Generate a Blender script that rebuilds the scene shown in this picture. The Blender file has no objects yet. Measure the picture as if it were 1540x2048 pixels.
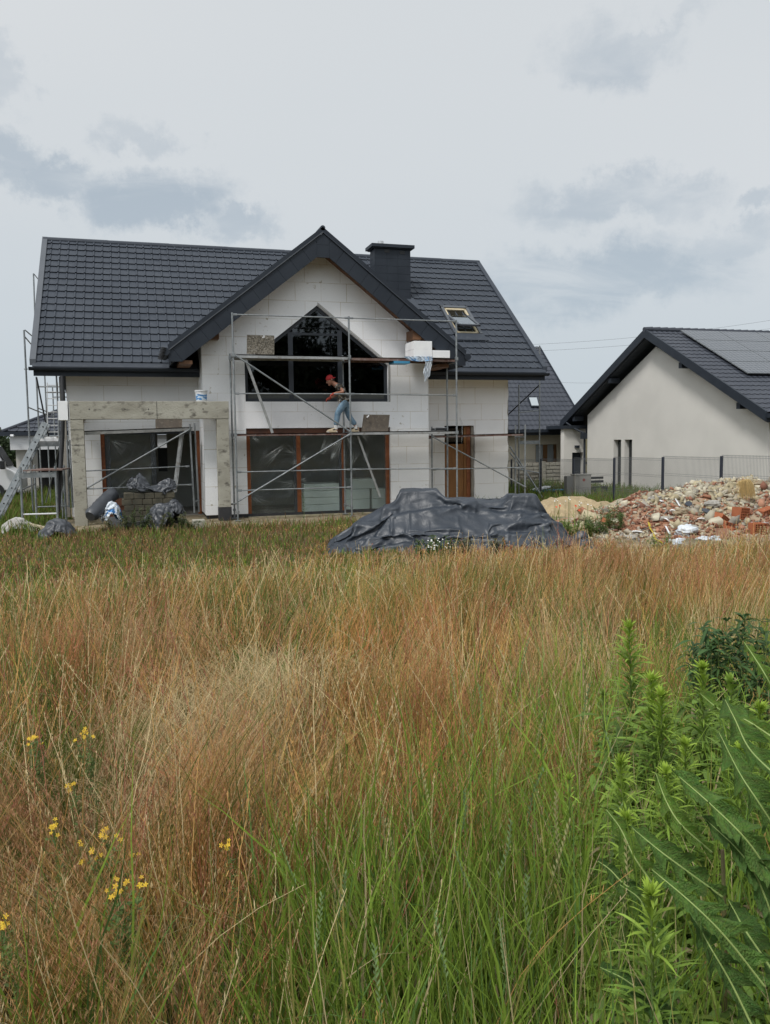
import bpy, bmesh, math, random
import numpy as np
from mathutils import Vector, Matrix, noise as mnoise
from mathutils.geometry import tessellate_polygon
R_ = math.radians
rnd = random.Random(7)
scn = bpy.context.scene
COL = scn.collection
# ---------------------------------------------------------------- camera
CAM = Vector((0.0, 0.0, 2.12))
PITCH, ROLL, YAW, FPX = 0.08841, -0.01286, 0.29492, 1650.0
fwd = Vector((math.sin(YAW)*math.cos(PITCH), math.cos(YAW)*math.cos(PITCH), -math.sin(PITCH)))
rgt0 = Vector((math.cos(YAW), -math.sin(YAW), 0)); up0 = rgt0.cross(fwd)
rgt = rgt0*math.cos(ROLL) + up0*math.sin(ROLL)
upv = up0*math.cos(ROLL) - rgt0*math.sin(ROLL)
cd = bpy.data.cameras.new('camera'); cam = bpy.data.objects.new('camera', cd); COL.objects.link(cam)
cam.matrix_world = Matrix(((rgt.x, upv.x, -fwd.x, CAM.x), (rgt.y, upv.y, -fwd.y, CAM.y), (rgt.z, upv.z, -fwd.z, CAM.z), (0, 0, 0, 1)))
cd.sensor_fit = 'VERTICAL'; cd.sensor_height = 36.0; cd.lens = FPX/2048*36
cd.clip_start = 0.05; cd.clip_end = 3000
scn.camera = cam
def ray(u, v):
    return rgt*((u-770)/FPX) + upv*((1024-v)/FPX) + fwd
def atY(u, v, Y): d = ray(u, v); return CAM + d*((Y-CAM.y)/d.y)
def atX(u, v, X): d = ray(u, v); return CAM + d*((X-CAM.x)/d.x)
def atZ(u, v, Z): d = ray(u, v); return CAM + d*((Z-CAM.z)/d.z)
def onplane(u, v, p0, n):
    d = ray(u, v); n = Vector(n); return CAM + d*((Vector(p0)-CAM).dot(n)/d.dot(n))
def proj(P):
    q = Vector(P)-CAM; z = q.dot(fwd); return 770+FPX*q.dot(rgt)/z, 1024-FPX*q.dot(upv)/z, z
# ---------------------------------------------------------------- world and sun
scn.view_settings.view_transform = 'Standard'; scn.view_settings.look = 'None'
scn.view_settings.exposure = 0.08; scn.view_settings.gamma = 1.0
SUNV = Vector((-1.0, -0.75, 1.75)).normalized()
elev = math.asin(SUNV.z); srot = math.atan2(SUNV.x, SUNV.y)
world = bpy.data.worlds.new('World'); scn.world = world; world.use_nodes = True
wt = world.node_tree; wt.nodes.clear(); WN = wt.nodes.new; WL = wt.links.new
def wmath(op, a, b=None, c=None):
    n = WN('ShaderNodeMath'); n.operation = op
    for i, x in enumerate((a, b, c)):
        if x is None: continue
        if isinstance(x, (int, float)): n.inputs[i].default_value = x
        else: WL(x, n.inputs[i])
    return n.outputs[0]
tc = WN('ShaderNodeTexCoord'); sep = WN('ShaderNodeSeparateXYZ'); WL(tc.outputs['Generated'], sep.inputs[0])
zz = wmath('ADD', wmath('MAXIMUM', sep.outputs[2], 0.0), 0.16)
cmb = WN('ShaderNodeCombineXYZ')
WL(wmath('DIVIDE', sep.outputs[0], zz), cmb.inputs[0]); WL(wmath('DIVIDE', sep.outputs[1], zz), cmb.inputs[1])
def wnoise(scale, off, detail=6, rough=0.55, dist=0.3):
    mp = WN('ShaderNodeMapping'); mp.inputs['Location'].default_value = off; mp.inputs['Scale'].default_value = (scale, scale*1.5, scale)
    mp.inputs['Rotation'].default_value = (0, 0, 0.3)
    WL(cmb.outputs[0], mp.inputs[0]); n = WN('ShaderNodeTexNoise'); n.inputs['Scale'].default_value = 1.0
    n.inputs['Detail'].default_value = detail; n.inputs['Roughness'].default_value = rough; n.inputs['Distortion'].default_value = dist
    WL(mp.outputs[0], n.inputs['Vector']); return n.outputs[0]
def wramp(x, a, b):
    n = WN('ShaderNodeMapRange'); n.interpolation_type = 'SMOOTHSTEP'; WL(x, n.inputs[0]); n.inputs[1].default_value = a; n.inputs[2].default_value = b
    return n.outputs[0]
def wmix(f, a, b):
    n = WN('ShaderNodeMix'); n.data_type = 'RGBA'
    if isinstance(f, (int, float)): n.inputs[0].default_value = f
    else: WL(f, n.inputs[0])
    for i, x in ((6, a), (7, b)):
        if isinstance(x, tuple): n.inputs[i].default_value = (*x, 1)
        else: WL(x, n.inputs[i])
    return n.outputs[2]
fine = wnoise(2.4, (1.2, 5.3, 0), 7, 0.6, 0.6)
# grey-blue cloud banks hanging in fixed directions of the sky, broken up by noise
wob = WN('ShaderNodeTexNoise'); wob.inputs['Scale'].default_value = 11.0; wob.inputs['Detail'].default_value = 10; wob.inputs['Roughness'].default_value = 0.66; WL(tc.outputs['Generated'], wob.inputs['Vector'])
wv = WN('ShaderNodeVectorMath'); wv.operation = 'MULTIPLY_ADD'; WL(wob.outputs['Color'], wv.inputs[0]); wv.inputs[1].default_value = (0.22, 0.22, 0.13)
wv0 = WN('ShaderNodeVectorMath'); wv0.operation = 'ADD'; WL(tc.outputs['Generated'], wv0.inputs[0]); wv0.inputs[1].default_value = (-0.11, -0.11, -0.065); WL(wv0.outputs[0], wv.inputs[2])
big = None
for (u, v, w_, h_, amp) in ((300, 400, 150, 42, 1.0), (120, 355, 95, 38, 0.9), (10, 330, 70, 40, 0.8), (480, 455, 110, 28, 0.8), (290, 275, 70, 28, 0.5), (1240, 400, 170, 42, 0.75), (1230, 90, 120, 60, 0.7), (1180, 565, 260, 60, 1.0), (1420, 490, 170, 30, 0.6), (0, 130, 50, 80, 0.5), (1560, 410, 60, 20, 0.6), (1300, 25, 120, 20, 0.5)):
    d = ray(u, v).normalized(); sb = WN('ShaderNodeVectorMath'); sb.operation = 'SUBTRACT'; WL(wv.outputs[0], sb.inputs[0]); sb.inputs[1].default_value = d
    sx_ = FPX/w_*0.85; sz_ = FPX/h_*0.85; ml = WN('ShaderNodeVectorMath'); ml.operation = 'MULTIPLY'; WL(sb.outputs[0], ml.inputs[0]); ml.inputs[1].default_value = (sx_, sx_, sz_)
    ln = WN('ShaderNodeVectorMath'); ln.operation = 'LENGTH'; WL(ml.outputs[0], ln.inputs[0]); val = wmath('MULTIPLY', wramp(ln.outputs['Value'], 1.15, 0.45), amp)
    big = val if big is None else wmath('MAXIMUM', big, val)
lowf = wnoise(0.33, (7.7, 2.2, 0), 3, 0.5, 0.2)
cloud = wmix(wramp(lowf, 0.3, 0.7), (0.645, 0.68, 0.705), (0.70, 0.72, 0.735))
cloud = wmix(wmath('MULTIPLY', big, wramp(fine, 0.18, 0.62)), cloud, (0.42, 0.485, 0.55))
horiz = wramp(sep.outputs[2], 0.34, 0.0)
cloud = wmix(wmath('MULTIPLY', horiz, 0.75), cloud, (0.49, 0.565, 0.625))
sky = WN('ShaderNodeTexSky'); sky.sky_type = 'NISHITA'; sky.sun_disc = False
sky.sun_elevation = elev; sky.sun_rotation = srot
b1 = WN('ShaderNodeBackground'); WL(sky.outputs[0], b1.inputs[0]); b1.inputs[1].default_value = 0.08
b2 = WN('ShaderNodeBackground'); WL(cloud, b2.inputs[0])
# the overcast layer is brighter round the veiled sun
dp = WN('ShaderNodeVectorMath'); dp.operation = 'DOT_PRODUCT'; WL(tc.outputs['Generated'], dp.inputs[0]); dp.inputs[1].default_value = SUNV
glow = wmath('POWER', wmath('MAXIMUM', dp.outputs['Value'], 0.0), 2.0)
WL(wmath('ADD', 1.0, wmath('MULTIPLY', glow, 0.9)), b2.inputs[1])
msh = WN('ShaderNodeMixShader'); msh.inputs[0].default_value = 0.93
WL(b1.outputs[0], msh.inputs[1]); WL(b2.outputs[0], msh.inputs[2])
wo = WN('ShaderNodeOutputWorld'); WL(msh.outputs[0], wo.inputs[0])
sl = bpy.data.lights.new('sun', 'SUN'); sl.energy = 2.0; sl.angle = R_(12); sl.color = (1.0, 0.97, 0.93)
so = bpy.data.objects.new('sun', sl); COL.objects.link(so); so.rotation_euler = SUNV.to_track_quat('Z', 'Y').to_euler()
# ---------------------------------------------------------------- materials
def mat(name, c, c2=None, scale=3.0, rough=0.7, metal=0.0, bump=0.0, bscale=40.0, detail=4, lo=0.35, hi=0.65, spec=0.5, stretch=(1, 1, 1), c3=None, s3=20.0, rv=0.0, emit=None):
    m = bpy.data.materials.new(name); m.use_nodes = True; t = m.node_tree; N = t.nodes; L = t.links
    b = N['Principled BSDF']; b.inputs['Roughness'].default_value = rough; b.inputs['Metallic'].default_value = metal
    b.inputs['Specular IOR Level'].default_value = spec if rough < 0.85 else 0.08
    tc = N.new('ShaderNodeTexCoord'); mp = N.new('ShaderNodeMapping'); L.new(tc.outputs['Object'], mp.inputs[0]); mp.inputs['Scale'].default_value = stretch
    def noi(s, d=detail):
        n = N.new('ShaderNodeTexNoise'); n.inputs['Scale'].default_value = s; n.inputs['Detail'].default_value = d; L.new(mp.outputs[0], n.inputs['Vector']); return n.outputs[0]
    def rmp(x, a, bb):
        r = N.new('ShaderNodeMapRange'); L.new(x, r.inputs[0]); r.inputs[1].default_value = a; r.inputs[2].default_value = bb; return r.outputs[0]
    if c2 is None: b.inputs['Base Color'].default_value = (*c, 1)
    else:
        mx = N.new('ShaderNodeMix'); mx.data_type = 'RGBA'; L.new(rmp(noi(scale), lo, hi), mx.inputs[0])
        mx.inputs[6].default_value = (*c, 1); mx.inputs[7].default_value = (*c2, 1); out = mx.outputs[2]
        if c3 is not None:
            m2 = N.new('ShaderNodeMix'); m2.data_type = 'RGBA'; L.new(rmp(noi(s3, 6), 0.55, 0.72), m2.inputs[0]); L.new(out, m2.inputs[6]); m2.inputs[7].default_value = (*c3, 1); out = m2.outputs[2]
        L.new(out, b.inputs['Base Color'])
    if rv: 
        r = N.new('ShaderNodeMapRange'); L.new(noi(scale*2.3), r.inputs[0]); r.inputs[3].default_value = max(0, rough-rv); r.inputs[4].default_value = min(1, rough+rv); L.new(r.outputs[0], b.inputs['Roughness'])
    if bump:
        bn = N.new('ShaderNodeBump'); bn.inputs['Strength'].default_value = bump; bn.inputs['Distance'].default_value = 0.02
        L.new(noi(bscale, 5), bn.inputs['Height']); L.new(bn.outputs[0], b.inputs['Normal'])
    return m
def eps_mat(name, axis='x', base=(0.90, 0.91, 0.92), off=(0, 0)):
    """foam insulation boards: staggered joints with glue bleeding out here and there"""
    m = bpy.data.materials.new(name); m.use_nodes = True; t = m.node_tree; N = t.nodes; L = t.links; b = N['Principled BSDF']
    b.inputs['Roughness'].default_value = 0.75; b.inputs['Specular IOR Level'].default_value = 0.3
    tc = N.new('ShaderNodeTexCoord'); sp = N.new('ShaderNodeSeparateXYZ'); L.new(tc.outputs['Object'], sp.inputs[0]); cb = N.new('ShaderNodeCombineXYZ')
    L.new(sp.outputs[0 if axis == 'x' else 1], cb.inputs[0]); L.new(sp.outputs[2], cb.inputs[1])
    mp = N.new('ShaderNodeMapping'); mp.inputs['Location'].default_value = (off[0], off[1], 0); L.new(cb.outputs[0], mp.inputs[0])
    nz = N.new('ShaderNodeTexNoise'); nz.inputs['Scale'].default_value = 2.5; L.new(mp.outputs[0], nz.inputs['Vector'])
    va = N.new('ShaderNodeVectorMath'); va.operation = 'MULTIPLY_ADD'; L.new(nz.outputs['Color'], va.inputs[0]); va.inputs[1].default_value = (0.012, 0.012, 0); L.new(mp.outputs[0], va.inputs[2])
    def brick(ms, frq, offs):
        br = N.new('ShaderNodeTexBrick'); br.inputs['Scale'].default_value = 1.0; br.inputs['Mortar Size'].default_value = ms; br.inputs['Mortar Smooth'].default_value = 0.25
        br.inputs['Brick Width'].default_value = 1.0; br.inputs['Row Height'].default_value = 0.5; br.offset = offs; br.offset_frequency = frq; br.squash = 0.72; br.squash_frequency = 3
        br.inputs['Color1'].default_value = (1, 1, 1, 1); br.inputs['Color2'].default_value = (0.9, 0.9, 0.9, 1); br.inputs['Mortar'].default_value = (0, 0, 0, 1)
        L.new(va.outputs[0], br.inputs['Vector']); return br
    br = brick(0.0062, 2, 0.37)
    def noi(s, d=4, off=(0, 0, 0)):
        mm = N.new('ShaderNodeMapping'); mm.inputs['Location'].default_value = off; L.new(tc.outputs['Object'], mm.inputs[0])
        n = N.new('ShaderNodeTexNoise'); n.inputs['Scale'].default_value = s; n.inputs['Detail'].default_value = d; L.new(mm.outputs[0], n.inputs['Vector']); return n.outputs[0]
    def rmp(x, a, bb, c=0, d=1):
        r = N.new('ShaderNodeMapRange'); L.new(x, r.inputs[0]); r.inputs[1].default_value = a; r.inputs[2].default_value = bb; r.inputs[3].default_value = c; r.inputs[4].default_value = d; return r.outputs[0]
    def mix(f, a, bb):
        x = N.new('ShaderNodeMix'); x.data_type = 'RGBA'; L.new(f, x.inputs[0])
        for i, q in ((6, a), (7, bb)):
            if isinstance(q, tuple): x.inputs[i].default_value = (*q, 1)
            else: L.new(q, x.inputs[i])
        return x.outputs[2]
    c0 = mix(rmp(noi(1.1), 0.35, 0.65), base, tuple(v*0.93 for v in base))
    c0 = mix(rmp(noi(55, 3), 0.45, 0.75), c0, tuple(v*0.90 for v in base))
    # tone of single boards
    mult = N.new('ShaderNodeMix'); mult.data_type = 'RGBA'; mult.blend_type = 'MULTIPLY'; mult.inputs[0].default_value = 0.3; L.new(c0, mult.inputs[6]); L.new(mix(br.outputs['Fac'], br.outputs['Color'], (1, 1, 1)), mult.inputs[7])
    jf = N.new('ShaderNodeMath'); jf.operation = 'MULTIPLY'; L.new(br.outputs['Fac'], jf.inputs[0]); L.new(rmp(noi(1.7, 5, (3, 1, 2)), 0.40, 0.62, 0.25, 0.95), jf.inputs[1])
    c1 = mix(jf.outputs[0], mult.outputs[2], (0.42, 0.36, 0.25))
    # smears of glue and dirt
    st = N.new('ShaderNodeMath'); st.operation = 'MULTIPLY'; L.new(rmp(noi(7, 6, (5, 9, 1)), 0.66, 0.72), st.inputs[0]); L.new(rmp(noi(0.9, 2, (1, 4, 8)), 0.5, 0.62), st.inputs[1])
    c2 = mix(st.outputs[0], c1, (0.40, 0.36, 0.29))
    L.new(c2, b.inputs['Base Color'])
    bn = N.new('ShaderNodeBump'); bn.inputs['Strength'].default_value = 0.25; bn.inputs['Distance'].default_value = 0.01; L.new(noi(90, 3), bn.inputs['Height']); L.new(bn.outputs[0], b.inputs['Normal'])
    return m
M = {}
M['eps_front'] = eps_mat('foam_boards_front', 'x', off=(0.35, 0.1))
M['eps_main'] = eps_mat('foam_boards_main', 'x', (0.86, 0.865, 0.86), off=(0.7, 0.32))
M['eps_side'] = eps_mat('foam_boards_side', 'y')
M['foam'] = mat('white_foam', (0.86, 0.87, 0.87), (0.80, 0.81, 0.82), 4, 0.8, bump=0.1, bscale=120)
M['foam_pack'] = mat('foam_indoors', (0.84, 0.88, 0.86), (0.78, 0.82, 0.80), 3, 0.8)
M['tile'] = mat('graphite_roof_tile', (0.036, 0.044, 0.058), (0.045, 0.054, 0.069), 1.2, 0.62, bump=0.06, bscale=60, c3=(0.056, 0.065, 0.079), s3=9, rv=0.10, spec=0.34)
M['tile2'] = mat('dark_roof_tile', (0.040, 0.046, 0.060), (0.052, 0.058, 0.073), 1.2, 0.5, bump=0.05, bscale=50, rv=0.08, spec=0.35)
M['trim'] = mat('graphite_sheet_metal', (0.020, 0.026, 0.036), (0.026, 0.033, 0.044), 2.0, 0.55, bump=0.03, bscale=30, rv=0.1, spec=0.3)
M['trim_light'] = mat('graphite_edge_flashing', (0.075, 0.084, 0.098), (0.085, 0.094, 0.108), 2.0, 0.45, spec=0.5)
M['black'] = mat('black_plastic', (0.012, 0.013, 0.015), (0.02, 0.021, 0.023), 3, 0.5)
M['wood'] = mat('brown_stained_wood', (0.10, 0.045, 0.018), (0.17, 0.075, 0.03), 3, 0.6, stretch=(1, 1, 1), bump=0.1, bscale=30)
M['orange_wood'] = mat('orange_brown_frame', (0.24, 0.075, 0.022), (0.17, 0.05, 0.016), 2.5, 0.45, c3=(0.30, 0.11, 0.04), s3=8)
M['door_wood'] = mat('oak_door', (0.26, 0.115, 0.03), (0.21, 0.09, 0.024), 2, 0.5, stretch=(6, 6, 1), bump=0.05)
M['darkframe'] = mat('anthracite_window_frame', (0.022, 0.027, 0.035), (0.03, 0.036, 0.045), 3, 0.4)
M['galv'] = mat('galvanised_steel', (0.30, 0.32, 0.33), (0.20, 0.22, 0.23), 6, 0.48, 0.55, bump=0.05, bscale=60, c3=(0.38, 0.40, 0.40), s3=14, rv=0.12)
M['alu'] = mat('aluminium', (0.48, 0.49, 0.49), (0.36, 0.37, 0.37), 5, 0.42, 0.5, c3=(0.24, 0.22, 0.19), s3=9)
M['rust'] = mat('rusty_steel_deck', (0.13, 0.065, 0.05), (0.21, 0.15, 0.13), 5, 0.7, 0.1, bump=0.15, bscale=40, c3=(0.28, 0.26, 0.25), s3=12)
M['concrete'] = mat('board_marked_concrete', (0.41, 0.395, 0.335), (0.30, 0.285, 0.235), 1.6, 0.9, bump=0.5, bscale=22, c3=(0.14, 0.13, 0.11), s3=6, stretch=(1, 1, 1.6))
M['bitumen'] = mat('bitumen_paint', (0.02, 0.021, 0.024), (0.035, 0.035, 0.038), 6, 0.6)
M['render_white'] = mat('pale_render', (0.72, 0.70, 0.655), (0.66, 0.642, 0.60), 0.8, 0.9, bump=0.35, bscale=130)
M['render_grey'] = mat('grey_render', (0.40, 0.40, 0.39), (0.36, 0.36, 0.35), 0.8, 0.9, bump=0.3, bscale=120)
M['render_cream'] = mat('cream_render', (0.58, 0.54, 0.44), (0.54, 0.50, 0.41), 0.8, 0.9, bump=0.3, bscale=120)
M['inner'] = mat('indoor_plaster', (0.46, 0.47, 0.45), (0.38, 0.39, 0.37), 1.0, 0.9)
M['blockwork'] = mat('cellular_block', (0.34, 0.32, 0.28), (0.25, 0.23, 0.20), 3, 0.95, bump=0.4)
M['slab'] = mat('floor_slab', (0.30, 0.29, 0.26), (0.2, 0.19, 0.17), 2, 0.9, bump=0.2)
M['plug'] = mat('stainless', (0.6, 0.6, 0.6), rough=0.3, metal=0.9)
M['board'] = mat('weathered_phenolic_board', (0.20, 0.18, 0.145), (0.085, 0.075, 0.06), 22, 0.85, bump=0.3, lo=0.42, hi=0.55, detail=6, c3=(0.34, 0.32, 0.28), s3=30)
M['board_dark'] = mat('brown_coated_board', (0.095, 0.075, 0.055), (0.065, 0.052, 0.04), 9, 0.7, bump=0.1, c3=(0.14, 0.12, 0.09), s3=14)
M['white_paint'] = mat('white_paint', (0.72, 0.73, 0.74), (0.66, 0.67, 0.68), 2, 0.35)
M['curtain'] = mat('net_curtain', (0.34, 0.37, 0.38), (0.26, 0.29, 0.30), 3, 0.9, stretch=(7, 7, 0.5))
def facing(N, L, f0, nrm=None):
    lw = N.new('ShaderNodeLayerWeight'); lw.inputs[0].default_value = 0.5
    if nrm is not None: L.new(nrm, lw.inputs['Normal'])
    p = N.new('ShaderNodeMath'); p.operation = 'POWER'; L.new(lw.outputs['Facing'], p.inputs[0]); p.inputs[1].default_value = 4.0
    m = N.new('ShaderNodeMath'); m.operation = 'MULTIPLY_ADD'; L.new(p.outputs[0], m.inputs[0]); m.inputs[1].default_value = 0.75; m.inputs[2].default_value = f0; return m.outputs[0]
def glass_mat(name, col, tr, rough=0.02):
    m = bpy.data.materials.new(name); m.use_nodes = True; t = m.node_tree; N = t.nodes; L = t.links; N.clear()
    o = N.new('ShaderNodeOutputMaterial'); mx = N.new('ShaderNodeMixShader'); g = N.new('ShaderNodeBsdfGlossy'); g.inputs['Roughness'].default_value = rough; g.inputs[0].default_value = (0.9, 0.95, 1, 1)
    tp = N.new('ShaderNodeBsdfTransparent'); tp.inputs[0].default_value = (*col, 1)
    frv = facing(N, L, tr)
    L.new(frv, mx.inputs[0]); L.new(tp.outputs[0], mx.inputs[1]); L.new(g.outputs[0], mx.inputs[2]); L.new(mx.outputs[0], o.inputs[0]); return m
M['glass'] = glass_mat('tinted_double_glazing', (0.30, 0.33, 0.31), 0.07)
M['glass_clear'] = glass_mat('window_glass', (0.95, 0.975, 0.96), 0.03)
def film_mat(name, amt, col=(0.6, 0.66, 0.66), bump=0.6):
    m = bpy.data.materials.new(name); m.use_nodes = True; t = m.node_tree; N = t.nodes; L = t.links; N.clear()
    o = N.new('ShaderNodeOutputMaterial'); tp = N.new('ShaderNodeBsdfTransparent'); tp.inputs[0].default_value = (0.93, 0.95, 0.95, 1)
    df = N.new('ShaderNodeBsdfDiffuse'); df.inputs[0].default_value = (*col, 1); g = N.new('ShaderNodeBsdfGlossy'); g.inputs['Roughness'].default_value = 0.16
    tl = N.new('ShaderNodeBsdfTranslucent'); tl.inputs[0].default_value = (*col, 1)
    tc = N.new('ShaderNodeTexCoord'); mp = N.new('ShaderNodeMapping'); L.new(tc.outputs['Object'], mp.inputs[0]); mp.inputs['Scale'].default_value = (2.5, 2.5, 1.2)
    nz = N.new('ShaderNodeTexNoise'); nz.inputs['Scale'].default_value = 2.2; nz.inputs['Detail'].default_value = 5; nz.inputs['Distortion'].default_value = 1.0; L.new(mp.outputs[0], nz.inputs['Vector'])
    bn = N.new('ShaderNodeBump'); bn.inputs['Strength'].default_value = bump; bn.inputs['Distance'].default_value = 0.1; L.new(nz.outputs[0], bn.inputs['Height']); L.new(bn.outputs[0], g.inputs['Normal'])
    a = N.new('ShaderNodeMixShader'); a.inputs[0].default_value = 0.35; L.new(df.outputs[0], a.inputs[1]); L.new(tl.outputs[0], a.inputs[2])
    b = N.new('ShaderNodeMixShader'); b.inputs[0].default_value = amt; L.new(tp.outputs[0], b.inputs[1]); L.new(a.outputs[0], b.inputs[2])
    c = N.new('ShaderNodeMixShader'); frv = facing(N, L, 0.045, bn.outputs[0])
    L.new(frv, c.inputs[0]); L.new(b.outputs[0], c.inputs[1]); L.new(g.outputs[0], c.inputs[2]); L.new(c.outputs[0], o.inputs[0]); return m
M['film'] = film_mat('clear_plastic_film', 0.07)
M['film_crease'] = film_mat('creased_plastic_film', 0.5, (0.78, 0.82, 0.82), 0.3)
# ---------------------------------------------------------------- mesh helpers
def rootloc(o):
    v = Vector((0, 0, 0))
    while o is not None: v += o.location; o = o.parent
    return v
class MB:
    def __init__(s): s.v = []; s.f = []
    def add(s, vs, fs):
        n = len(s.v); s.v += [tuple(x) for x in vs]; s.f += [tuple(i+n for i in f) for f in fs]; return s
    def box(s, x0, x1, y0, y1, z0, z1):
        return s.add([(x0, y0, z0), (x1, y0, z0), (x1, y1, z0), (x0, y1, z0), (x0, y0, z1), (x1, y0, z1), (x1, y1, z1), (x0, y1, z1)],
                     [(0, 3, 2, 1), (4, 5, 6, 7), (0, 1, 5, 4), (1, 2, 6, 5), (2, 3, 7, 6), (3, 0, 4, 7)])
    def obox(s, c, ax, ay, az):
        c, ax, ay, az = map(Vector, (c, ax, ay, az)); P = []
        for k in (-1, 1):
            for (i, j) in ((-1, -1), (1, -1), (1, 1), (-1, 1)): P.append(c+ax*i+ay*j+az*k)
        return s.add(P, [(0, 3, 2, 1), (4, 5, 6, 7), (0, 1, 5, 4), (1, 2, 6, 5), (2, 3, 7, 6), (3, 0, 4, 7)])
    def bar(s, p, q, w, h, up=(0, 0, 1)):
        p, q = Vector(p), Vector(q); d = (q-p); L = d.length; d.normalize(); side = d.cross(Vector(up))
        if side.length < 1e-4: side = d.cross(Vector((1, 0, 0)))
        side.normalize(); u = side.cross(d)
        return s.obox((p+q)/2, d*L/2, side*w/2, u*h/2)
    def tube(s, pts, r, n=8, caps=True, r2=None):
        pts = [Vector(p) for p in pts]; k = len(pts); base = len(s.v); prev = None
        for i, p in enumerate(pts):
            d = (pts[min(i+1, k-1)]-pts[max(i-1, 0)]).normalized()
            a = d.cross(Vector((0, 0, 1)) if abs(d.z) < 0.95 else Vector((1, 0, 0))) if prev is None else (prev - d*prev.dot(d))
            a.normalize(); prev = a; b = d.cross(a)
            rr = r if r2 is None else r + (r2-r)*i/(k-1)
            if isinstance(r, (list, tuple)): rr = r[i]
            for j in range(n):
                t = 2*math.pi*j/n; s.v.append(tuple(p + a*math.cos(t)*rr + b*math.sin(t)*rr))
        for i in range(k-1):
            for j in range(n):
                s.f.append((base+i*n+j, base+i*n+(j+1) % n, base+(i+1)*n+(j+1) % n, base+(i+1)*n+j))
        if caps:
            s.f.append(tuple(base+j for j in reversed(range(n)))); s.f.append(tuple(base+(k-1)*n+j for j in range(n)))
        return s
    def prism(s, loop, vec):
        """closed 3D loop extruded by vec"""
        vec = Vector(vec); n = len(loop); L = [Vector(p) for p in loop]
        s_ = len(s.v); s.v += [tuple(p) for p in L] + [tuple(p+vec) for p in L]
        s.f += [tuple(s_+i for i in range(n)), tuple(s_+n+i for i in reversed(range(n)))]
        s.f += [(s_+(i+1) % n, s_+i, s_+n+i, s_+n+(i+1) % n) for i in range(n)]
        return s
    def wall(s, outer, holes, to3, thick):
        """polygon with holes given in 2D; to3 maps (a,b)->3D; extruded by thick (vector)"""
        loops = [outer]+list(holes); flat = [Vector((a, b, 0)) for lp in loops for a, b in lp]
        tris = tessellate_polygon([[Vector((a, b, 0)) for a, b in lp] for lp in loops])
        n = len(flat); F = [Vector(to3(p.x, p.y)) for p in flat]; B = [p+Vector(thick) for p in F]
        fs = [tuple(t) for t in tris] + [tuple(n+i for i in reversed(t)) for t in tris]; k = 0
        for lp in loops:
            m = len(lp)
            for i in range(m):
                a, b = k+i, k+(i+1) % m; fs.append((a, b, n+b, n+a))
            k += m
        return s.add(F+B, fs)
    def grid(s, P):
        r, c = len(P), len(P[0]); b = len(s.v)
        for row in P: s.v += [tuple(x) for x in row]
        for i in range(r-1):
            for j in range(c-1): s.f.append((b+i*c+j, b+i*c+j+1, b+(i+1)*c+j+1, b+(i+1)*c+j))
        return s
    def build(s, name, material, parent=None, smooth=False, bevel=0.0, fix=True, label=None):
        me = bpy.data.meshes.new(name); off = rootloc(parent)
        me.from_pydata([(v[0]-off.x, v[1]-off.y, v[2]-off.z) for v in s.v], [], s.f)
        if fix:
            bm = bmesh.new(); bm.from_mesh(me); bmesh.ops.recalc_face_normals(bm, faces=bm.faces); bm.to_mesh(me); bm.free()
        o = bpy.data.objects.new(name, me); COL.objects.link(o); o.parent = parent
        if material is not None: me.materials.append(M[material] if isinstance(material, str) else material)
        if smooth: me.polygons.foreach_set('use_smooth', [True]*len(me.polygons))
        if bevel:
            md = o.modifiers.new('bevel', 'BEVEL'); md.width = bevel; md.segments = 2; md.limit_method = 'ANGLE'; md.angle_limit = R_(40)
        if label: o['label'] = label
        return o
def thing(name, label, cat, loc=(0, 0, 0), group=None):
    o = bpy.data.objects.new(name, None); COL.objects.link(o); o.location = loc; o.empty_display_size = 0.2
    o['label'] = label; o['category'] = cat
    if group: o['group'] = group
    return o
def tag(o, label, cat, group=None):
    o['label'] = label; o['category'] = cat
    if group: o['group'] = group
    return o
def copy_tree(o, parent=None):
    c = o.copy(); COL.objects.link(c); c.parent = parent
    for ch in list(o.children): copy_tree(ch, c)
    return c
def npmesh(name, verts, quads, material, parent=None, smooth=False, cols=None):
    """fast mesh from numpy arrays, with an optional per-vertex colour"""
    me = bpy.data.meshes.new(name); nv, nf = len(verts), len(quads); k = quads.shape[1]
    me.vertices.add(nv); me.vertices.foreach_set('co', np.ascontiguousarray(verts, dtype=np.float32).ravel())
    me.loops.add(nf*k); me.loops.foreach_set('vertex_index', np.ascontiguousarray(quads, dtype=np.int32).ravel())
    me.polygons.add(nf); me.polygons.foreach_set('loop_start', np.arange(0, nf*k, k, dtype=np.int32)); me.polygons.foreach_set('loop_total', np.full(nf, k, dtype=np.int32))
    if smooth: me.polygons.foreach_set('use_smooth', np.ones(nf, dtype=bool))
    me.update(calc_edges=True)
    if cols is not None:
        a = me.color_attributes.new('tint', 'FLOAT_COLOR', 'POINT'); c4 = np.ones((nv, 4), dtype=np.float32); c4[:, :3] = cols; a.data.foreach_set('color', c4.ravel())
    me.materials.append(M[material] if isinstance(material, str) else material)
    o = bpy.data.objects.new(name, me); COL.objects.link(o); o.parent = parent; return o
def nz(x, y, s=1.0, o=0.0):
    return mnoise.noise(Vector((x*s+o, y*s-o, o*0.37)))
def ground_z(x, y):
    t = min(max((y-3.5)/12.5, 0), 1); t = t*t*(3-2*t)
    b = 0.45*(1-t)
    return b + 0.05*nz(x, y, 0.35, 2.0)*min(1, (1 if y < 18 else 0.5)) - (0.02*max(0, x-13) if x < 30 else 0.34)*min(1, max(0, (y-14)/8))
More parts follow.
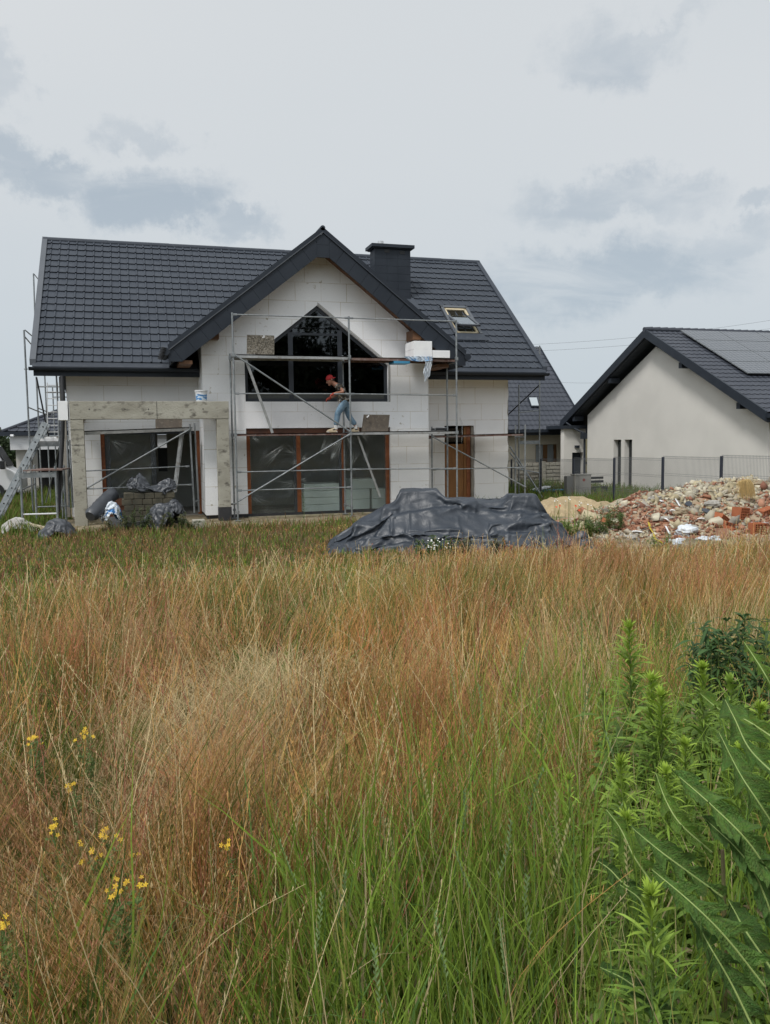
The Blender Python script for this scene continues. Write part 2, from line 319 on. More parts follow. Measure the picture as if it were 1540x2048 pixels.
# ================================================================ HOUSES
def tile_roof(name, material, parent, P0, ux, width, us, length, tw=0.25, rl=0.36, step=0.034, kind='pan', ph=0.0, clip=None):
    """sheet-metal tiles: pans with a narrow roll (or waves), each row lapping the next. clip(a, s)->False leaves cells out"""
    P0, ux, us = Vector(P0), Vector(ux).normalized(), Vector(us).normalized(); n = ux.cross(us)
    if n.z < 0: n = -n
    if kind == 'pan': prof = [(0.0, 0.0), (0.08, 0.0), (0.105, 0.004), (0.74, 0.0), (0.80, 0.020), (0.87, 0.028), (0.94, 0.020)]
    else: prof = [(i/6, 0.022*(0.5-0.5*math.cos(2*math.pi*i/6))) for i in range(6)]
    xs = []
    nt = int(math.ceil(width/tw))
    for i in range(nt):
        for a, h in prof:
            x = (i+a)*tw + ph
            if 0 <= x <= width: xs.append((x, h))
    if xs[0][0] > 0: xs.insert(0, (0, 0))
    if xs[-1][0] < width: xs.append((width, 0))
    ss = []; nr = int(math.ceil(length/rl))
    for i in range(nr):
        s0 = i*rl; s1 = min((i+1)*rl, length)
        ss.append((s0-(0.030 if i else 0), step, i)); ss.append((s0+0.0, step*0.93, i)); ss.append((s1, 0.0, i))
    P = []
    for s, l, i in ss:
        row = []
        for x, h in xs:
            row.append(P0 + ux*x + us*s + n*(l + h*(1.0)))
        P.append(row)
    m = MB()
    if clip is None: m.grid(P)
    else:
        r, c = len(P), len(P[0])
        for row in P: m.v += [tuple(q) for q in row]
        for i in range(r-1):
            for j in range(c-1):
                if clip((xs[j][0]+xs[j+1][0])/2, (ss[i][0]+ss[i+1][0])/2): m.f.append((i*c+j, i*c+j+1, (i+1)*c+j+1, (i+1)*c+j))
    return m.build(name, material, parent, fix=False)

YG, YM = 22.55, 24.05            # plane of the projecting gable, plane of the main front
house = thing('house_under_construction', 'white foam-clad house under construction with graphite tiled roof and glazed front gable', 'house', (5.0, YM, 0))
H = house
# ---- gable wall with its two openings
gx0, gx1 = 1.83, 8.20
gw = [(gx0, 0.13), (2.93, 0.13), (2.93, -0.1), (7.06, -0.1), (7.06, 0.13), (gx1, 0.13), (gx1, 4.72), (5.0, 7.28), (gx0, 4.72)]
# window opening (bottom, right, apex, left)
W1 = [(2.96, 3.17), (7.0, 3.17), (7.0, 4.20), (4.99, 5.80), (2.96, 4.20)]
D1 = [(2.95, 0.0), (7.04, 0.0), (7.04, 2.45), (2.95, 2.45)]
gw = [(gx0, 0.13), (2.95, 0.13), (2.95, 2.45), (7.04, 2.45), (7.04, 0.13), (gx1, 0.13), (gx1, 4.72), (5.0, 7.28), (gx0, 4.72)]
MB().wall(gw, [W1], lambda a, b: (a, YG, b), (0, 0.2, 0)).build('gable_wall', 'eps_front', H)
m = MB(); m.box(gx0+0.16, 2.95, YG+0.2, YG+0.42, 0.0, 4.7); m.box(7.04, gx1-0.16, YG+0.2, YG+0.42, 0.0, 4.7); m.box(gx0+0.16, gx1-0.16, YG+0.2, YG+0.42, 2.47, 3.15)
m.build('block_wall', 'blockwork', H)
# returns of the projection (foam on the left one stops short: blockwork shows)
MB().box(gx0, gx0+0.15, YG+0.202, YM+0.1, 0.13, 4.7).build('side_wall', 'eps_side', H)
MB().box(gx1-0.15, gx1, YG+0.202, YM+0.1, 0.13, 4.7).build('side_wall', 'eps_side', H)
MB().box(gx0+0.02, 2.949, YG+0.04, YG+0.3, -0.3, 0.128).build('plinth', 'bitumen', H)
MB().box(7.042, gx1-0.02, YG+0.04, YG+0.3, -0.3, 0.128).build('plinth', 'bitumen', H)
# ---- main front wall: terrace door on the left, entrance on the right
DT = (-0.84, 1.83, 0.03, 2.42); DE = (9.27, 10.25, 0.10, 2.50)
def ragged(x, z0, z1, amp, n, seed):
    r = random.Random(seed); return [(x + r.uniform(-amp, amp), z0+(z1-z0)*i/n) for i in range(n+1)]
outer = [(-1.66, 0.1), (DT[0], 0.1), (DT[0], DT[3]), (DT[1], DT[3]), (DT[1], 0.1), (gx0-0.001, 0.1), (gx0-0.001, 3.95), (-1.66, 3.95)]
outer = [(-1.66, 0.1), (DT[0], 0.1), (DT[0], DT[3]), (gx0-0.001, DT[3]), (gx0-0.001, 3.95), (-1.66, 3.95)]
MB().wall(outer, [], lambda a, b: (a, YM, b), (0, 0.15, 0)).build('front_wall', 'eps_main', H)
outer = [(gx1+0.001, 0.1), (DE[0], 0.1), (DE[0], DE[3]), (DE[1], DE[3])] + list(reversed(ragged(DE[1]+0.03, 0.3, 2.3, 0.02, 9, 4))) + [(DE[1], 0.1)] + ragged(11.42, 0.1, 3.95, 0.025, 22, 5) + [(gx1+0.001, 3.95)]
MB().wall(outer, [], lambda a, b: (a, YM, b), (0, 0.15, 0)).build('front_wall', 'eps_main', H)
m = MB()
for a, b_, c_, d_ in ((-1.60, DT[0]-0.02, 0, 3.9), (DT[0]-0.02, DT[1], DT[3]+0.02, 3.9), (DT[1], 2.0, 0, 3.9), (8.05, DE[0]-0.01, 0, 3.9), (DE[0]-0.01, DE[1]+0.02, DE[3]+0.01, 3.9), (DE[1]+0.06, 11.5, -0.2, 3.9)): MB().box(a, b_, YM+0.152, YM+0.4, c_, d_).build('block_wall', 'blockwork', H)
YB = 33.0
zr = 4.25
def gable_side(x, thick):
    pr = [(YM+0.4, -0.2), (YB, -0.2), (YB, 3.9), (28.5, 7.9), (YM+0.4, 4.35)]
    return MB().wall(pr, [], lambda a, b: (x, a, b), (thick, 0, 0))
gable_side(11.5, -0.24).build('gable_end_wall', 'blockwork', H)
gable_side(-1.66, 0.24).build('gable_end_wall', 'blockwork', H)
q1, q2, q3, q4 = atY(317, 943, 27.1), atY(333, 868, 27.1), atY(308, 955, YB), atY(342, 858, YB)
MB().wall([(-1.4, -0.2), (11.3, -0.2), (11.3, 4.0), (-1.4, 4.0)], [[(q3.x, q3.z), (q4.x, q3.z), (q4.x, q4.z), (q3.x, q4.z)]], lambda a, b: (a, YB-0.24, b), (0, 0.24, 0)).build('rear_wall', 'blockwork', H)
MB().box(-1.6, 11.45, YM-0.05, YB-0.25, -0.3, 0.05).build('floor', 'slab', H)
MB().box(gx0+0.1, gx1-0.1, YG+0.25, YM-0.06, -0.3, 0.046).build('floor', 'slab', H)
MB().box(-1.4, 11.26, YM+0.42, YB-0.25, 2.75, 2.95).build('upper_floor', 'inner', H)
MB().box(gx0+0.17, gx1-0.17, YG+0.44, YM+0.41, 2.75, 2.95).build('upper_floor', 'inner', H)
# inside partitions seen through the panes
MB().box(2.1, 8.0, 26.4, 26.6, 0.05, 2.74).build('partition', 'inner', H)
MB().wall([(-1.4, 0.05), (2.0, 0.05), (2.0, 2.74), (-1.4, 2.74)], [[(q1.x, q1.z), (q2.x, q1.z), (q2.x, q2.z), (q1.x, q2.z)]], lambda a, b: (a, 27.0, b), (0, 0.2, 0)).build('partition', 'inner', H)
MB().box(2.0, 2.1, 24.5, 28.59, 0.05, 2.74).build('partition', 'inner', H)
MB().box(8.0, 8.12, 24.46, 28.59, 0.05, 2.74).build('partition', 'inner', H)
# ---- main roof
us = Vector((0, 1, 0.823)).normalized(); SL = math.hypot(5.2, 5.2*0.823)
RX0, RX1 = -2.40, 12.32
def main_clip(a, s):
    # valley: leave the tiles out where the front gable roof covers them
    x = RX0+a; y = 23.3 + s*us.y; z = 4.22 + s*us.z
    return not (z < 7.42 - 0.775*abs(x-5.03) and y > 22)
tile_roof('main_roof', 'tile', H, (RX0, 23.3, 4.22), (1, 0, 0), RX1-RX0, us, SL, clip=main_clip)
back = Vector((0, -1, 0.823)).normalized()
tile_roof('rear_roof', 'tile', H, (RX0, 33.7, 4.22), (1, 0, 0), RX1-RX0, back, SL)
# roof build-up below the tiles
def slab(y0, z0, y1, z1, t, x0, x1): return MB().prism([(x0, y0, z0), (x0, y1, z1), (x0, y1, z1-t), (x0, y0, z0-t)], (x1-x0, 0, 0))
m = slab(23.42, 4.25, 28.5, 4.22+5.2*0.823-0.05, 0.22, RX0+0.05, gx0+0.3); m.v += []; m.build('roof_deck', 'trim', H)
slab(23.42, 4.25, 28.5, 4.22+5.2*0.823-0.05, 0.22, gx1-0.3, RX1-0.05).build('roof_deck', 'trim', H)
slab(33.58, 4.25, 28.5, 4.22+5.2*0.823-0.05, 0.22, RX0+0.05, RX1-0.05).build('roof_deck', 'trim', H)
m = MB()     # ridge cap, short lengths
x = RX0-0.03
while x < RX1:
    x2 = min(x+1.9, RX1+0.03)
    m.tube([(x, 28.5, 8.47), (x2+0.02, 28.5, 8.475)], 0.105, 12); x = x2
m.build('ridge_cap', 'tile', H, smooth=False)
# rake flashings and barge boards
for x0, x1, nm in ((RX0-0.06, RX0+0.09, 'barge_board'), (RX1-0.09, RX1+0.06, 'barge_board')):
    for ys, sg in ((23.26, 1), (33.74, -1)):
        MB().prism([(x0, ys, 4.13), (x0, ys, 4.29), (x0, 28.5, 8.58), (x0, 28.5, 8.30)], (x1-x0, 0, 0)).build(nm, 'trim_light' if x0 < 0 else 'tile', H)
# eaves: drip flashing, gutter, fascia, soffit
for a, b_ in ((RX0, 1.75), (8.3, RX1)):
    MB().prism([(a, 23.30, 4.24), (a, 23.20, 4.10), (a, 23.215, 4.09), (a, 23.42, 4.12), (a, 23.42, 4.22)], (b_-a, 0, 0)).build('drip_flashing', 'tile', H)
for a, b_ in ((RX0-0.08, 1.80), (8.25, RX1+0.06)):
    g = MB(); P = []
    for x in (a, b_):
        P.append([(x, 23.17+0.075*math.cos(t), 4.065+0.075*math.sin(t)) for t in [math.pi+math.pi*k/10 for k in range(11)]])
    g.grid(P); g.tube([(a, 23.095, 4.068), (b_, 23.095, 4.068)], 0.011, 6)
    g.add([P[0][k] for k in range(11)], [tuple(range(11))]); g.add([P[1][k] for k in range(11)], [tuple(range(10, -1, -1))])
    g.build('gutter', 'trim', H, fix=False)
for a, b_ in ((RX0+0.02, gx0-0.01), (gx1+0.01, RX1-0.02)):
    MB().box(a, b_, 23.26, 23.29, 3.86, 4.12).build('fascia_board', 'trim', H)
    MB().box(a, b_, 23.291, YM+0.0, 3.93, 3.95).build('soffit', 'wood' if a < 0 else 'render_cream', H)
MB().prism([(RX0+0.03, 23.3, 3.90), (RX0+0.03, 23.3, 4.12), (RX0+0.03, 28.5, 8.3), (RX0+0.03, 28.5, 8.08)], (0.05, 0, 0)).build('barge_board', 'trim', H)
MB().prism([(RX1-0.08, 23.3, 3.90), (RX1-0.08, 23.3, 4.12), (RX1-0.08, 28.5, 8.3), (RX1-0.08, 28.5, 8.08)], (0.05, 0, 0)).build('barge_board', 'trim', H)
# ---- front gable roof
YF = 21.90; GA = (5.03, 7.60); GS = 0.775; GXL, GXR = 0.97, 9.09
def gz(x): return GA[1] - GS*abs(x-GA[0])
for sg, xe in ((-1, GXL), (1, GXR)):
    wdt = 27.3-YF; usg = Vector((-sg, 0, GS)).normalized(); Lg = abs(xe-GA[0])*math.hypot(1, GS)
    ze = gz(xe)
    def gclip(a, s, sg=sg, xe=xe, ze=ze, usg=usg):
        x = xe + usg.x*s; z = ze + usg.z*s; y = YF+0.08+a if sg > 0 else 27.3-a
        return z + 0.02 > 4.22 + 0.823*(y-23.3)
    if sg > 0: tile_roof('gable_roof', 'tile', H, (xe, YF+0.08, ze-0.02), (0, 1, 0), wdt, usg, Lg, clip=gclip)
    else: tile_roof('gable_roof', 'tile', H, (xe, 27.3, ze-0.02), (0, -1, 0), wdt, usg, Lg, clip=gclip)
    # structural slab
    MB().prism([(xe-sg*0.05, YF+0.13, ze-0.03), (GA[0], YF+0.13, GA[1]-0.04), (GA[0], YF+0.13, GA[1]-0.36), (xe-sg*0.05, YF+0.13, ze-0.33)], (0, 3.6 if False else 1.3, 0)).build('gable_roof_deck', 'trim', H)
    # stained boarding under the overhang
    MB().prism([(xe-sg*0.4, YF+0.06, ze+0.31-0.36), (GA[0], YF+0.06, GA[1]-0.365), (GA[0], YF+0.06, GA[1]-0.385), (xe-sg*0.4, YF+0.06, ze+0.31-0.385)], (0, YG-YF-0.062, 0)).build('soffit_boarding', 'wood', H)
    # verge flashing, front band standing above the fascia
    t = 0.13
    MB().prism([(xe-0*sg, YF-0.02, ze-0.02), (GA[0], YF-0.02, GA[1]-0.0), (GA[0], YF-0.02, GA[1]+t), (xe-0*sg+sg*0.02, YF-0.02, ze+t*0.9)], (0, 0.16, 0)).build('verge_flashing', 'trim', H)
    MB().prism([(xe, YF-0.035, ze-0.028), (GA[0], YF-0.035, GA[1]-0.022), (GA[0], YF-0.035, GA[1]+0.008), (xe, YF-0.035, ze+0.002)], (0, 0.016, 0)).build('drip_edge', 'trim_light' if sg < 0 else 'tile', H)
    # fascia: folded sheet panels with open joints, square to the slope
    fas = MB(); th = 0.55; n = 12; hyp = math.hypot(1, GS)
    def low(x): return gz(x) - th
    # end cut: horizontal bottom
    import itertools
    def clip_poly(poly, a, b, c):   # keep a*x+b*z<=c
        out = []
        for i in range(len(poly)):
            p, q = poly[i], poly[(i+1) % len(poly)]; fp = a*p[0]+b*p[1]-c; fq = a*q[0]+b*q[1]-c
            if fp <= 0: out.append(p)
            if fp*fq < 0: tt = fp/(fp-fq); out.append((p[0]+(q[0]-p[0])*tt, p[1]+(q[1]-p[1])*tt))
        return out
    zb = ze-0.30
    band = [(GA[0]+sg*0.17, gz(GA[0]+sg*0.17)-0.025), (xe, ze-0.025), (xe, ze-0.7), (xe-sg*0.6, ze-0.7), (xe-sg*1.2, low(xe-sg*1.2)), (GA[0]+sg*0.17, low(GA[0]+sg*0.17)+0.02)]
    band = [(GA[0]+sg*0.17, gz(GA[0]+sg*0.17)-0.025), (xe, ze-0.025), (xe, low(xe)), (GA[0]+sg*0.17, low(GA[0]+sg*0.17)+0.02)]
    band = clip_poly(band, 0, -1, -zb)
    tx, tz = sg/hyp, -GS/hyp     # down-slope direction
    o0 = (GA[0]+sg*0.17)*tx + gz(GA[0]+sg*0.17)*tz
    step_ = 0.43; k = -1
    while True:
        a0 = o0 + k*step_ + 0.10; a1 = a0+step_-0.006
        pc = clip_poly(clip_poly(band, -tx, -tz, -a0), tx, tz, a1)
        if len(pc) >= 3: fas.prism([(x, YF, z) for x, z in pc], (0, 0.05, 0))
        k += 1
        if k > 16: break
    fas.build('fascia', 'trim', H)
k0 = gz(GA[0]+0.17)
MB().prism([(GA[0]-0.166, YF, k0-0.20), (GA[0]-0.166, YF, k0-0.03), (GA[0], YF, GA[1]-0.03), (GA[0]+0.166, YF, k0-0.03), (GA[0]+0.166, YF, k0-0.20)], (0, 0.05, 0)).prism([(GA[0]-0.166, YF, k0-0.53), (GA[0]-0.166, YF, k0-0.205), (GA[0]+0.166, YF, k0-0.205), (GA[0]+0.166, YF, k0-0.53)], (0, 0.05, 0)).build('fascia', 'trim', H)
MB().tube([(GA[0], YF-0.02, GA[1]+0.10), (GA[0], 27.35, GA[1]+0.10)], 0.07, 10).build('ridge_cap', 'tile', H)
# purlin ends and short gutters of the projection
MB().box(7.55, 7.80, YF+0.08, YG-0.001, 4.86, 5.12).build('purlin', 'wood', H)
MB().box(2.03, 2.27, YF+0.3, YG-0.001, 4.78, 5.02).build('purlin', 'wood', H)
MB().box(1.22, 1.55, YF+0.05, 23.2, 4.10, 4.19).build('wall_plate', 'wood', H)
MB().box(8.25, 8.6, YF+0.05, 23.2, 4.10, 4.19).build('wall_plate', 'wood', H)
for x in (0.90, 9.15):
    g = MB(); g.tube([(x, YF-0.02, gz(GXL)-0.06), (x, 23.0, gz(GXL)-0.09)], 0.085, 12); 
    g.tube([(x, YF-0.03, gz(GXL)-0.06), (x, YF+0.0, gz(GXL)-0.06)], 0.095, 12); g.build('gutter', 'trim', H)
# corrugated flexible outlet at the left gutter end
m = MB()
for i in range(9):
    m.tube([(0.86-0.012*i, YF+0.02, 4.50-0.035*i), (0.857-0.012*i, YF+0.02, 4.482-0.035*i)], 0.085 if i % 2 else 0.075, 12)
m.build('flexible_outlet', 'black', H)
# ---- chimney
ch = MB().box(7.73, 8.94, 26.2, 26.75, 6.2, 8.28).build('chimney', 'trim', H)
m = MB()
zz_ = 8.20; r = 0
while zz_ > 6.3:
    x_ = 7.735 + (0.0 if r % 2 == 0 else 0.0); off = 0.42 if r % 2 == 0 else 0.40
    for a, b_ in ((7.735, 8.13), (8.136, 8.50), (8.506, 8.935)):
        m.box(a, b_, 26.19, 26.20, zz_-0.235, zz_)
    m.box(7.72, 7.73, 26.20, 26.74, zz_-0.235, zz_)
    zz_ -= 0.241; r += 1
m.build('chimney_cladding', 'trim', ch)
MB().box(7.60, 9.05, 26.08, 26.88, 8.30, 8.40).box(7.66, 8.99, 26.14, 26.82, 8.27, 8.30).build('chimney_cap', 'trim', ch)
MB().tube([(8.02, 26.5, 8.40), (8.02, 26.5, 8.56)], 0.10, 16).build('flue_pipe', 'plug', ch)
MB().box(8.05, 8.22, 26.18, 26.188, 8.14, 8.24).build('vent_grille', 'black', ch)
MB().box(8.57, 8.74, 26.18, 26.188, 8.12, 8.22).build('vent_grille', 'black', ch)
def rz(y): return 4.25 + 0.823*(y-23.3)
MB().prism([(8.6, 25.7, rz(25.7)+0.03), (9.15, 25.75, rz(25.75)+0.03), (9.05, 26.25, rz(26.25)+0.05), (8.6, 26.25, rz(26.25)+0.05)], (0, 0, 0.015)).build('chimney_flashing', 'tile', ch)
# ---- roof window, sash tipped open
RN = Vector((0, -0.823, 1)).normalized()
def rp(x, y, h=0.0): return Vector((x, y, rz(y))) + RN*h
sk = MB(); SX0, SX1, SY0, SY1 = 9.93, 10.71, 24.70, 25.84
for a, b_, c_, d_ in ((SX0-0.09, SX0, SY0-0.05, SY1+0.07), (SX1, SX1+0.09, SY0-0.05, SY1+0.07), (SX0-0.09, SX1+0.09, SY1, SY1+0.09)):
    sk.prism([rp(a, c_, 0.0), rp(b_, c_, 0.0), rp(b_, d_, 0.0), rp(a, d_, 0.0)], RN*0.09)
skf = sk.build('roof_window', 'trim_light', H)
MB().prism([rp(SX0-0.09, SY0-0.30, 0.03), rp(SX1+0.22, SY0-0.30, 0.03), rp(SX1+0.09, SY0-0.06, 0.07), rp(SX0-0.09, SY0-0.06, 0.07)], RN*0.012).build('apron_flashing', 'tile', skf)
m = MB()
for a, b_, c_, d_ in ((SX0+0.001, SX0+0.07, SY0, SY1), (SX1-0.07, SX1-0.001, SY0, SY1), (SX0, SX1, SY1-0.07, SY1-0.001), (SX0, SX1, SY0, SY0+0.05)):
    m.prism([rp(a, c_, -0.18), rp(b_, c_, -0.18), rp(b_, d_, -0.18), rp(a, d_, -0.18)], RN*0.235)
m.build('frame', mat('pine_frame', (0.55, 0.47, 0.32), (0.5, 0.42, 0.28), 5, 0.5), skf)
MB().prism([rp(SX0, SY0, 0.006), rp(SX1, SY0, 0.006), rp(SX1, SY1, 0.006), rp(SX0, SY1, 0.006)], RN*-0.01).build('opening_shade', mat('loft_shade', (0.02, 0.018, 0.013), rough=0.9), skf)  # dark sheet over the tiles, painted as the shade inside the loft
# sash pivots on its middle axis, lower edge swung outward
mid = (rp(0, (SY0+SY1)/2, 0.08)); ang = R_(15)
sdir = Vector((0, math.cos(math.atan(0.823)), math.sin(math.atan(0.823))))
sd = Matrix.Rotation(-ang*-1, 3, 'X') @ sdir; sd = (sdir*math.cos(ang) - RN*math.sin(ang)); sn = (RN*math.cos(ang) + sdir*math.sin(ang))
hl = (SY1-SY0)/2/us.y
def sp(x, t, h=0): return Vector((x, 0, 0)) + Vector((0, mid.y, mid.z)) + sd*t + sn*h
m = MB()
for a, b_, c_, d_ in ((SX0+0.01, SX0+0.08, -hl, hl), (SX1-0.08, SX1-0.01, -hl, hl), (SX0+0.01, SX1-0.01, -hl, -hl+0.08), (SX0+0.01, SX1-0.01, hl-0.08, hl)):
    m.prism([sp(a, c_), sp(b_, c_), sp(b_, d_), sp(a, d_)], sn*0.06)
m.build('sash', 'trim_light', skf)
MB().prism([sp(SX0+0.08, -hl+0.08, 0.03), sp(SX1-0.08, -hl+0.08, 0.03), sp(SX1-0.08, hl-0.08, 0.03), sp(SX0+0.08, hl-0.08, 0.03)], sn*0.006).build('pane', glass_mat('skylight_pane', (0.6, 0.62, 0.6), 0.22), skf)
# ---- gable window
wn = bpy.data.objects.new('gable_window', None)
def off_poly(P, d):
    out = []; n = len(P)
    for i in range(n):
        p0, p1, p2 = Vector(P[i-1]), Vector(P[i]), Vector(P[(i+1) % n]); a = (p1-p0).normalized(); b = (p2-p1).normalized()
        na, nb = Vector((-a.y, a.x)), Vector((-b.y, b.x)); bis = (na+nb).normalized(); out.append(tuple(p1 + bis*d/bis.dot(na)))
    return out
YW = YG+0.11
inner_ = off_poly(W1, 0.09)
gf = MB().wall(W1, [inner_], lambda a, b: (a, YW, b), (0, 0.07, 0)).build('gable_window', 'darkframe', H)
def wtop(x): return 5.80 - (5.80-4.20)/2.02*abs(x-4.99)
for x in (4.24, 5.63): MB().box(x-0.065, x+0.065, YW+0.004, YW+0.068, 3.25, wtop(x+(0.065 if x > 5 else -0.065))-0.09).build('mullion', 'darkframe', gf)
MB().box(4.306, 5.564, YW+0.006, YW+0.066, 4.99, 5.05).build('transom', 'darkframe', gf)
M['grey_rail'] = mat('grey_rail', (0.06, 0.065, 0.06), rough=0.5)
for a, b_ in ((3.05, 4.17), (4.31, 5.56), (5.70, 6.90)): MB().box(a, b_, YW+0.002, YW+0.064, 3.262, 3.40).build('lower_rail', 'grey_rail', gf)
for a, b_ in ((3.05, 4.175), (4.305, 5.565), (5.695, 6.91)):
    pts = [(a, 3.26), (b_, 3.26), (b_, wtop(b_)-0.1)] + ([(4.99, wtop(4.99)-0.1)] if a < 4.99 < b_ else []) + [(a, wtop(a)-0.1)]
    MB().prism([(x, YW+0.03, z) for x, z in pts], (0, 0.012, 0)).build('pane', 'glass', gf)
# light reveal strip of the right slope and side
m = MB(); m.box(7.0, 7.05, YG-0.012, YG-0.002, 3.17, 4.22); m.prism([(7.0, YG-0.012, 4.22), (7.05, YG-0.012, 4.24), (4.99, YG-0.012, 5.87), (4.99, YG-0.012, 5.81)], (0, 0.01, 0)); m.build('reveal_bead', 'render_grey', gf)
MB().box(2.3, 7.8, 25.4, 25.5, 2.96, 5.6).build('partition', mat('indoor_shade_wall', (0.05, 0.05, 0.045), rough=0.9), H)  # wall darkened to paint in the unlit room behind the panes
# ---- big sliding window with plastic film
YD = YG+0.10
sw = MB(); zb_ = 0.06
sw.box(2.96, 3.06, YD, YD+0.08, zb_, 2.44).box(6.92, 7.03, YD, YD+0.08, zb_, 2.44).box(3.06, 6.92, YD, YD+0.08, 2.33, 2.44).box(3.06, 6.92, YD, YD+0.08, zb_, 0.10)
swo = sw.build('sliding_window', 'orange_wood', H)
MB().box(4.33, 4.45, YD-0.02, YD+0.06, 0.10, 2.33).build('mullion', 'orange_wood', swo)
MB().box(5.62, 5.72, YD-0.012, YD+0.064, 0.10, 2.33).build('mullion', 'orange_wood', swo)
MB().box(4.26, 4.328, YD+0.01, YD+0.07, 0.10, 2.33).build('inner_stile', 'darkframe', swo)
MB().box(5.55, 5.618, YD+0.01, YD+0.07, 0.10, 2.33).build('inner_stile', 'darkframe', swo)
MB().box(3.06, 4.33, YD+0.045, YD+0.055, 0.10, 2.33).build('pane', 'glass_clear', swo)
MB().box(4.45, 5.62, YD+0.045, YD+0.055, 0.10, 2.33).build('pane', 'glass_clear', swo)
MB().box(5.72, 6.92, YD+0.045, YD+0.055, 0.10, 2.33).build('pane', 'glass_clear', swo)
MB().box(2.97, 7.02, YD-0.06, YD-0.002, 2.30, 2.44).build('header', mat('dark_brown_header', (0.05, 0.018, 0.009), (0.09, 0.03, 0.012), 4, 0.6), swo)
MB().box(2.95, 7.04, YG-0.06, YG+0.2, -0.02, 0.045).build('threshold', mat('foam_strip_and_boards', (0.42, 0.38, 0.26), (0.25, 0.22, 0.16), 5, 0.9, stretch=(1, 1, 3)), swo)
MB().box(2.95, 7.04, YG-0.02, YG+0.2, -0.4, -0.021).build('plinth', 'bitumen', swo)
MB().box(2.96, 7.03, YD-0.05, YD-0.003, 0.046, 0.12).build('sill_rail', 'bitumen', swo)
# film stretched over each bay, with fans of creases running to its fixings
def film(name, x0, x1, z0, z1, y, fans, parent, seed):
    r = random.Random(seed); nx, nz_ = int((x1-x0)/0.03), int((z1-z0)/0.05); P = []
    for j in range(nz_+1):
        row = []
        for i in range(nx+1):
            x = x0+(x1-x0)*i/nx; z = z0+(z1-z0)*j/nz_; e = min(1, min(i, nx-i)/4, min(j, nz_-j)/4)
            row.append((x, y + e*0.02*nz(x, z, 2.3, seed)+e*0.008*nz(x*3, z, 4, seed+5), z))
        P.append(row)
    f = MB().grid(P).build(name, 'film', parent, smooth=True, fix=False)
    m = MB()
    for (cx, cz, a0, a1, l0, l1, n) in fans:
        for k in range(int(n*1.6)):
            a = R_(a0+(a1-a0)*(k/1.6+r.uniform(-0.6, 0.6))/max(1, n-1)); s = r.uniform(0.0, 0.2)*l0; L = r.uniform(l0, l1)
            ox = cx + r.uniform(-0.05, 0.05); oz = cz + r.uniform(-0.05, 0.05)
            p = Vector((ox+math.cos(a)*s, y-0.012, oz+math.sin(a)*s)); q = Vector((ox+math.cos(a)*L, y-0.004, oz+math.sin(a)*L))
            if not (x0 < q.x < x1 and z0 < q.z < z1): continue
            pr = Vector((-math.sin(a), 0, math.cos(a)))*r.uniform(0.002, 0.006)
            mm = (p*0.6+q*0.4); mm.y -= 0.004
            m.add([p, mm+pr, q, mm-pr], [(0, 1, 2, 3)])
    m.build('film_creases', 'film_crease', f, fix=False)
    return f
film('plastic_film', 3.05, 4.34, 0.08, 2.31, YD-0.03, [(3.15, 2.2, -60, -20, 0.1, 0.3, 5), (4.0, 2.0, -150, -128, 0.4, 1.1, 7), (4.3, 1.72, 120, 178, 0.15, 0.6, 7), (4.30, 0.95, 170, 250, 0.2, 0.75, 9), (4.32, 1.5, 140, 220, 0.05, 0.15, 14), (3.1, 0.6, -60, -20, 0.2, 0.6, 6)], swo, 3)
film('plastic_film', 4.44, 5.63, 0.08, 2.31, YD-0.03, [(5.6, 2.15, -140, -100, 0.2, 0.9, 16), (5.0, 1.7, 45, 72, 0.3, 0.65, 15), (4.5, 1.6, -60, 60, 0.05, 0.22, 24), (5.3, 1.55, 50, 75, 0.2, 0.5, 16), (4.47, 1.0, -40, 40, 0.04, 0.14, 14)], swo, 5)
film('plastic_film', 5.71, 6.93, 0.08, 2.31, YD-0.03, [(5.75, 2.25, -80, -25, 0.2, 0.7, 12), (5.9, 1.4, 55, 90, 0.2, 0.6, 10), (6.2, 2.28, -65, -30, 0.1, 0.5, 12), (6.3, 1.5, 60, 100, 0.15, 0.5, 8)], swo, 9)
# ---- terrace door
td = MB().box(DT[0], DT[0]+0.10, YM+0.06, YM+0.16, 0.05, DT[3]).build('terrace_door', 'orange_wood', H)
MB().box(DT[1]-0.10, DT[1]-0.0, YM+0.02, YM+0.12, 0.05, DT[3]).build('jamb', 'orange_wood', td)
MB().box(DT[0]+0.10, DT[0]+0.24, YM+0.10, YM+0.16, 0.55, 2.32).build('stile', 'darkframe', td)
MB().box(0.48, 0.62, YM+0.09, YM+0.16, 0.4, 2.36).build('stile', 'darkframe', td)
MB().box(DT[0]+0.1, 0.48, YM+0.07, YM+0.15, 0.36, 0.56).build('bottom_rail', 'orange_wood', td)
MB().box(DT[0]+0.1, 1.73, YM+0.05, YM+0.16, 2.34, DT[3]).build('head_rail', 'darkframe', td)
MB().box(DT[0]+0.24, 0.48, YM+0.12, YM+0.13, 0.56, 2.34).build('pane', 'glass_clear', td)
MB().box(DT[0]+0.1, 0.48, YM+0.10, YM+0.15, 0.05, 0.36).build('foot_panel', mat('brown_foot_panel', (0.12, 0.04, 0.015), rough=0.6), td)
film('plastic_film', DT[0]+0.12, 0.6, 0.35, 2.34, YM+0.05, [(-0.6, 2.2, -60, -10, 0.3, 1.1, 9), (0.45, 1.2, 200, 260, 0.3, 0.9, 10), (-0.5, 0.8, 30, 60, 0.2, 0.8, 6)], td, 12)
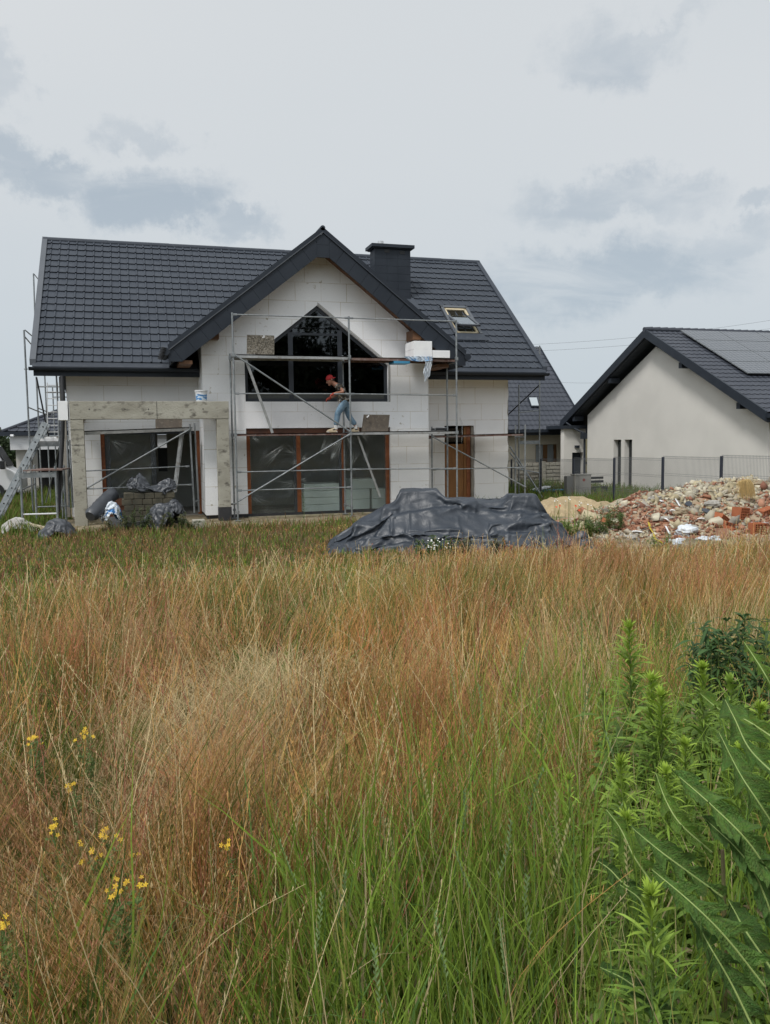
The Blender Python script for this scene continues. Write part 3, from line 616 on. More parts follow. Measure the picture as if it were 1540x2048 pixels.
# ---- entrance door
ed = MB().box(DE[0], DE[0]+0.07, YM+0.16, YM+0.24, 0.1, 2.48).build('entrance_door', 'door_wood', H)
MB().box(DE[1]-0.27, DE[1]-0.19, YM+0.16, YM+0.24, 0.1, 2.48).build('jamb', 'door_wood', ed)
MB().box(DE[0]+0.07, DE[1]-0.27, YM+0.19, YM+0.235, 0.1, 1.93).build('door_leaf', 'door_wood', ed)
MB().box(DE[1]-0.19, DE[1]-0.06, YM+0.14, YM+0.22, 0.1, 2.48).build('jamb', 'orange_wood', ed)
MB().box(DE[1]-0.05, DE[1]+0.03, YM+0.08, YM+0.30, 0.1, 2.49).build('reveal', 'blockwork', ed)
MB().box(DE[0]+0.07, DE[1]-0.27, YM+0.20, YM+0.23, 2.0, 2.42).build('transom_light', mat('dark_transom', (0.03, 0.025, 0.02), rough=0.15), ed)
MB().box(DE[0]+0.12, DE[0]+0.15, YM+0.15, YM+0.19, 1.0, 1.22).build('handle', 'galv', ed)
# loose cable by the door head
MB().tube([(10.0-0.22, YM-0.02, 2.75), (9.84, YM-0.05, 2.6), (9.83, YM-0.06, 2.2), (9.79, YM-0.1, 1.95)], 0.008, 6).build('loose_cable', 'white_paint', H)
# loose black downpipe standing at the left corner
MB().tube([atY(124, 752, 23.2), atY(126, 800, 23.1), atY(125, 870, 23.0), atY(116, 1028, 22.6)], 0.055, 12).build('downpipe', 'black', H)
MB().box(-1.83, -1.70, YM-0.05, YM+0.1, 0.1, 3.9).build('corner_strip', 'blockwork', H)
# ---- concrete pergola frame in front of the terrace
cfr = thing('terrace_pergola', 'bare concrete beam on two posts framing the terrace left of the white gable', 'pergola', (0.5, 22.2, 0))
MB().box(-1.46, 2.44, 21.95, 22.25, 2.70, 3.15).build('beam', 'concrete', cfr, bevel=0.008)
MB().box(-1.46, -1.15, 21.96, 22.24, -0.2, 2.699).build('post', 'concrete', cfr, bevel=0.008)
MB().box(2.12, 2.43, 21.96, 22.24, 0.38, 2.699).build('post', 'concrete', cfr, bevel=0.008)
MB().box(2.11, 2.44, 21.95, 22.25, -0.3, 0.38).build('post_foot', 'bitumen', cfr)
MB().box(-1.45, -1.2, 22.251, 24.04, 2.72, 2.95).build('side_beam', 'concrete', cfr)
for x in (-1.0, -0.15, 0.42, 1.78): MB().tube([(x, 21.944, 2.95), (x, 21.96, 2.95)], 0.016, 10).build('tie_hole', 'black', cfr)
for q_ in ((-1.462, -1.148, 21.955, 21.958, 2.44, 2.45), (-1.462, -1.148, 21.955, 21.958, 2.06, 2.07), (0.62, 0.63, 21.944, 21.949, 2.70, 3.15)): MB().box(*q_).build('formwork_joint', 'bitumen', cfr)

# ================================================================ neighbouring house on the right
RHX = 19.5
rh = thing('neighbour_house', 'pale rendered single-storey house with solar panels behind the mesh fence', 'house', (24, 28, -0.4))
RA = (27.86, 6.14); rsl = 0.517
WL_, WR_ = 32.85, 21.8
def rzz(y): return RA[1]-rsl*abs(y-RA[0])
NW = [(27.1, 1.95), (27.85, 1.95)]
outerw = [(WR_, -0.8), (27.62, -0.8), (27.62, 1.96), (28.02, 1.96), (28.02, -0.8), (28.42, -0.8), (28.42, 1.96), (28.85, 1.96), (28.85, -0.8), (WL_, -0.8), (WL_, rzz(WL_)-0.45), (RA[0], RA[1]-0.55), (WR_, rzz(WR_)-0.55)]
pw = lambda u: atX(u, 900, RHX).y
a1, a0 = pw(1227), pw(1242); b1, b0 = pw(1249), pw(1264)
outerw = [(WR_, -0.8), (b0, -0.8), (b0, 1.96), (b1, 1.96), (b1, -0.8), (a0, -0.8), (a0, 1.96), (a1, 1.96), (a1, -0.8), (WL_, -0.8), (WL_, rzz(WL_)-0.5), (RA[0], RA[1]-0.6), (WR_, rzz(WR_)-0.5)]
MB().wall(outerw, [], lambda a, b: (RHX, a, b), (0.35, 0, 0)).build('gable_wall', 'render_white', rh)
for q0, q1 in ((a0, a1), (b0, b1)):
    w = MB().box(RHX+0.22, RHX+0.30, q0, q1, -0.75, 1.96).build('slit_window', 'black', rh)
    MB().box(RHX+0.19, RHX+0.22, q0+0.06, q1-0.06, -0.6, 1.88).build('pane', 'glass', w)
MB().box(RHX+0.35, 33, WR_, WR_+0.3, -0.8, rzz(WR_)-0.4).build('side_wall', 'render_white', rh)
MB().box(RHX+0.35, 33, WL_-0.3, WL_, -0.8, rzz(WL_)-0.4).build('side_wall', 'render_white', rh)
for sg, ye in ((-1, 21.36), (1, 34.35)):
    ur = Vector((0, -sg, rsl)).normalized(); Lr = abs(ye-RA[0])*math.hypot(1, rsl)
    if sg < 0: tile_roof('roof', 'tile2', rh, (19.0, ye, rzz(ye)), (1, 0, 0), 14, ur, Lr, tw=0.23, rl=0.35, step=0.02, kind='wave')
    else: tile_roof('roof', 'tile2', rh, (33.0, ye, rzz(ye)), (-1, 0, 0), 14, ur, Lr, tw=0.23, rl=0.35, step=0.02, kind='wave')
    MB().prism([(19.05, ye, rzz(ye)-0.04), (19.05, RA[0], RA[1]-0.04), (19.05, RA[0], RA[1]-0.30), (19.05, ye, rzz(ye)-0.26)], (13.9, 0, 0)).build('roof_deck', 'trim', rh)
    MB().prism([(18.96, ye, rzz(ye)-0.27), (18.96, RA[0], RA[1]-0.27), (18.96, RA[0], RA[1]+0.06), (18.96, ye, rzz(ye)+0.06)], (0.07, 0, 0)).build('verge_board', 'trim', rh)
    m = MB()   # boarded soffit
    yy = min(ye, RA[0]); 
    nb = 30
    for k in range(nb):
        f0, f1 = k/nb, (k+0.94)/nb; ya, yb = ye+(RA[0]-ye)*f0, ye+(RA[0]-ye)*f1
        m.prism([(19.04, ya, rzz(ya)-0.275), (19.04, yb, rzz(yb)-0.275), (19.04, yb, rzz(yb)-0.30), (19.04, ya, rzz(ya)-0.30)], (RHX-19.04-0.002, 0, 0))
    m.build('soffit', 'trim', rh)
    MB().box(19.0, 33, ye-0.12 if sg < 0 else ye, ye if sg < 0 else ye+0.12, rzz(ye)-0.16, rzz(ye)-0.02).build('gutter', 'trim', rh)
for yq in (33.3, 30.4, 25.75, 22.7):
    MB().box(19.05, RHX-0.001, yq-0.09, yq+0.09, rzz(yq)-0.52, rzz(yq)-0.31).build('purlin', 'trim', rh)
m = MB(); x = 18.95
while x < 32.9:
    m.tube([(x, RA[0], RA[1]+0.03), (x+0.36, RA[0], RA[1]+0.04)], [0.10, 0.115], 10); x += 0.34
m.build('ridge_cap', 'tile2', rh)
# solar panels
M['solar'] = bpy.data.materials.new('solar_cells'); M['solar'].use_nodes = True
t_ = M['solar'].node_tree; bb = t_.nodes['Principled BSDF']; bb.inputs['Roughness'].default_value = 0.22; bb.inputs['Specular IOR Level'].default_value = 0.6
tcx = t_.nodes.new('ShaderNodeTexCoord'); mpx = t_.nodes.new('ShaderNodeMapping'); mpx.inputs['Scale'].default_value = (1, 1.13, 0.0); t_.links.new(tcx.outputs['Object'], mpx.inputs[0])
brk = t_.nodes.new('ShaderNodeTexBrick'); brk.offset = 0; brk.inputs['Brick Width'].default_value = 0.18; brk.inputs['Row Height'].default_value = 0.18; brk.inputs['Scale'].default_value = 1; brk.inputs['Mortar Size'].default_value = 0.008
brk.inputs['Color1'].default_value = (0.06, 0.07, 0.085, 1); brk.inputs['Color2'].default_value = (0.065, 0.075, 0.09, 1); brk.inputs['Mortar'].default_value = (0.24, 0.25, 0.26, 1)
t_.links.new(mpx.outputs[0], brk.inputs['Vector']); t_.links.new(brk.outputs[0], bb.inputs['Base Color'])
rrn = Vector((0, -rsl, 1)).normalized(); rru = Vector((0, 1, rsl)).normalized()
pt = onplane(1352, 667, (20, 21.36, rzz(21.36)), (0, -rsl, 1)); pb = onplane(1498, 754, (20, 21.36, rzz(21.36)), (0, -rsl, 1))
PX0 = (pt.x+pb.x)/2; Y1 = pt.y; Y0 = pb.y; npn = 4; ph_ = (Y1-Y0)/rru.y/npn
for i in range(5):
    for j in range(npn):
        c = Vector((PX0+0.02+1.76*(i+0.5), Y0, rzz(Y0))) + rru*(ph_*(j+0.5)) + rrn*0.13
        p = MB().obox(c, (0.87, 0, 0), rru*(ph_/2-0.012), rrn*0.018).build('solar_panel', 'galv', rh)
        MB().obox(c+rrn*0.02, (0.852, 0, 0), rru*(ph_/2-0.030), rrn*0.003).build('solar_cells', 'solar', p)
# porch set back on the left
PXL = atY(1128, 870, 33.5).x

dl, dr = atY(1144, 940, 33.5).x, atY(1166, 940, 33.5).x; dt = atY(1155, 905, 33.5).z
MB().wall([(PXL, -0.8), (dl, -0.8), (dl, dt), (dr, dt), (dr, -0.8), (RHX+0.3, -0.8), (RHX+0.3, 2.46), (PXL, 2.46)], [], lambda a, b: (a, 33.5, b), (0, 0.3, 0)).build('porch_wall', 'render_white', rh)
MB().box(dl, dr, 33.72, 33.78, -0.8, dt).build('side_door', 'trim', rh)
MB().box(PXL-0.1, RHX+0.6, 33.3, 35.0, 2.465, 2.62).build('porch_roof', 'trim', rh)
lp = atY(1154, 893, 33.45); MB().box(lp.x-0.1, lp.x+0.1, 33.38, 33.5, lp.z-0.05, lp.z+0.05).build('wall_lamp', 'trim', rh)
# rainwater pipe with hopper
dpx = atY(1169, 900, 33.0)
MB().tube([(dpx.x, 33.0, 2.0), (dpx.x, 33.0, -0.6)], 0.05, 10).box(dpx.x-0.16, dpx.x+0.16, 32.86, 33.1, 2.0, 2.28).tube([(dpx.x-0.6, 33.6, 2.75), (dpx.x-0.3, 33.3, 2.45), (dpx.x, 33.0, 2.25)], 0.045, 8).build('downpipe', 'trim', rh)

# ================================================================ cream house behind
bh = thing('cream_house', 'cream house with steep dark tiled roof and one bright skylight behind the building site', 'house', (16, 36, -0.3))
bs = 0.9; BX1 = 20.75; BY0 = 35.0
ub = Vector((0, 1, bs)).normalized()
tile_roof('roof', 'tile2', bh, (11.0, BY0, 2.45), (1, 0, 0), BX1-11.0, ub, 6.6, tw=0.25, rl=0.35, step=0.022, kind='wave')
tile_roof('roof', 'tile2', bh, (BX1, BY0+9.8, 2.45), (-1, 0, 0), BX1-11.0, Vector((0, -1, bs)), 6.6, tw=0.25, rl=0.35, kind='wave')
MB().prism([(11, BY0+0.03, 2.40), (11, BY0+4.9, 2.40+4.9*bs), (11, BY0+9.77, 2.40), (11, BY0+9.77, 2.2), (11, BY0+4.9, 2.2+4.9*bs), (11, BY0+0.03, 2.2)], (BX1-11, 0, 0)).build('roof_deck', 'trim', bh)
MB().box(11, BX1, BY0-0.12, BY0+0.0, 2.33, 2.45).build('gutter', 'trim', bh)
MB().prism([(BX1, BY0-0.03, 2.2), (BX1, BY0+4.9, 2.22+4.9*bs), (BX1, BY0+4.9, 2.52+4.9*bs), (BX1, BY0-0.03, 2.5)], (0.05, 0, 0)).build('verge_board', 'trim', bh)
wy = BY0+0.6
wl, wr = atY(1071, 900, wy).x, atY(1114, 900, wy).x; wt_, wb = atY(1095, 889, wy).z, atY(1095, 926, wy).z
MB().wall([(11.3, -0.6), (BX1-0.4, -0.6), (BX1-0.4, 2.3), (11.3, 2.3)], [[(wl, wb), (wr, wb), (wr, wt_), (wl, wt_)]], lambda a, b: (a, wy, b), (0, 0.3, 0)).build('front_wall', 'render_cream', bh)
wv = MB().box(wl, wr, wy+0.12, wy+0.18, wb, wt_).build('window', mat('window_board', (0.05, 0.05, 0.05), rough=0.8), bh)
xm = wl+(wr-wl)*0.5
MB().box(wl, wr, wy+0.061, wy+0.119, wb, wb+0.05).box(xm-0.13, xm+0.09, wy+0.06, wy+0.12, wb, wt_).box(wr-0.13, wr-0.0, wy+0.06, wy+0.12, wb, wt_).box(wl, wl+0.05, wy+0.06, wy+0.12, wb, wt_).build('frame', mat('oak_foil_frame', (0.17, 0.085, 0.03), rough=0.5), wv)
MB().box(wl+0.051, wr-0.14, wy+0.10, wy+0.119, wb+0.02, wt_-0.02).build('curtain', 'curtain', wv)
MB().wall([(BY0+0.6, -0.6), (BY0+9.2, -0.6), (BY0+9.2, 2.3), (BY0+4.9, 2.2+4.3*bs), (BY0+0.6, 2.3)], [], lambda a, b: (BX1-0.4, a, b), (-0.2, 0, 0)).build('gable_end_wall', 'render_cream', bh)
bn_ = Vector((0, -bs, 1)).normalized(); bp0 = (12, BY0, 2.45)
q = [onplane(u, v, bp0, (0, -bs, 1)) for u, v in ((1054, 797), (1073, 797), (1079, 816), (1061, 816))]
q = [Vector((q[0].x, q[0].y, q[0].z)), Vector((q[1].x, q[0].y, q[0].z)), Vector((q[1].x, q[2].y, q[2].z)), Vector((q[0].x, q[2].y, q[2].z))]
q = [onplane(u, v, bp0, (0, -bs, 1)) for u, v in ((1055, 797), (1073, 797), (1078, 816), (1061, 816))]
s_ = MB().prism([p for p in q], bn_*0.10).build('skylight', 'trim', bh)
cc = sum(q, Vector())/4
MB().prism([cc+(p-cc)*0.84+bn_*0.102 for p in q], bn_*0.01).build('pane', mat('skylight_glass', (0.55, 0.60, 0.62), rough=0.05, spec=1.0, metal=0.6), s_)

# ================================================================ white house far left
lh = thing('white_house', 'low white house with a hipped dark roof and open garage at the left edge', 'house', (-3.5, 37, 0))
ly = 36.0
e0 = atY(3, 864, ly); ez = e0.z
apx, apy, apz = -0.8, ly+5.5, ez+5.5*0.45
ul = Vector((0, 1, 0.45)).normalized()
lx0 = e0.x
def hipclip(a, s): return a > s*ul.y*1.0 and a < 9.5 - s*ul.y*0.2
tile_roof('roof', 'tile2', lh, (lx0, ly, ez), (1, 0, 0), 9.5, ul, 6.0, tw=0.3, rl=0.4, step=0.03, kind='pan', clip=hipclip)
MB().prism([(lx0+0.02, ly+0.02, ez-0.03), (lx0+9.5, ly+0.02, ez-0.03), (lx0+9.5, ly+5.4, ez+5.4*0.45-0.04), (lx0+5.4, ly+5.4, ez+5.4*0.45-0.04)], (0, 0, -0.12)).build('roof_deck', 'trim', lh)
MB().prism([(lx0, ly, ez), (lx0, ly+11, ez), (lx0+5.5, ly+5.5, ez+5.5*0.45)], (0, 0, -0.12)).build('hip_slope', 'tile2', lh)
MB().tube([(lx0, ly, ez+0.02), (lx0+5.5, ly+5.5, ez+5.5*0.45+0.05)], 0.07, 8).build('hip_cap', 'tile2', lh)
MB().box(lx0-0.05, lx0+9.5, ly-0.12, ly-0.0, ez-0.16, ez).build('gutter', 'trim', lh)
f_ = atY(20, 895, ly); gl_ = atY(63, 895, ly+0.5); 
MB().box(f_.x, lx0+9.5, ly+0.05, ly+0.4, f_.z-0.1, ez-0.17).build('lintel_band', 'white_paint', lh)
MB().box(f_.x+0.15, gl_.x, ly+0.42, ly+0.8, -0.4, ez-0.18).build('front_wall', 'render_white', lh)
MB().box(gl_.x, lx0+9.5, ly+2.6, ly+2.8, -0.4, f_.z-0.1).build('garage_back_wall', mat('garage_shade', (0.02, 0.022, 0.025), rough=0.8), lh)  # near-black wall colour stands in for the shade inside the garage
MB().box(f_.x+0.15, lx0+9.5, ly+2.8, ly+10, -0.4, ez-0.2).build('house_body', 'render_white', lh)
MB().box(lx0+5.2, lx0+5.35, ly+0.45, ly+0.6, -0.4, f_.z-0.1).build('garage_post', 'door_wood', lh)
cm = atY(22, 871, ly-0.02); MB().tube([(cm.x, ly-0.1, cm.z), (cm.x+0.12, ly-0.16, cm.z-0.02)], 0.05, 8).build('security_camera', 'white_paint', lh)
# ================================================================ GROUND
def grid_ground():
    xs = np.concatenate([np.linspace(-600, -40, 15), np.linspace(-30, 40, 180), np.linspace(50, 600, 15)])
    ys = np.concatenate([np.linspace(-400, -12, 10), np.linspace(-10, 50, 160), np.linspace(60, 900, 18)])
    P = [[(x, y, ground_z(x, y)) for x in xs] for y in ys]
    return MB().grid(P)
M['soil'] = mat('dry_grassy_soil', (0.055, 0.055, 0.022), (0.10, 0.082, 0.045), 1.1, 0.95, bump=0.6, bscale=18, c3=(0.16, 0.125, 0.08), s3=5)
g = grid_ground().build('ground', 'soil', None, smooth=True, fix=False); g['kind'] = 'structure'
M['sand'] = mat('yellow_sand', (0.40, 0.31, 0.185), (0.30, 0.235, 0.145), 3, 0.95, bump=0.7, bscale=14, c3=(0.47, 0.39, 0.26), s3=16)
M['dirt'] = mat('trodden_building_sand', (0.27, 0.22, 0.145), (0.13, 0.11, 0.065), 1.4, 0.95, bump=0.6, bscale=16, c3=(0.42, 0.38, 0.30), s3=9)
# bare, trodden strip along the house and round to the rubble, laid just over the soil
def patch(name, outline_f, x0, x1, y0, y1, step, material, h=0.012):
    nx, ny = int((x1-x0)/step), int((y1-y0)/step); idx = {}; V = []; F = []
    def vid(i, j):
        if (i, j) not in idx:
            x = x0+i*step; y = y0+j*step; idx[(i, j)] = len(V); e = outline_f(x, y)
            V.append((x, y, ground_z(x, y)+min(h*2.2, max(-0.02, e*0.06))))
        return idx[(i, j)]
    for i in range(nx):
        for j in range(ny):
            x = x0+(i+0.5)*step; y = y0+(j+0.5)*step
            if outline_f(x, y) > -0.35: F.append((vid(i, j), vid(i+1, j), vid(i+1, j+1), vid(i, j+1)))
    return MB().add(V, F).build(name, material, None, smooth=True, fix=False)
def dirt_f(x, y):
    e = 0.0
    a = min((y-20.6)*0.8, 24.2-y, x+2.2, 13.5-x)-0.1
    b = min((y-11.6), 22-y, x-8.0, 16-x)
    c = 0.45-abs(y-11.4-0.15*(x-4))*0.8 if 2.8 < x < 7 else -1
    return max(a, b, c) + 0.9*nz(x, y, 0.9, 4.0) + 0.4*nz(x, y, 2.6, 7.0)
d = patch('dirt_path', dirt_f, -4, 17, 10, 25, 0.16, 'dirt'); d['kind'] = 'structure'

# ================================================================ SCAFFOLDING
def coupler(mb, p): mb.obox(p, (0.035, 0, 0), (0, 0.045, 0), (0, 0, 0.045))
def rail(name, p, q, t, r=0.017, mt='galv'):
    p, q = Vector(p), Vector(q); d = (q-p).normalized()
    m = MB().tube([p, q], r, 8); m.bar(p-d*0.01, p+d*0.09, 0.012, 0.055); m.bar(q-d*0.09, q+d*0.01, 0.012, 0.055); return m.build(name, mt, t)
def post(x, y, z0, z1, t, mt='galv', foot=True, r=0.0245):
    m = MB().tube([(x, y, z0), (x, y, z1)], r, 10)
    if foot: m.box(x-0.07, x+0.07, y-0.07, y+0.07, z0-0.02, z0-0.005); m.tube([(x, y, z0-0.01), (x, y, z0+0.22)], r*0.7, 8); m.tube([(x, y, z0+0.18), (x, y, z0+0.24)], r*1.7, 8)
    return m.build('post', mt, t)
def deck(p, q, dy, t, mt='alu', h=0.075, name='deck'):
    """plank deck from p to q (front edge), running dy back"""
    p, q = Vector(p), Vector(q); d = (q-p); back = Vector((0, dy, 0)); m = MB()
    m.prism([p, q, q+back, p+back], (0, 0, -0.025))
    m.prism([p, q, q+back*0.06, p+back*0.06], (0, 0, -h)); m.prism([p+back*0.94, q+back*0.94, q+back, p+back], (0, 0, -h))
    return m.build(name, mt, t)
sc = thing('scaffolding', 'two-bay steel frame scaffold standing before the glazed white gable', 'scaffold', (5.6, 21.97, 0), 'steel scaffolds round the house')
SX = [2.555, 5.625, 8.695]; YO, YI = 21.608, 22.338
for i, x in enumerate(SX):
    post(x, YO, 0.06, 5.38, sc); post(x, YI, 0.06, 4.42, sc)
    for zl in (2.18, 4.22):
        MB().tube([(x, YO, zl), (x, YI, zl)], 0.022, 8).build('transom', 'galv', sc)
        m = MB(); coupler(m, (x, YO, zl+0.09)); m.build('coupler', 'galv', sc)
        m = MB(); coupler(m, (x, YI, zl+0.09)); m.build('coupler', 'galv', sc)
for (a, za, b, zb2) in ((0, 5.33, 1, 5.33), (1, 5.33, 2, 5.33), (0, 3.33, 1, 3.33), (1, 3.33, 2, 3.30), (0, 1.31, 1, 1.31), (1, 1.31, 2, 1.27), (0, 0.83, 1, 0.83)):
    rail('guardrail', (SX[a]+0.03, YO-0.02, za), (SX[b]-0.03, YO-0.02, zb2), sc)
rail('brace', (SX[0]+0.05, YO-0.04, 4.30), (SX[1]-0.03, YO-0.04, 2.33), sc, 0.021)
rail('brace', (SX[0]+0.02, YO-0.04, 0.56), (SX[1]-0.03, YO-0.04, 2.26), sc, 0.021)
# little screw jacks and a low cross tube by the middle frame
MB().tube([(5.60, YI, 0.32), (5.64, YO, 0.30)], 0.02, 8).build('transom', 'galv', sc)
MB().tube([(2.45, YI, 0.42), (2.56, YO, 0.50)], 0.024, 8).build('transom', 'galv', sc)
deck((SX[0]+0.03, YO+0.03, 4.335), (SX[1]-0.03, YO+0.03, 4.335), 0.64, sc, 'alu', 0.09)
deck((SX[1]+0.03, YO+0.03, 4.315), (SX[2]-0.03, YO+0.03, 4.315), 0.64, sc, 'rust', 0.085)
deck((SX[0]+0.03, YO+0.03, 2.30), (SX[1]-0.03, YO+0.03, 2.30), 0.64, sc, 'rust', 0.06)
deck((SX[1]+0.03, YO+0.03, 2.325), (SX[2]-0.03, YO+0.03, 2.325), 0.64, sc, 'alu', 0.085)
# open hatch lids standing up from the decks
a, b_, c_, d_ = atY(493.5, 708, YO+0.2), atY(548.5, 709, YO+0.2), atY(548.5, 671, YO+0.25), atY(494, 669.5, YO+0.25)
MB().prism([a, b_, c_, d_], (0, 0.012, 0)).build('hatch_lid', 'board', sc, label='granular grey hatch lid standing open on the upper deck')
a, b_, c_, d_ = atY(722.5, 865, YO+0.2), atY(776, 866, YO+0.2), atY(779.5, 829.5, YO+0.3), atY(727.5, 829, YO+0.3)
MB().prism([a, b_, c_, d_], (0, 0.012, 0)).build('hatch_lid', 'board_dark', sc, label='brown hatch lid standing open on the lower deck')
m = MB(); p = atY(736, 833, YO+0.18); m.tube([p+Vector((-0.03, 0, -0.03)), p, p+Vector((0.03, 0, 0.03))], 0.02, 8); m.build('hatch_handle', 'white_paint', sc)
p = atY(526, 673, YO+0.18); m = MB(); m.tube([p+Vector((-0.02, 0, -0.03)), p+Vector((0.03, 0, -0.02)), p+Vector((0.025, 0, 0.03))], 0.018, 8); m.build('hatch_handle', 'white_paint', sc)
# ladders
def ladder(p, q, w, t_or_label, n, mt='alu', sz=0.06, sides=(0, 1, 0), th=0.025, grp=None, holes=False):
    p, q = Vector(p), Vector(q); sd_ = Vector(sides).normalized()*w/2
    t = thing('ladder', t_or_label, 'ladder', tuple(p), grp)
    nrm = (q-p).normalized().cross(sd_.normalized())
    for s in (-1, 1):
        MB().bar(p+sd_*s, q+sd_*s, th, sz, up=nrm).build('stile', mt, t)
    for k in range(n):
        c = p+(q-p)*((k+0.6)/n); MB().tube([c-sd_*(1 if not holes else 1.08), c+sd_*(1 if not holes else 1.08)], 0.014, 6).build('rung', mt if not holes else 'black' if False else mt, t)
    return t
LG = 'ladders on the scaffolds'
ladder(atY(545, 866, YO+0.3), atY(491, 718, YO+0.3), 0.32, 'thin aluminium ladder between the two decks beside the gable window', 7, sz=0.065, sides=(0.15, 1, 0), grp=LG)
ladder(atY(760, 992, YO+0.35), atY(716, 872, YO+0.35), 0.34, 'aluminium ladder slanting down from the lower deck to the tarp-covered heap', 7, sz=0.05, sides=(0.3, 1, 0), grp=LG)
# wing scaffold before the entrance
s2 = thing('scaffolding', 'low single-bay steel scaffold crossing the brown entrance door', 'scaffold', (10, 23.4, 0), 'steel scaffolds round the house')
Y2 = 23.1
for x, top in ((8.50, 2.46), (11.55, 2.50)):
    post(x, Y2, 0.05, top, s2); post(x+0.03, Y2+0.73, 0.05, top, s2)
    MB().tube([(x, Y2, 2.12), (x+0.03, Y2+0.73, 2.12)], 0.022, 8).build('transom', 'galv', s2)
deck((8.35, Y2+0.02, 2.20), (11.50, Y2+0.02, 2.24), 0.64, s2, 'rust', 0.07)
rail('guardrail', (8.53, Y2-0.03, 1.19), (11.50, Y2-0.03, 1.19), s2); rail('brace', (8.50, Y2-0.04, 2.17), (11.55, Y2-0.04, 0.58), s2, 0.021)
# black trowel box on the deck edge
tb = thing('tool_tray', 'flat black plastic tray of tools on the scaffold beside the entrance door', 'tray', tuple(atY(890, 862, YO+0.3)))
a = atY(868, 861.5, YO+0.3); b_ = atY(890, 861.5, YO+0.3)
MB().box(a.x, b_.x, YO+0.15, YO+0.5, 2.335, 2.36).box(a.x, b_.x, YO+0.14, YO+0.16, 2.36, 2.40).box(a.x, b_.x, YO+0.49, YO+0.51, 2.36, 2.40).build('tray', 'black', tb)
m = MB()
for k in range(4): m.box(a.x+0.05+k*0.08, a.x+0.08+k*0.08, YO+0.2, YO+0.4, 2.362, 2.39)
m.tube([(a.x+0.02, YO+0.18, 2.41), (b_.x-0.02, YO+0.18, 2.41)], 0.01, 6); m.build('tools', 'galv', tb)
# terrace scaffold
s3 = thing('scaffolding', 'narrow steel scaffold under the concrete beam before the terrace door', 'scaffold', (0.2, 23.3, 0), 'steel scaffolds round the house')
Y3 = 23.0
def post2(p, q, t): return MB().tube([p, q], 0.0245, 10).build('post', 'galv', t)
post2(atY(379.5, 848, Y3), atY(388.8, 1026, Y3), s3); post2(atY(389, 846, Y3+0.35), atY(398, 1024, Y3+0.35), s3)
post2(Vector((-1.32, Y3, 0.05)), Vector((-1.30, Y3, 2.5)), s3); post2(Vector((-1.32, Y3+0.7, 0.05)), Vector((-1.30, Y3+0.7, 2.5)), s3)
a, b_ = atY(150, 867, Y3), atY(385, 858.5, Y3)
deck(a+Vector((0, 0, 0.06)), b_+Vector((0, 0, 0.06)), 0.6, s3, 'alu', 0.10)
rail('guardrail', atY(150, 943, Y3-0.02), atY(378, 932.5, Y3-0.02), s3); rail('guardrail', atY(152, 979, Y3-0.02), atY(384, 969, Y3-0.02), s3)
rail('brace', atY(158, 985, Y3-0.04), atY(379, 859, Y3-0.04), s3, 0.022)
MB().tube([atY(388, 1004, Y3), atY(398, 1000, Y3+0.3)], 0.02, 8).build('transom', 'galv', s3)
a, b_, c_, d_ = atY(311, 857, Y3+0.1), atY(364, 855, Y3+0.1), atY(364.5, 838, Y3+0.25), atY(311, 838, Y3+0.25)
MB().prism([a, b_, c_, d_], (0, 0.012, 0)).build('hatch_lid', 'board_dark', s3)
ladder(atY(349, 985, Y3+0.3), atY(364, 866, Y3+0.3), 0.3, 'aluminium ladder hanging from the terrace scaffold above the black foil heap', 6, sz=0.075, sides=(0.2, 1, 0), grp=LG)
# scaffold along the left gable end: wide frames one behind the other
s4 = thing('scaffolding', 'tall bare scaffold frames along the left end of the unfinished house', 'scaffold', (-2.9, 26, 0), 'steel scaffolds round the house')
fr = [(24.4, 5.16, -2.68, -1.92), (27.5, 4.15, -2.74, -1.98), (30.6, 6.6, -2.78, -2.02), (33.6, 4.2, -2.8, -2.1)]
for i, (y, top, xa, xb) in enumerate(fr):
    MB().tube([(xa, y, 0.0), (xa, y, top)], 0.0245, 10).build('post', 'galv', s4)
    MB().tube([(xb, y, 0.0), (xb, y, min(top, 3.95))], 0.0245, 10).build('post', 'galv', s4)
    m = MB().bar((xa, y, 2.09), (xb, y, 2.09), 0.04, 0.12); m.build('transom', 'galv', s4)
    if i: MB().tube([(xa, y, 3.85), (xb, y, 3.85)], 0.022, 8).build('transom', 'galv', s4)
for i in range(3):
    (y, t_, xa, xb), (y2, _, xa2, _) = fr[i], fr[i+1]
    MB().tube([(xa, y, 3.1), (xa2, y2, 3.1)], 0.018, 6).build('guardrail', 'galv', s4)
    MB().tube([(xa, y, 5.0 if i == 0 else 3.2), (xa2, y2, 5.0 if i == 0 else 3.2)], 0.018, 6).build('guardrail', 'galv', s4)
    MB().tube([(xa+0.7, y, 0.3), (xa2+0.7, y2, 1.1)], 0.018, 6).build('guardrail', 'galv', s4)
    MB().prism([(xa+0.04, y, 2.18), (xb-0.04, y, 2.18), (xb-0.04, y2, 2.18), (xa+0.04, y2, 2.18)], (0, 0, -0.05)).build('deck', 'alu' if i == 0 else 'rust', s4)
MB().tube([atY(73, 755, 24.5), atY(98, 878, 24.6)], 0.022, 8).build('brace', 'black', s4)
MB().tube([atY(118, 895, 25), atY(92, 1005, 26)], 0.018, 8).build('brace', 'galv', s4)
MB().tube([atY(140, 900, 25), atY(128, 1010, 25)], 0.02, 8).build('brace', 'galv', s4)
for u0, u1, y in ((127, 131, 25.0), (134, 139, 23.6), (139, 146, 23.4)):
    post2(atY(u0, 880, y), atY(u1, 1015, y), s4)
MB().tube([atY(50, 660, 24.4), atY(64, 672, 25.2)], 0.016, 6).build('guardrail', 'galv', s4)
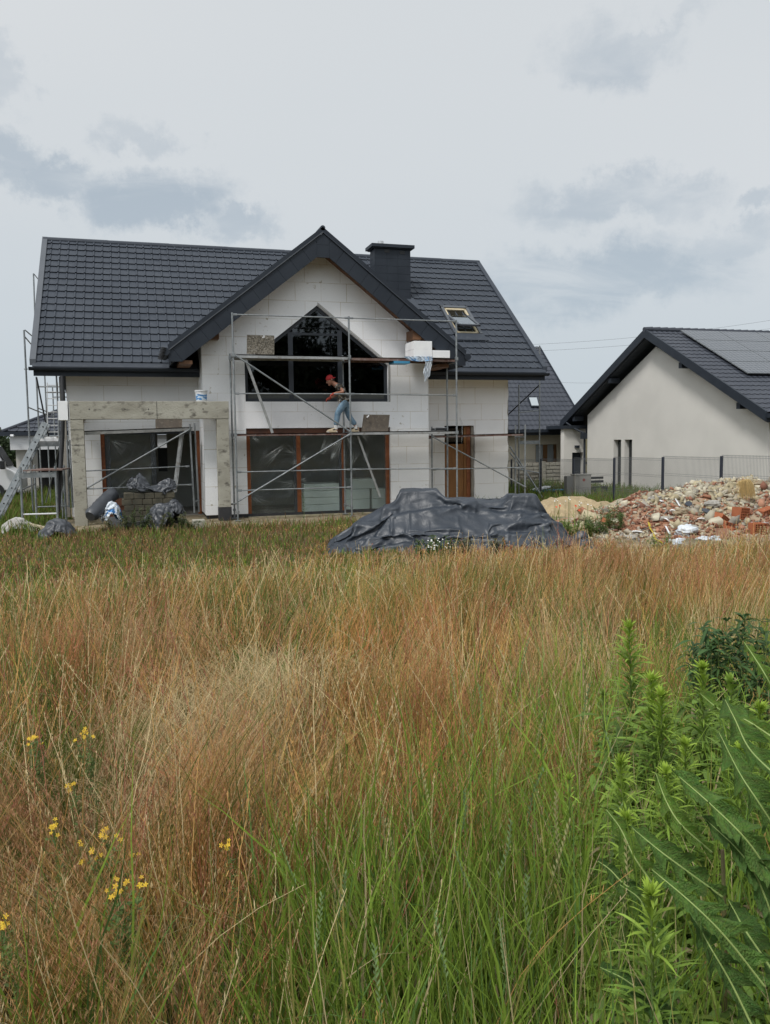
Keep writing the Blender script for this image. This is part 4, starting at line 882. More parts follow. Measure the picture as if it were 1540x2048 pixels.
MB().tube([atY(48, 738, 24.4), atY(56, 738, 24.4)], 0.016, 6).build('coupler', 'galv', s4)
post2(atY(67, 547, 30.6), atY(70, 640, 30.6), s4)
MB().tube([atY(68, 548, 30.6), atY(76, 558, 31.2)], 0.016, 6).build('guardrail', 'galv', s4)
# low trestle with a boarded top in front of it
s5 = thing('trestle', 'low galvanised trestle with a plank top left of the concrete posts', 'trestle', (-2.4, 22.8, 0))
for u, v0, v1, y in ((40.5, 934, 1034, 22.2), (110.5, 932, 1028, 22.2), (68.5, 930, 1025, 23.6), (127, 930, 1015, 23.6)):
    a, b_ = atY(u, v0, y), atY(u+4.5, v1, y); MB().tube([(a.x, y, a.z), (b_.x, y, 0.02)], 0.03, 8).build('leg', 'galv', s5)
MB().bar(atY(38, 951, 22.2), atY(112, 949, 22.2), 0.05, 0.13).build('beam', 'galv', s5)
a, b_ = atY(46, 943, 22.2), atY(125, 941, 22.2)
MB().prism([(a.x, 22.15, a.z), (b_.x, 22.15, a.z+0.01), (b_.x+0.1, 23.5, a.z), (a.x+0.3, 23.5, a.z)], (0, 0, 0.035)).build('plank_top', 'rust', s5)
MB().tube([atY(47, 1029, 22.2), atY(113, 1027, 22.2)], 0.022, 8).build('stretcher', 'white_paint', s5)
MB().tube([atY(75, 1014, 23.6), atY(140, 1012, 23.6)], 0.02, 8).build('stretcher', 'galv', s5)
MB().tube([atY(36, 983, 22.15), atY(70, 968, 23.0)], 0.022, 8).build('stretcher', 'galv', s5)
# slabs of foam on the left scaffold
fo = thing('foam_slabs', 'few white foam slabs lying on the deck of the left scaffold', 'foam slabs', (-2.3, 24.6, 2.18))
MB().box(-2.45, -1.95, 24.45, 25.4, 2.182, 2.25).build('slab', 'foam', fo); MB().box(-2.4, -2.0, 24.5, 25.3, 2.252, 2.30).build('slab', 'foam', fo)
# big ladder leaning at the far left, made of two wide sections
p0, p1 = atZ(-12, 1045, 0.02), atY(90, 846, 24.1)
L_ = thing('ladder', 'wide aluminium ladder leaning on the scaffold at the left edge', 'ladder', tuple(p0), LG)
dd = (p1-p0).normalized(); side = Vector((0.96, -0.25, 0.0)).normalized(); side = (side - dd*side.dot(dd)).normalized(); nn_ = dd.cross(side)
def lbar(off, w, h, nm): return MB().bar(p0+off, p1+off, w, h, up=nn_).build(nm, 'galv', L_)
lbar(Vector((0, 0, 0)), 0.165, 0.03, 'stile'); lbar(Vector((0.02, 0.42, 0)), 0.19, 0.03, 'stile')
n = 13
for k in range(n):
    c = p0+(p1-p0)*((k+0.5)/n); MB().tube([c-Vector((0, 0.03, 0)), c+Vector((0.02, 0.45, 0))], 0.02, 8).build('rung', 'black' , L_)
    MB().tube([c-nn_*0.022+side*0.05-Vector((0, .0, 0)), c-nn_*0.022+side*0.05+nn_*0.05], 0.014, 8)
wl_ = ladder(atY(106, 872, 27), atY(105, 765, 27), 0.30, 'narrow white ladder upright behind the left scaffold frames', 8, 'white_paint', 0.03, (1, 0.2, 0), 0.02, LG)
# side scaffold on the right
s6 = thing('scaffolding', 'slender scaffold frame along the right end of the unfinished house', 'scaffold', (13.3, 26.5, 0), 'steel scaffolds round the house')
for y in (26.5, 29.5):
    MB().tube([(13.01, y, 0), (13.01, y, 3.95)], 0.0245, 10).build('post', 'galv', s6); MB().tube([(13.81, y, 0), (13.81, y, 5.28)], 0.0245, 10).build('post', 'galv', s6)
    MB().bar((13.01, y, 1.93), (13.81, y, 1.93), 0.04, 0.12).build('transom', 'galv', s6)
MB().tube([(13.84, 26.5, 3.98), (13.0, 29.3, 2.2)], 0.022, 8).build('brace', 'black', s6)
MB().tube([(13.81, 26.5, 5.25), (13.81, 29.5, 5.25)], 0.018, 8).build('guardrail', 'galv', s6)
MB().tube([(13.0, 26.5, 2.98), (13.75, 26.5, 3.05)], 0.018, 8).build('guardrail', 'galv', s6)
MB().tube([atY(1020, 893, 26), atY(1088, 1000, 25.4)], 0.025, 8).build('brace', 'galv', s6)
MB().tube([atY(1020, 905, 26.4), atY(1080, 985, 25.8)], 0.022, 8).build('brace', 'galv', s6)
MB().tube([atY(1020, 935, 26), atY(1078, 946, 26)], 0.018, 8).build('guardrail', 'galv', s6)

# ================================================================ FOAM, BUCKET, BAGS ON THE SCAFFOLD
def block(x0, x1, y0, y1, z0, z1, label, grp='white foam packs on the upper deck'):
    o = MB().box(x0, x1, y0, y1, z0, z1).build('foam_pack', 'foam', None, bevel=0.006); return tag(o, label, 'foam pack', grp)
a, b_, c_ = atY(828, 716, 21.55), atY(864.5, 716, 21.55), atY(864.5, 685, 21.55)
zb0 = 4.325; hgt = 0.222
block(a.x, b_.x, 21.55, 22.3, zb0, zb0+hgt-0.003, 'lower one of two stacked white foam packs on the upper deck')
block(a.x, b_.x, 21.555, 22.3, zb0+hgt, zb0+2*hgt, 'topmost white foam pack on the upper scaffold deck')
e_ = atY(900, 716, 21.56)
block(b_.x+0.01, e_.x, 21.56, 22.25, zb0, zb0+hgt-0.02, 'single white foam pack right of the stacked pair')
block(*(atY(117, 840, 21.94).x, atY(136.5, 840, 21.94).x), 21.93, 22.3, atY(126, 840.5, 21.93).z, atY(126, 802, 21.93).z, 'upright white foam board at the left end of the concrete beam', 'white foam boards')
# foam stored indoors behind the big window
def ind(x0, x1, y0, y1, z0, z1, i):
    o = MB().box(x0, x1, y0, y1, z0, z1).build('foam_bale', 'foam_pack', None, bevel=0.01)
    return tag(o, i, 'foam bale', 'foam bales stored indoors')
LV = ['bottom', 'second lowest', 'second highest', 'topmost']
for k in range(4): ind(4.65, 5.70+(0.05 if k % 2 else 0), 23.3, 24.3, 0.06+k*0.2, 0.25+k*0.2, '%s pale foam bale of the wide stack behind the middle film' % LV[k])
for x, k, w, lb in ((5.85, 0, 0.85, 'low pale foam bale just right of the middle window post'), (5.85, 1, 0.85, 'pale foam bale lying on the one right of the middle post'), (6.15, 2, 0.75, 'highest pale foam bale behind the right-hand film'), (6.75, 0, 0.5, 'narrow foam bale on the floor behind the right film'), (6.75, 1, 0.5, 'narrow foam bale upon another by the right window edge')): ind(x, x+w-0.03, 23.5, 24.4, 0.06+k*0.3, 0.35+k*0.3, lb)
# bucket
bk = thing('bucket', 'white plastic bucket with blue label on top of the concrete beam', 'bucket', tuple(atY(403, 803, 22.1)))
a = atY(403, 803, 22.1); bx, bz = a.x, 3.152
MB().tube([(bx, 22.1, bz), (bx, 22.1, bz+0.26)], [0.135, 0.155], 24).build('body', 'white_paint', bk)
MB().tube([(bx, 22.1, bz+0.255), (bx, 22.1, bz+0.285)], 0.17, 24).build('lid', 'white_paint', bk)
M['bluelab'] = mat('blue_label', (0.06, 0.22, 0.48), (0.55, 0.65, 0.75), 9, 0.5, lo=0.5, hi=0.56, stretch=(1, 1, 2))
P = []
for z, r in ((bz+0.03, 0.1405), (bz+0.19, 0.1495)): P.append([(bx+r*math.sin(t), 22.1-r*math.cos(t), z) for t in [R_(-75+15*k) for k in range(11)]])
MB().grid(P).build('paper_label', 'bluelab', bk, smooth=True)
MB().tube([(bx+0.165*math.sin(t), 22.1-0.165*math.cos(t), bz+0.26-0.09*math.cos(t)**2) for t in [R_(-90+18*k) for k in range(11)]], 0.004, 5).build('handle', 'white_paint', bk)
# crumpled sheets by a small cloth solver
def cloth(name, nx, ny, rest, start, hfun, mt, steps=120, seed=1, parent=None, noise_=0.02, thick=0.0, pins=None, iters=4, smooth=True, grav=0.006, fr=0.55, subsurf=0, crumple=0.0, cf=1.0, extra=None, cw=(1.0, 0.55, 0.28)):
    r = np.random.RandomState(seed); P = start.copy(); P += r.randn(*P.shape)*noise_*0.3; V = np.zeros_like(P)
    P[..., 2] += noise_*r.randn(nx, ny)
    for _ in range(2): P[1:-1, 1:-1, 2] = 0.25*(P[2:, 1:-1, 2]+P[:-2, 1:-1, 2]+P[1:-1, 2:, 2]+P[1:-1, :-2, 2])
    Q = P.copy()
    def con(P, sa, sb, L, k):
        a = P[sa]; b = P[sb]; d = b-a; l = np.sqrt((d*d).sum(-1, keepdims=True))+1e-9; c = d*(k*0.5*(l-L)/l); P[sa] += c; P[sb] -= c
    S = slice
    cons = []
    for par in (0, 1):
        cons += [((S(par, nx-1, 2), S(None)), (S(par+1, nx, 2), S(None)), rest, 1.0), ((S(None), S(par, ny-1, 2)), (S(None), S(par+1, ny, 2)), rest, 1.0)]
        cons += [((S(par, nx-1, 2), S(0, ny-1)), (S(par+1, nx, 2), S(1, ny)), rest*1.414, 0.6), ((S(par+1, nx, 2), S(0, ny-1)), (S(par, nx-1, 2), S(1, ny)), rest*1.414, 0.6)]
    cons += [((S(0, nx-2), S(None)), (S(2, nx), S(None)), rest*2, 0.06), ((S(None), S(0, ny-2)), (S(None), S(2, ny)), rest*2, 0.06)]
    for it in range(steps):
        N = P + (P-Q)*0.93; N[..., 2] -= grav; Q = P.copy(); P = N
        for _ in range(iters):
            for sa, sb, L, k in cons:
                try: con(P, sa, sb, L, k)
                except ValueError:
                    A_ = P[sa]; B_ = P[sb]; w = min(A_.shape[0], B_.shape[0]); h = min(A_.shape[1], B_.shape[1]); con2 = (B_[:w, :h]-A_[:w, :h]); l = np.sqrt((con2**2).sum(-1, keepdims=True))+1e-9; c = con2*(k*0.5*(l-L)/l); A_[:w, :h] += c; B_[:w, :h] -= c
            Hh = hfun(P[..., 0], P[..., 1]); low = P[..., 2] < Hh+0.01
            P[..., 2] = np.where(low, Hh+0.01, P[..., 2])
            for c in (0, 1): P[..., c] = np.where(low, Q[..., c]*fr+P[..., c]*(1-fr), P[..., c])
            if pins is not None: P[pins] = start[pins]
    if crumple:
        T1 = np.gradient(P, axis=0); T2 = np.gradient(P, axis=1); Nn = np.cross(T1, T2); Nn /= np.linalg.norm(Nn, axis=-1, keepdims=True)+1e-9; Nn *= np.sign(Nn[..., 2:3]+1e-6)
        D = np.zeros((nx, ny)); e = np.ones((nx, ny))
        for i in range(nx):
            for j in range(ny):
                u, v = i*rest*cf, j*rest*cf; w = mnoise.noise(Vector((u*0.35+seed, v*0.35, 0.3)))*1.6
                a = 1-abs(mnoise.noise(Vector((u*0.55+w*0.6, v*1.5+w+seed, 0.0))))*2.6
                b = 1-abs(mnoise.noise(Vector((u*1.6-w, v*1.1+w*1.2, 3.1+seed))))*2.6
                c = 1-abs(mnoise.noise(Vector((u*3.1+v*1.5, v*3.3-u*1.2+w, 7.7))))*2.4
                D[i, j] = cw[0]*a+cw[1]*b+cw[2]*c
        if extra is not None: D = D + extra(np.linspace(0, 1, nx)[:, None], np.linspace(0, 1, ny)[None, :])
        P += Nn*((D-D.mean())*crumple)[..., None]
        low = hfun(P[..., 0], P[..., 1])-0.05; P[..., 2] = np.maximum(P[..., 2], low)
    idx = np.arange(nx*ny).reshape(nx, ny); q = np.stack([idx[:-1, :-1], idx[1:, :-1], idx[1:, 1:], idx[:-1, 1:]], -1).reshape(-1, 4)
    o = npmesh(name, P.reshape(-1, 3) - np.array(rootloc(parent)), q, mt, parent, smooth)
    if thick: md = o.modifiers.new('thickness', 'SOLIDIFY'); md.thickness = thick
    if subsurf: md = o.modifiers.new('sub', 'SUBSURF'); md.levels = md.render_levels = subsurf
    return o
def gznp(x, y):
    t = np.clip((y-3.5)/12.5, 0, 1); return 0.45*(1-t*t*(3-2*t))
def mesh_start(nx, ny, c, ax, ay, z):
    i, j = np.meshgrid(np.linspace(-0.5, 0.5, nx), np.linspace(-0.5, 0.5, ny), indexing='ij'); P = np.zeros((nx, ny, 3))
    for k in range(3): P[..., k] = c[k] + i*ax[k] + j*ay[k]
    P[..., 2] += z; return P
M['tarp'] = mat('blue_grey_tarpaulin', (0.046, 0.054, 0.066), (0.036, 0.043, 0.053), 1.2, 0.45, bump=0.12, bscale=9, c3=(0.066, 0.076, 0.09), s3=7, rv=0.08, detail=7, spec=0.5)
def tarp_mat(name, c, c2, dust, rough):
    m = bpy.data.materials.new(name); m.use_nodes = True; N = m.node_tree.nodes; L = m.node_tree.links; b = N['Principled BSDF']; b.inputs['Roughness'].default_value = rough; b.inputs['Specular IOR Level'].default_value = 0.5
    tc = N.new('ShaderNodeTexCoord'); hsum = None
    def noi(scale, st, dist, det=3):
        mp = N.new('ShaderNodeMapping'); mp.inputs['Scale'].default_value = st; mp.inputs['Rotation'].default_value = (0.2, 0.1, scale*0.3); L.new(tc.outputs['Object'], mp.inputs[0]); n = N.new('ShaderNodeTexNoise'); n.inputs['Scale'].default_value = scale; n.inputs['Detail'].default_value = det; n.inputs['Distortion'].default_value = dist; L.new(mp.outputs[0], n.inputs['Vector']); return n.outputs[0]
    def M_(op, a, bb):
        x = N.new('ShaderNodeMath'); x.operation = op
        for i, q in enumerate((a, bb)):
            if isinstance(q, (int, float)): x.inputs[i].default_value = q
            else: L.new(q, x.inputs[i])
        return x.outputs[0]
    for sc_, st, amp, dist in ((1.6, (0.6, 1.3, 1.6), 1.0, 0.8), (4.0, (1.4, 0.6, 1.3), 0.45, 1.2), (9.0, (0.7, 1.5, 1), 0.2, 0.8)):
        r = M_('MULTIPLY', M_('ABSOLUTE', M_('SUBTRACT', noi(sc_, st, dist, 2), 0.5), 0), -amp); hsum = r if hsum is None else M_('ADD', hsum, r)
    bn = N.new('ShaderNodeBump'); bn.inputs['Strength'].default_value = 1.0; bn.inputs['Distance'].default_value = 0.022; L.new(hsum, bn.inputs['Height']); L.new(bn.outputs[0], b.inputs['Normal'])
    r1 = N.new('ShaderNodeMapRange'); L.new(noi(1.1, (1, 1, 1), 0.5, 5), r1.inputs[0]); r1.inputs[1].default_value = 0.4; r1.inputs[2].default_value = 0.62
    m1 = N.new('ShaderNodeMix'); m1.data_type = 'RGBA'; L.new(r1.outputs[0], m1.inputs[0]); m1.inputs[6].default_value = (*c, 1); m1.inputs[7].default_value = (*c2, 1)
    r2 = N.new('ShaderNodeMapRange'); L.new(noi(13, (0.25, 1, 1), 0.6, 8), r2.inputs[0]); r2.inputs[1].default_value = 0.58; r2.inputs[2].default_value = 0.75; r2.inputs[4].default_value = 0.6
    m2 = N.new('ShaderNodeMix'); m2.data_type = 'RGBA'; L.new(r2.outputs[0], m2.inputs[0]); L.new(m1.outputs[2], m2.inputs[6]); m2.inputs[7].default_value = (*dust, 1); L.new(m2.outputs[2], b.inputs['Base Color']); return m
M['tarp'] = tarp_mat('blue_grey_tarpaulin_woven', (0.024, 0.031, 0.042), (0.033, 0.041, 0.054), (0.060, 0.069, 0.079), 0.44)
M['foil'] = mat('black_foil', (0.036, 0.041, 0.049), (0.055, 0.060, 0.069), 2, 0.42, bump=0.2, bscale=12)  # base grey lifted to paint in the sheen of the sky
M['bagwhite'] = mat('white_plastic_sack', (0.62, 0.65, 0.68), (0.45, 0.50, 0.55), 3, 0.45, bump=0.2, bscale=14)
M['bagblue'] = mat('printed_plastic_bag', (0.62, 0.67, 0.72), (0.06, 0.22, 0.50), 7, 0.4, lo=0.56, hi=0.60, bump=0.2, bscale=14)
# the big heap: stacks under a tarpaulin
TA = np.array([3.62, 15.65]); TB = np.array([8.12, 14.15])        # left and right end of the heap's axis
tax = (TB-TA)/np.linalg.norm(TB-TA); tay = np.array([-tax[1], tax[0]]); TL = np.linalg.norm(TB-TA)
PILE = [(0.27, 0.47, -0.30, 0.85, 1.10), (0.20, 0.30, -0.55, 0.6, 0.80), (0.47, 0.62, -0.45, 0.8, 0.93), (0.60, 0.74, -0.15, 0.8, 0.86), (0.72, 0.86, -0.40, 0.7, 0.99), (0.09, 0.20, -0.70, 0.2, 0.52), (0.30, 0.55, -0.95, -0.45, 0.42), (0.62, 0.90, -0.85, -0.35, 0.50), (0.02, 0.09, -0.4, 0.1, 0.24), (0.18, 0.28, -1.05, -0.75, 0.20)]
def heap(x, y):
    dx, dy = x-TA[0], y-TA[1]; s = (dx*tax[0]+dy*tax[1])/TL; t = dx*tay[0]+dy*tay[1]; H_ = np.zeros_like(s)
    for s0, s1, t0, t1, h in PILE:
        m = np.clip(np.minimum((s-s0)*TL, (s1-s)*TL)/0.10, 0, 1)*np.clip(np.minimum(t-t0, t1-t)/0.10, 0, 1); H_ = np.maximum(H_, h*m)
    top = np.interp(s, [-0.02, 0.05, 0.14, 0.30, 0.42, 0.55, 0.68, 0.78, 0.86, 0.95, 1.0], [0, 0.25, 0.60, 0.98, 1.05, 0.93, 0.86, 0.93, 0.86, 0.3, 0.0])
    front = np.interp(t, [-1.25, -1.1, -0.7, -0.3, 0.4, 0.9, 1.2], [0, 0.14, 0.50, 0.88, 0.98, 0.95, 0.0])
    return gznp(x, y) + np.maximum(H_, top*front*0.97)
c0 = (TA+TB)/2
NX_, NY_ = 150, 90
def_w, def_d = 5.15, 2.75
st = mesh_start(NX_, NY_, (c0[0]-tay[0]*0.10, c0[1]-tay[1]*0.10, 0), (tax[0]*def_w, tax[1]*def_w, 0), (tay[0]*def_d, tay[1]*def_d, 0), 0)
ss_, tt_ = np.meshgrid(np.linspace(0, 1, NX_), np.linspace(0, 1, NY_), indexing='ij')
st[..., 2] = 0.2+1.10*np.clip(np.minimum(ss_*5, (1-ss_)*6), 0, 1)*np.clip(np.minimum(tt_*3, (1-tt_)*4), 0, 1)
rt = np.random.RandomState(4)
for k in range(46):
    a = rt.uniform(-0.5, 0.5) if k % 3 else rt.uniform(0.7, 1.9); u0, v0 = rt.rand(2); d_ = (ss_-u0)*math.sin(a)*1.7+(tt_-v0)*math.cos(a); l_ = (ss_-u0)*math.cos(a)*1.7-(tt_-v0)*math.sin(a)
    st[..., 2] += rt.uniform(0.03, 0.10)*np.exp(-(d_/0.022)**2)*np.exp(-(l_/rt.uniform(0.15, 0.5))**2)
def tarp_folds(s, t):
    r = np.random.RandomState(2); D = np.zeros((s.shape[0], t.shape[1]))
    def fold(s0, t0, s1, t1, sag, w, a, sharp=1.0):
        x = (s-s0)/(s1-s0); tc_ = t0+(t1-t0)*x-sag*4*x*(1-x); d = (t-tc_)/w; m = np.clip(np.minimum(x, 1-x)*5, 0, 1)
        return a*m*(np.exp(-np.abs(d+0.9)**1.0*1.5)-0.9*np.exp(-np.abs(d-0.2)**1.1*2.2))
    D = D + fold(0.02, 0.30, 0.95, 0.30, 0.10, 0.035, 1.9) + fold(0.05, 0.42, 0.60, 0.48, 0.07, 0.03, 1.3) + fold(0.35, 0.62, 0.98, 0.44, 0.12, 0.035, 1.1) + fold(0.0, 0.20, 0.55, 0.14, 0.05, 0.03, 1.4)
    D = D + fold(0.55, 0.12, 1.0, 0.5, -0.06, 0.04, 1.5) + fold(0.70, 0.08, 0.98, 0.62, 0.0, 0.03, 1.0) + fold(0.08, 0.05, 0.30, 0.42, 0.03, 0.03, 1.2) + fold(0.2, 0.55, 0.5, 0.70, 0.03, 0.02, 0.8)
    for k in range(26):
        s0, t0 = r.rand(2); L_ = r.uniform(0.08, 0.25); an = r.choice([r.uniform(-0.4, 0.4), r.uniform(0.9, 1.5)]); D = D + fold(s0, t0, s0+L_, t0+L_*math.tan(an)*0.6, r.uniform(-0.02, 0.02), r.uniform(0.010, 0.022), r.uniform(0.3, 0.8))
    return D
tp = cloth('tarp', NX_, NY_, def_w/(NX_-1)*1.12, st, heap, 'tarp', steps=170, seed=3, noise_=0.004, iters=5, grav=0.0035, fr=0.35, subsurf=1, crumple=0.030, cf=1.5, cw=(0.9, 0.5, 0.25), extra=lambda s, t: tarp_folds(s, t)*1.5)
tag(tp, 'large blue-grey tarpaulin draped over a heap in front of the gable', 'tarp', 'tarpaulins on the site')
# what shows under its front edge
w1 = MB().obox((6.3, 13.75, 0.24), (0.45, -0.14, -0.03), (0.03, 0.1, 0.02), (0, 0, 0.025)).build('plank', 'galv', None); tag(w1, 'grey board sticking out under the front edge of the big tarp', 'board')
def mound(cx, cy, rx, ry, h, rot=0.0, p=1.5):
    c, s = math.cos(rot), math.sin(rot)
    def f(x, y):
        dx, dy = x-cx, y-cy; a = (dx*c+dy*s)/rx; b = (-dx*s+dy*c)/ry; d = np.sqrt(a*a+b*b); return gznp(x, y) + h*np.clip(1-d**p, 0, 1)
    return f
def lumps(cx, cy, L):
    fs = [mound(cx+a, cy+b, rx, ry, h, ro, p) for a, b, rx, ry, h, ro, p in L]
    def f(x, y):
        z = fs[0](x, y)
        for g_ in fs[1:]: z = np.maximum(z, g_(x, y))
        return z
    return f
def sheet(name, label, cat, c, w, d, f, mt, seed, n=46, slack=1.15, rot=0.0, grp=None, noise_=0.06, steps=55, subsurf=1):
    ax = (math.cos(rot)*w, math.sin(rot)*w, 0); ay = (-math.sin(rot)*d, math.cos(rot)*d, 0); ny = max(12, int(n*d/w))
    s = mesh_start(n, ny, (c[0], c[1], 0), ax, ay, 0); s[..., 2] = f(s[..., 0], s[..., 1])+0.06
    o = cloth(name, n, ny, w/(n-1)*slack, s, f, mt, steps=steps, seed=seed, noise_=noise_, iters=4, grav=0.003, fr=0.93, subsurf=subsurf, crumple=0.045, cf=4.5, cw=(0.9, 0.6, 0.3))
    return tag(o, label, cat, grp)
p = atZ(1172, 1098, 0.12)
sheet('tarp', 'small scrap of blue-grey tarpaulin on the sand right of the big heap', 'tarp', (p.x, p.y), 0.75, 0.6, mound(p.x-0.12, p.y, 0.30, 0.24, 0.38), 'tarp', 5, 34, 1.2, 0.2, 'tarpaulins on the site')

# ================================================================ LEFT FOREGROUND OF THE HOUSE
# pallet of paving blocks with foil on top
pb = thing('block_stack', 'stack of dark concrete blocks half hidden by weeds before the terrace', 'block stack', (0.2, 21.0, 0))
x0, x1 = atY(243, 1000, 20.9).x, atY(346, 1000, 20.9).x
M['paver'] = mat('dark_paver', (0.105, 0.095, 0.07), (0.065, 0.062, 0.048), 6, 0.95, bump=0.4)
for r in range(6):
    for k in range(5):
        w_ = (x1-x0)/5; o_ = (r % 2)*0.05
        MB().box(x0+k*w_+0.004+o_, x0+(k+1)*w_-0.004+o_, 20.9+0.01*((r*3+k) % 3), 21.5, 0.02+r*0.145, 0.155+r*0.145).build('block', 'paver', pb, bevel=0.008)
pa = atY(300, 960, 21.1)
sheet('plastic_foil', 'crumpled black foil heaped over the stack of dark blocks', 'black foil', (pa.x+0.02, 21.15), 1.55, 1.02, lumps(pa.x, 21.2, [(0, 0, 0.86, 0.56, pa.z-0.20, 0, 4), (-0.32, 0, 0.36, 0.4, pa.z+0.04, 0.3, 4), (0.40, 0, 0.34, 0.36, pa.z-0.02, 0, 4), (-0.22, -0.05, 0.16, 0.2, pa.z+0.20, 0, 2)]), 'foil', 8, 60, 1.22, 0, 'black foil bundles', 0.16)
pc = atY(326, 985, 20.75)
sheet('plastic_foil', 'bulging black foil bundle in front of the terrace ladder', 'black foil', (pc.x, 20.6), 1.15, 1.0, lumps(pc.x, 20.6, [(0, 0, 0.45, 0.42, 0.62, 0.3, 4), (0.25, -0.05, 0.26, 0.3, 0.70, 0, 3), (-0.25, -0.1, 0.25, 0.25, 0.5, 0, 3)]), 'foil', 9, 46, 1.2, 0.4, 'black foil bundles', 0.12)
pd = atY(115, 1045, 19.8)
sheet('plastic_foil', 'low black foil bundle in the grass below the trestle', 'black foil', (pd.x, 19.8), 0.95, 0.7, mound(pd.x, 19.8, 0.44, 0.34, 0.42, 0, 2.2), 'foil', 10, 40, 1.12, 0.1, 'black foil bundles', 0.05)
# long roll of dark foil leaning up to the post
ra, rb = atY(180, 1033, 20.6), atY(228, 985, 21.3)
rl_ = MB(); pts = [ra+(rb-ra)*k/14 for k in range(15)]
P = []
for i, q_ in enumerate(pts):
    row = []
    for j in range(21):
        t = 2*math.pi*j/20; d1 = (rb-ra).normalized(); s1 = d1.cross(Vector((0, 0, 1))).normalized(); s2_ = s1.cross(d1)
        rr = 0.17*(1+0.12*mnoise.noise(Vector((i*0.9, math.cos(t)*1.3, math.sin(t)*1.3)))+0.05*math.sin(i*2.1+t*2))*(0.75 if i in (0, 14) else 1)
        row.append(q_+s1*math.cos(t)*rr+s2_*math.sin(t)*rr)
    P.append(row)
rl_.grid(P); rl_.add(P[0][:20], [tuple(range(20))]); rl_.add(P[-1][:20], [tuple(range(19, -1, -1))])
ro = rl_.build('foil_roll', 'foil', None, smooth=True); tag(ro, 'thick roll of dark foil sloping up from the grass beside the concrete post', 'roll')
pw_ = atY(222, 990, 20.9)
sheet('plastic_bag', 'crumpled white and blue plastic bag draped over the foil roll', 'plastic bag', (pw_.x, 20.9), 0.75, 0.62, mound(pw_.x, 20.9, 0.28, 0.26, 0.75, 0, 2.0), 'bagblue', 14, 44, 1.3, 0.3, 'plastic bags', 0.14)
pe = atZ(36, 1052, 0.15)
M['dusty'] = mat('dusty_white_sheeting', (0.45, 0.44, 0.42), (0.30, 0.285, 0.26), 3, 0.8, bump=0.3, bscale=10)
sheet('tarp', 'dusty whitish sheeting over rubble at the left edge of the grass', 'tarp', (pe.x, pe.y), 1.0, 0.6, mound(pe.x, pe.y, 0.46, 0.30, 0.34, 0, 1.8), 'dusty', 17, 44, 1.1, 0, 'tarpaulins on the site', 0.05)
a, b_ = atZ(58, 1048, 0.2), atZ(122, 1063, 0.16)
tag(MB().bar(a, b_, 0.09, 0.04).build('plank', mat('pale_plank', (0.42, 0.37, 0.25), (0.34, 0.29, 0.19), 4, 0.8), None), 'pale plank lying in the grass beside the whitish sheeting', 'plank')
# dark metal beams on the ground
for k, (ua, va, ub, vb) in enumerate(((214, 1039, 372, 1042), (218, 1048, 330, 1048))):
    a, b_ = atZ(ua, va, 0.17), atZ(ub, vb, 0.15)
    tag(MB().bar(a, b_, 0.10, 0.12).build('steel_beam', mat('dark_beam%d' % k, (0.09, 0.095, 0.10), (0.06, 0.06, 0.06), 4, 0.6), None), ('long dark steel beam lying before the block stack', 'shorter dark beam lying nearest the meadow')[k], 'beam', 'beams in the grass')
a = atZ(398, 1050, 0.1)
tag(MB().box(a.x-0.15, a.x+0.15, a.y, a.y+0.3, 0.0, 0.22).build('concrete_block', 'concrete', None, bevel=0.02), 'lone grey concrete block on the soil left of the gable', 'concrete block')
a = atZ(150, 1027, 0.1)
P = [[(a.x+u*0.34, a.y+v*0.34+0.1, 0.02+max(0, 0.24*(1-u*u-v*v))+0.05*nz(u*3, v*3, 1, 3)) for u in np.linspace(-1, 1, 14)] for v in np.linspace(-1, 1, 14)]
tag(MB().grid(P).build('sand_heap', 'sand', None, smooth=True, fix=False), 'little yellow sand heap at the foot of the left concrete post', 'sand heap', 'sand heaps')

# plastic hanging off the upper deck
a = atY(850, 716, 21.52); 
def hang(name, label, pts, mt, y, seed, grp):
    """folded bag hanging down: outline strips with pleats"""
    r = random.Random(seed); P = []
    for (u0, u1, v) in pts:
        row = []
        n = 14
        for k in range(n):
            q = atY(u0+(u1-u0)*k/(n-1), v+(1.2 if k % 2 else 0)*r.random(), y); row.append((q.x, y-0.02-0.07*abs(math.sin(k*1.25+v*0.11))-0.02*r.random(), q.z))
        P.append(row)
    o = MB().grid(P).build(name, mt, None, smooth=False, fix=False); md = o.modifiers.new('thickness', 'SOLIDIFY'); md.thickness = 0.004
    return tag(o, label, 'plastic bag', grp)
hang('plastic_bag', 'pale plastic bag dangling from the upper deck under the foam packs', [(850, 863, 713), (850, 862, 721), (848, 861, 730), (846, 860, 738), (845, 859, 746), (846, 857, 752), (848, 852, 758), (847, 849, 763)], 'bagwhite', 21.56, 2, 'plastic bags')
M['skyfilm'] = mat('bluish_packing_film', (0.5, 0.58, 0.66), (0.16, 0.33, 0.55), 5, 0.35, lo=0.45, hi=0.6)
hang('packing_film', 'bluish packing film squeezed under the foam packs on the deck', [(807, 862, 713), (811, 863, 717), (818, 862, 721), (828, 850, 723)], 'skyfilm', 21.56, 4, 'plastic bags')
q = atY(788, 723.5, 21.62); q2 = atY(820, 723.5, 21.62)
tag(MB().box(q.x, q2.x, 21.62, 22.1, q.z-0.04, 4.228).build('foam_trowel', mat('sky_blue_tool', (0.04, 0.22, 0.38), (0.06, 0.30, 0.5), 5, 0.5), None), 'flat blue piece hanging below the brown upper deck', 'blue board')
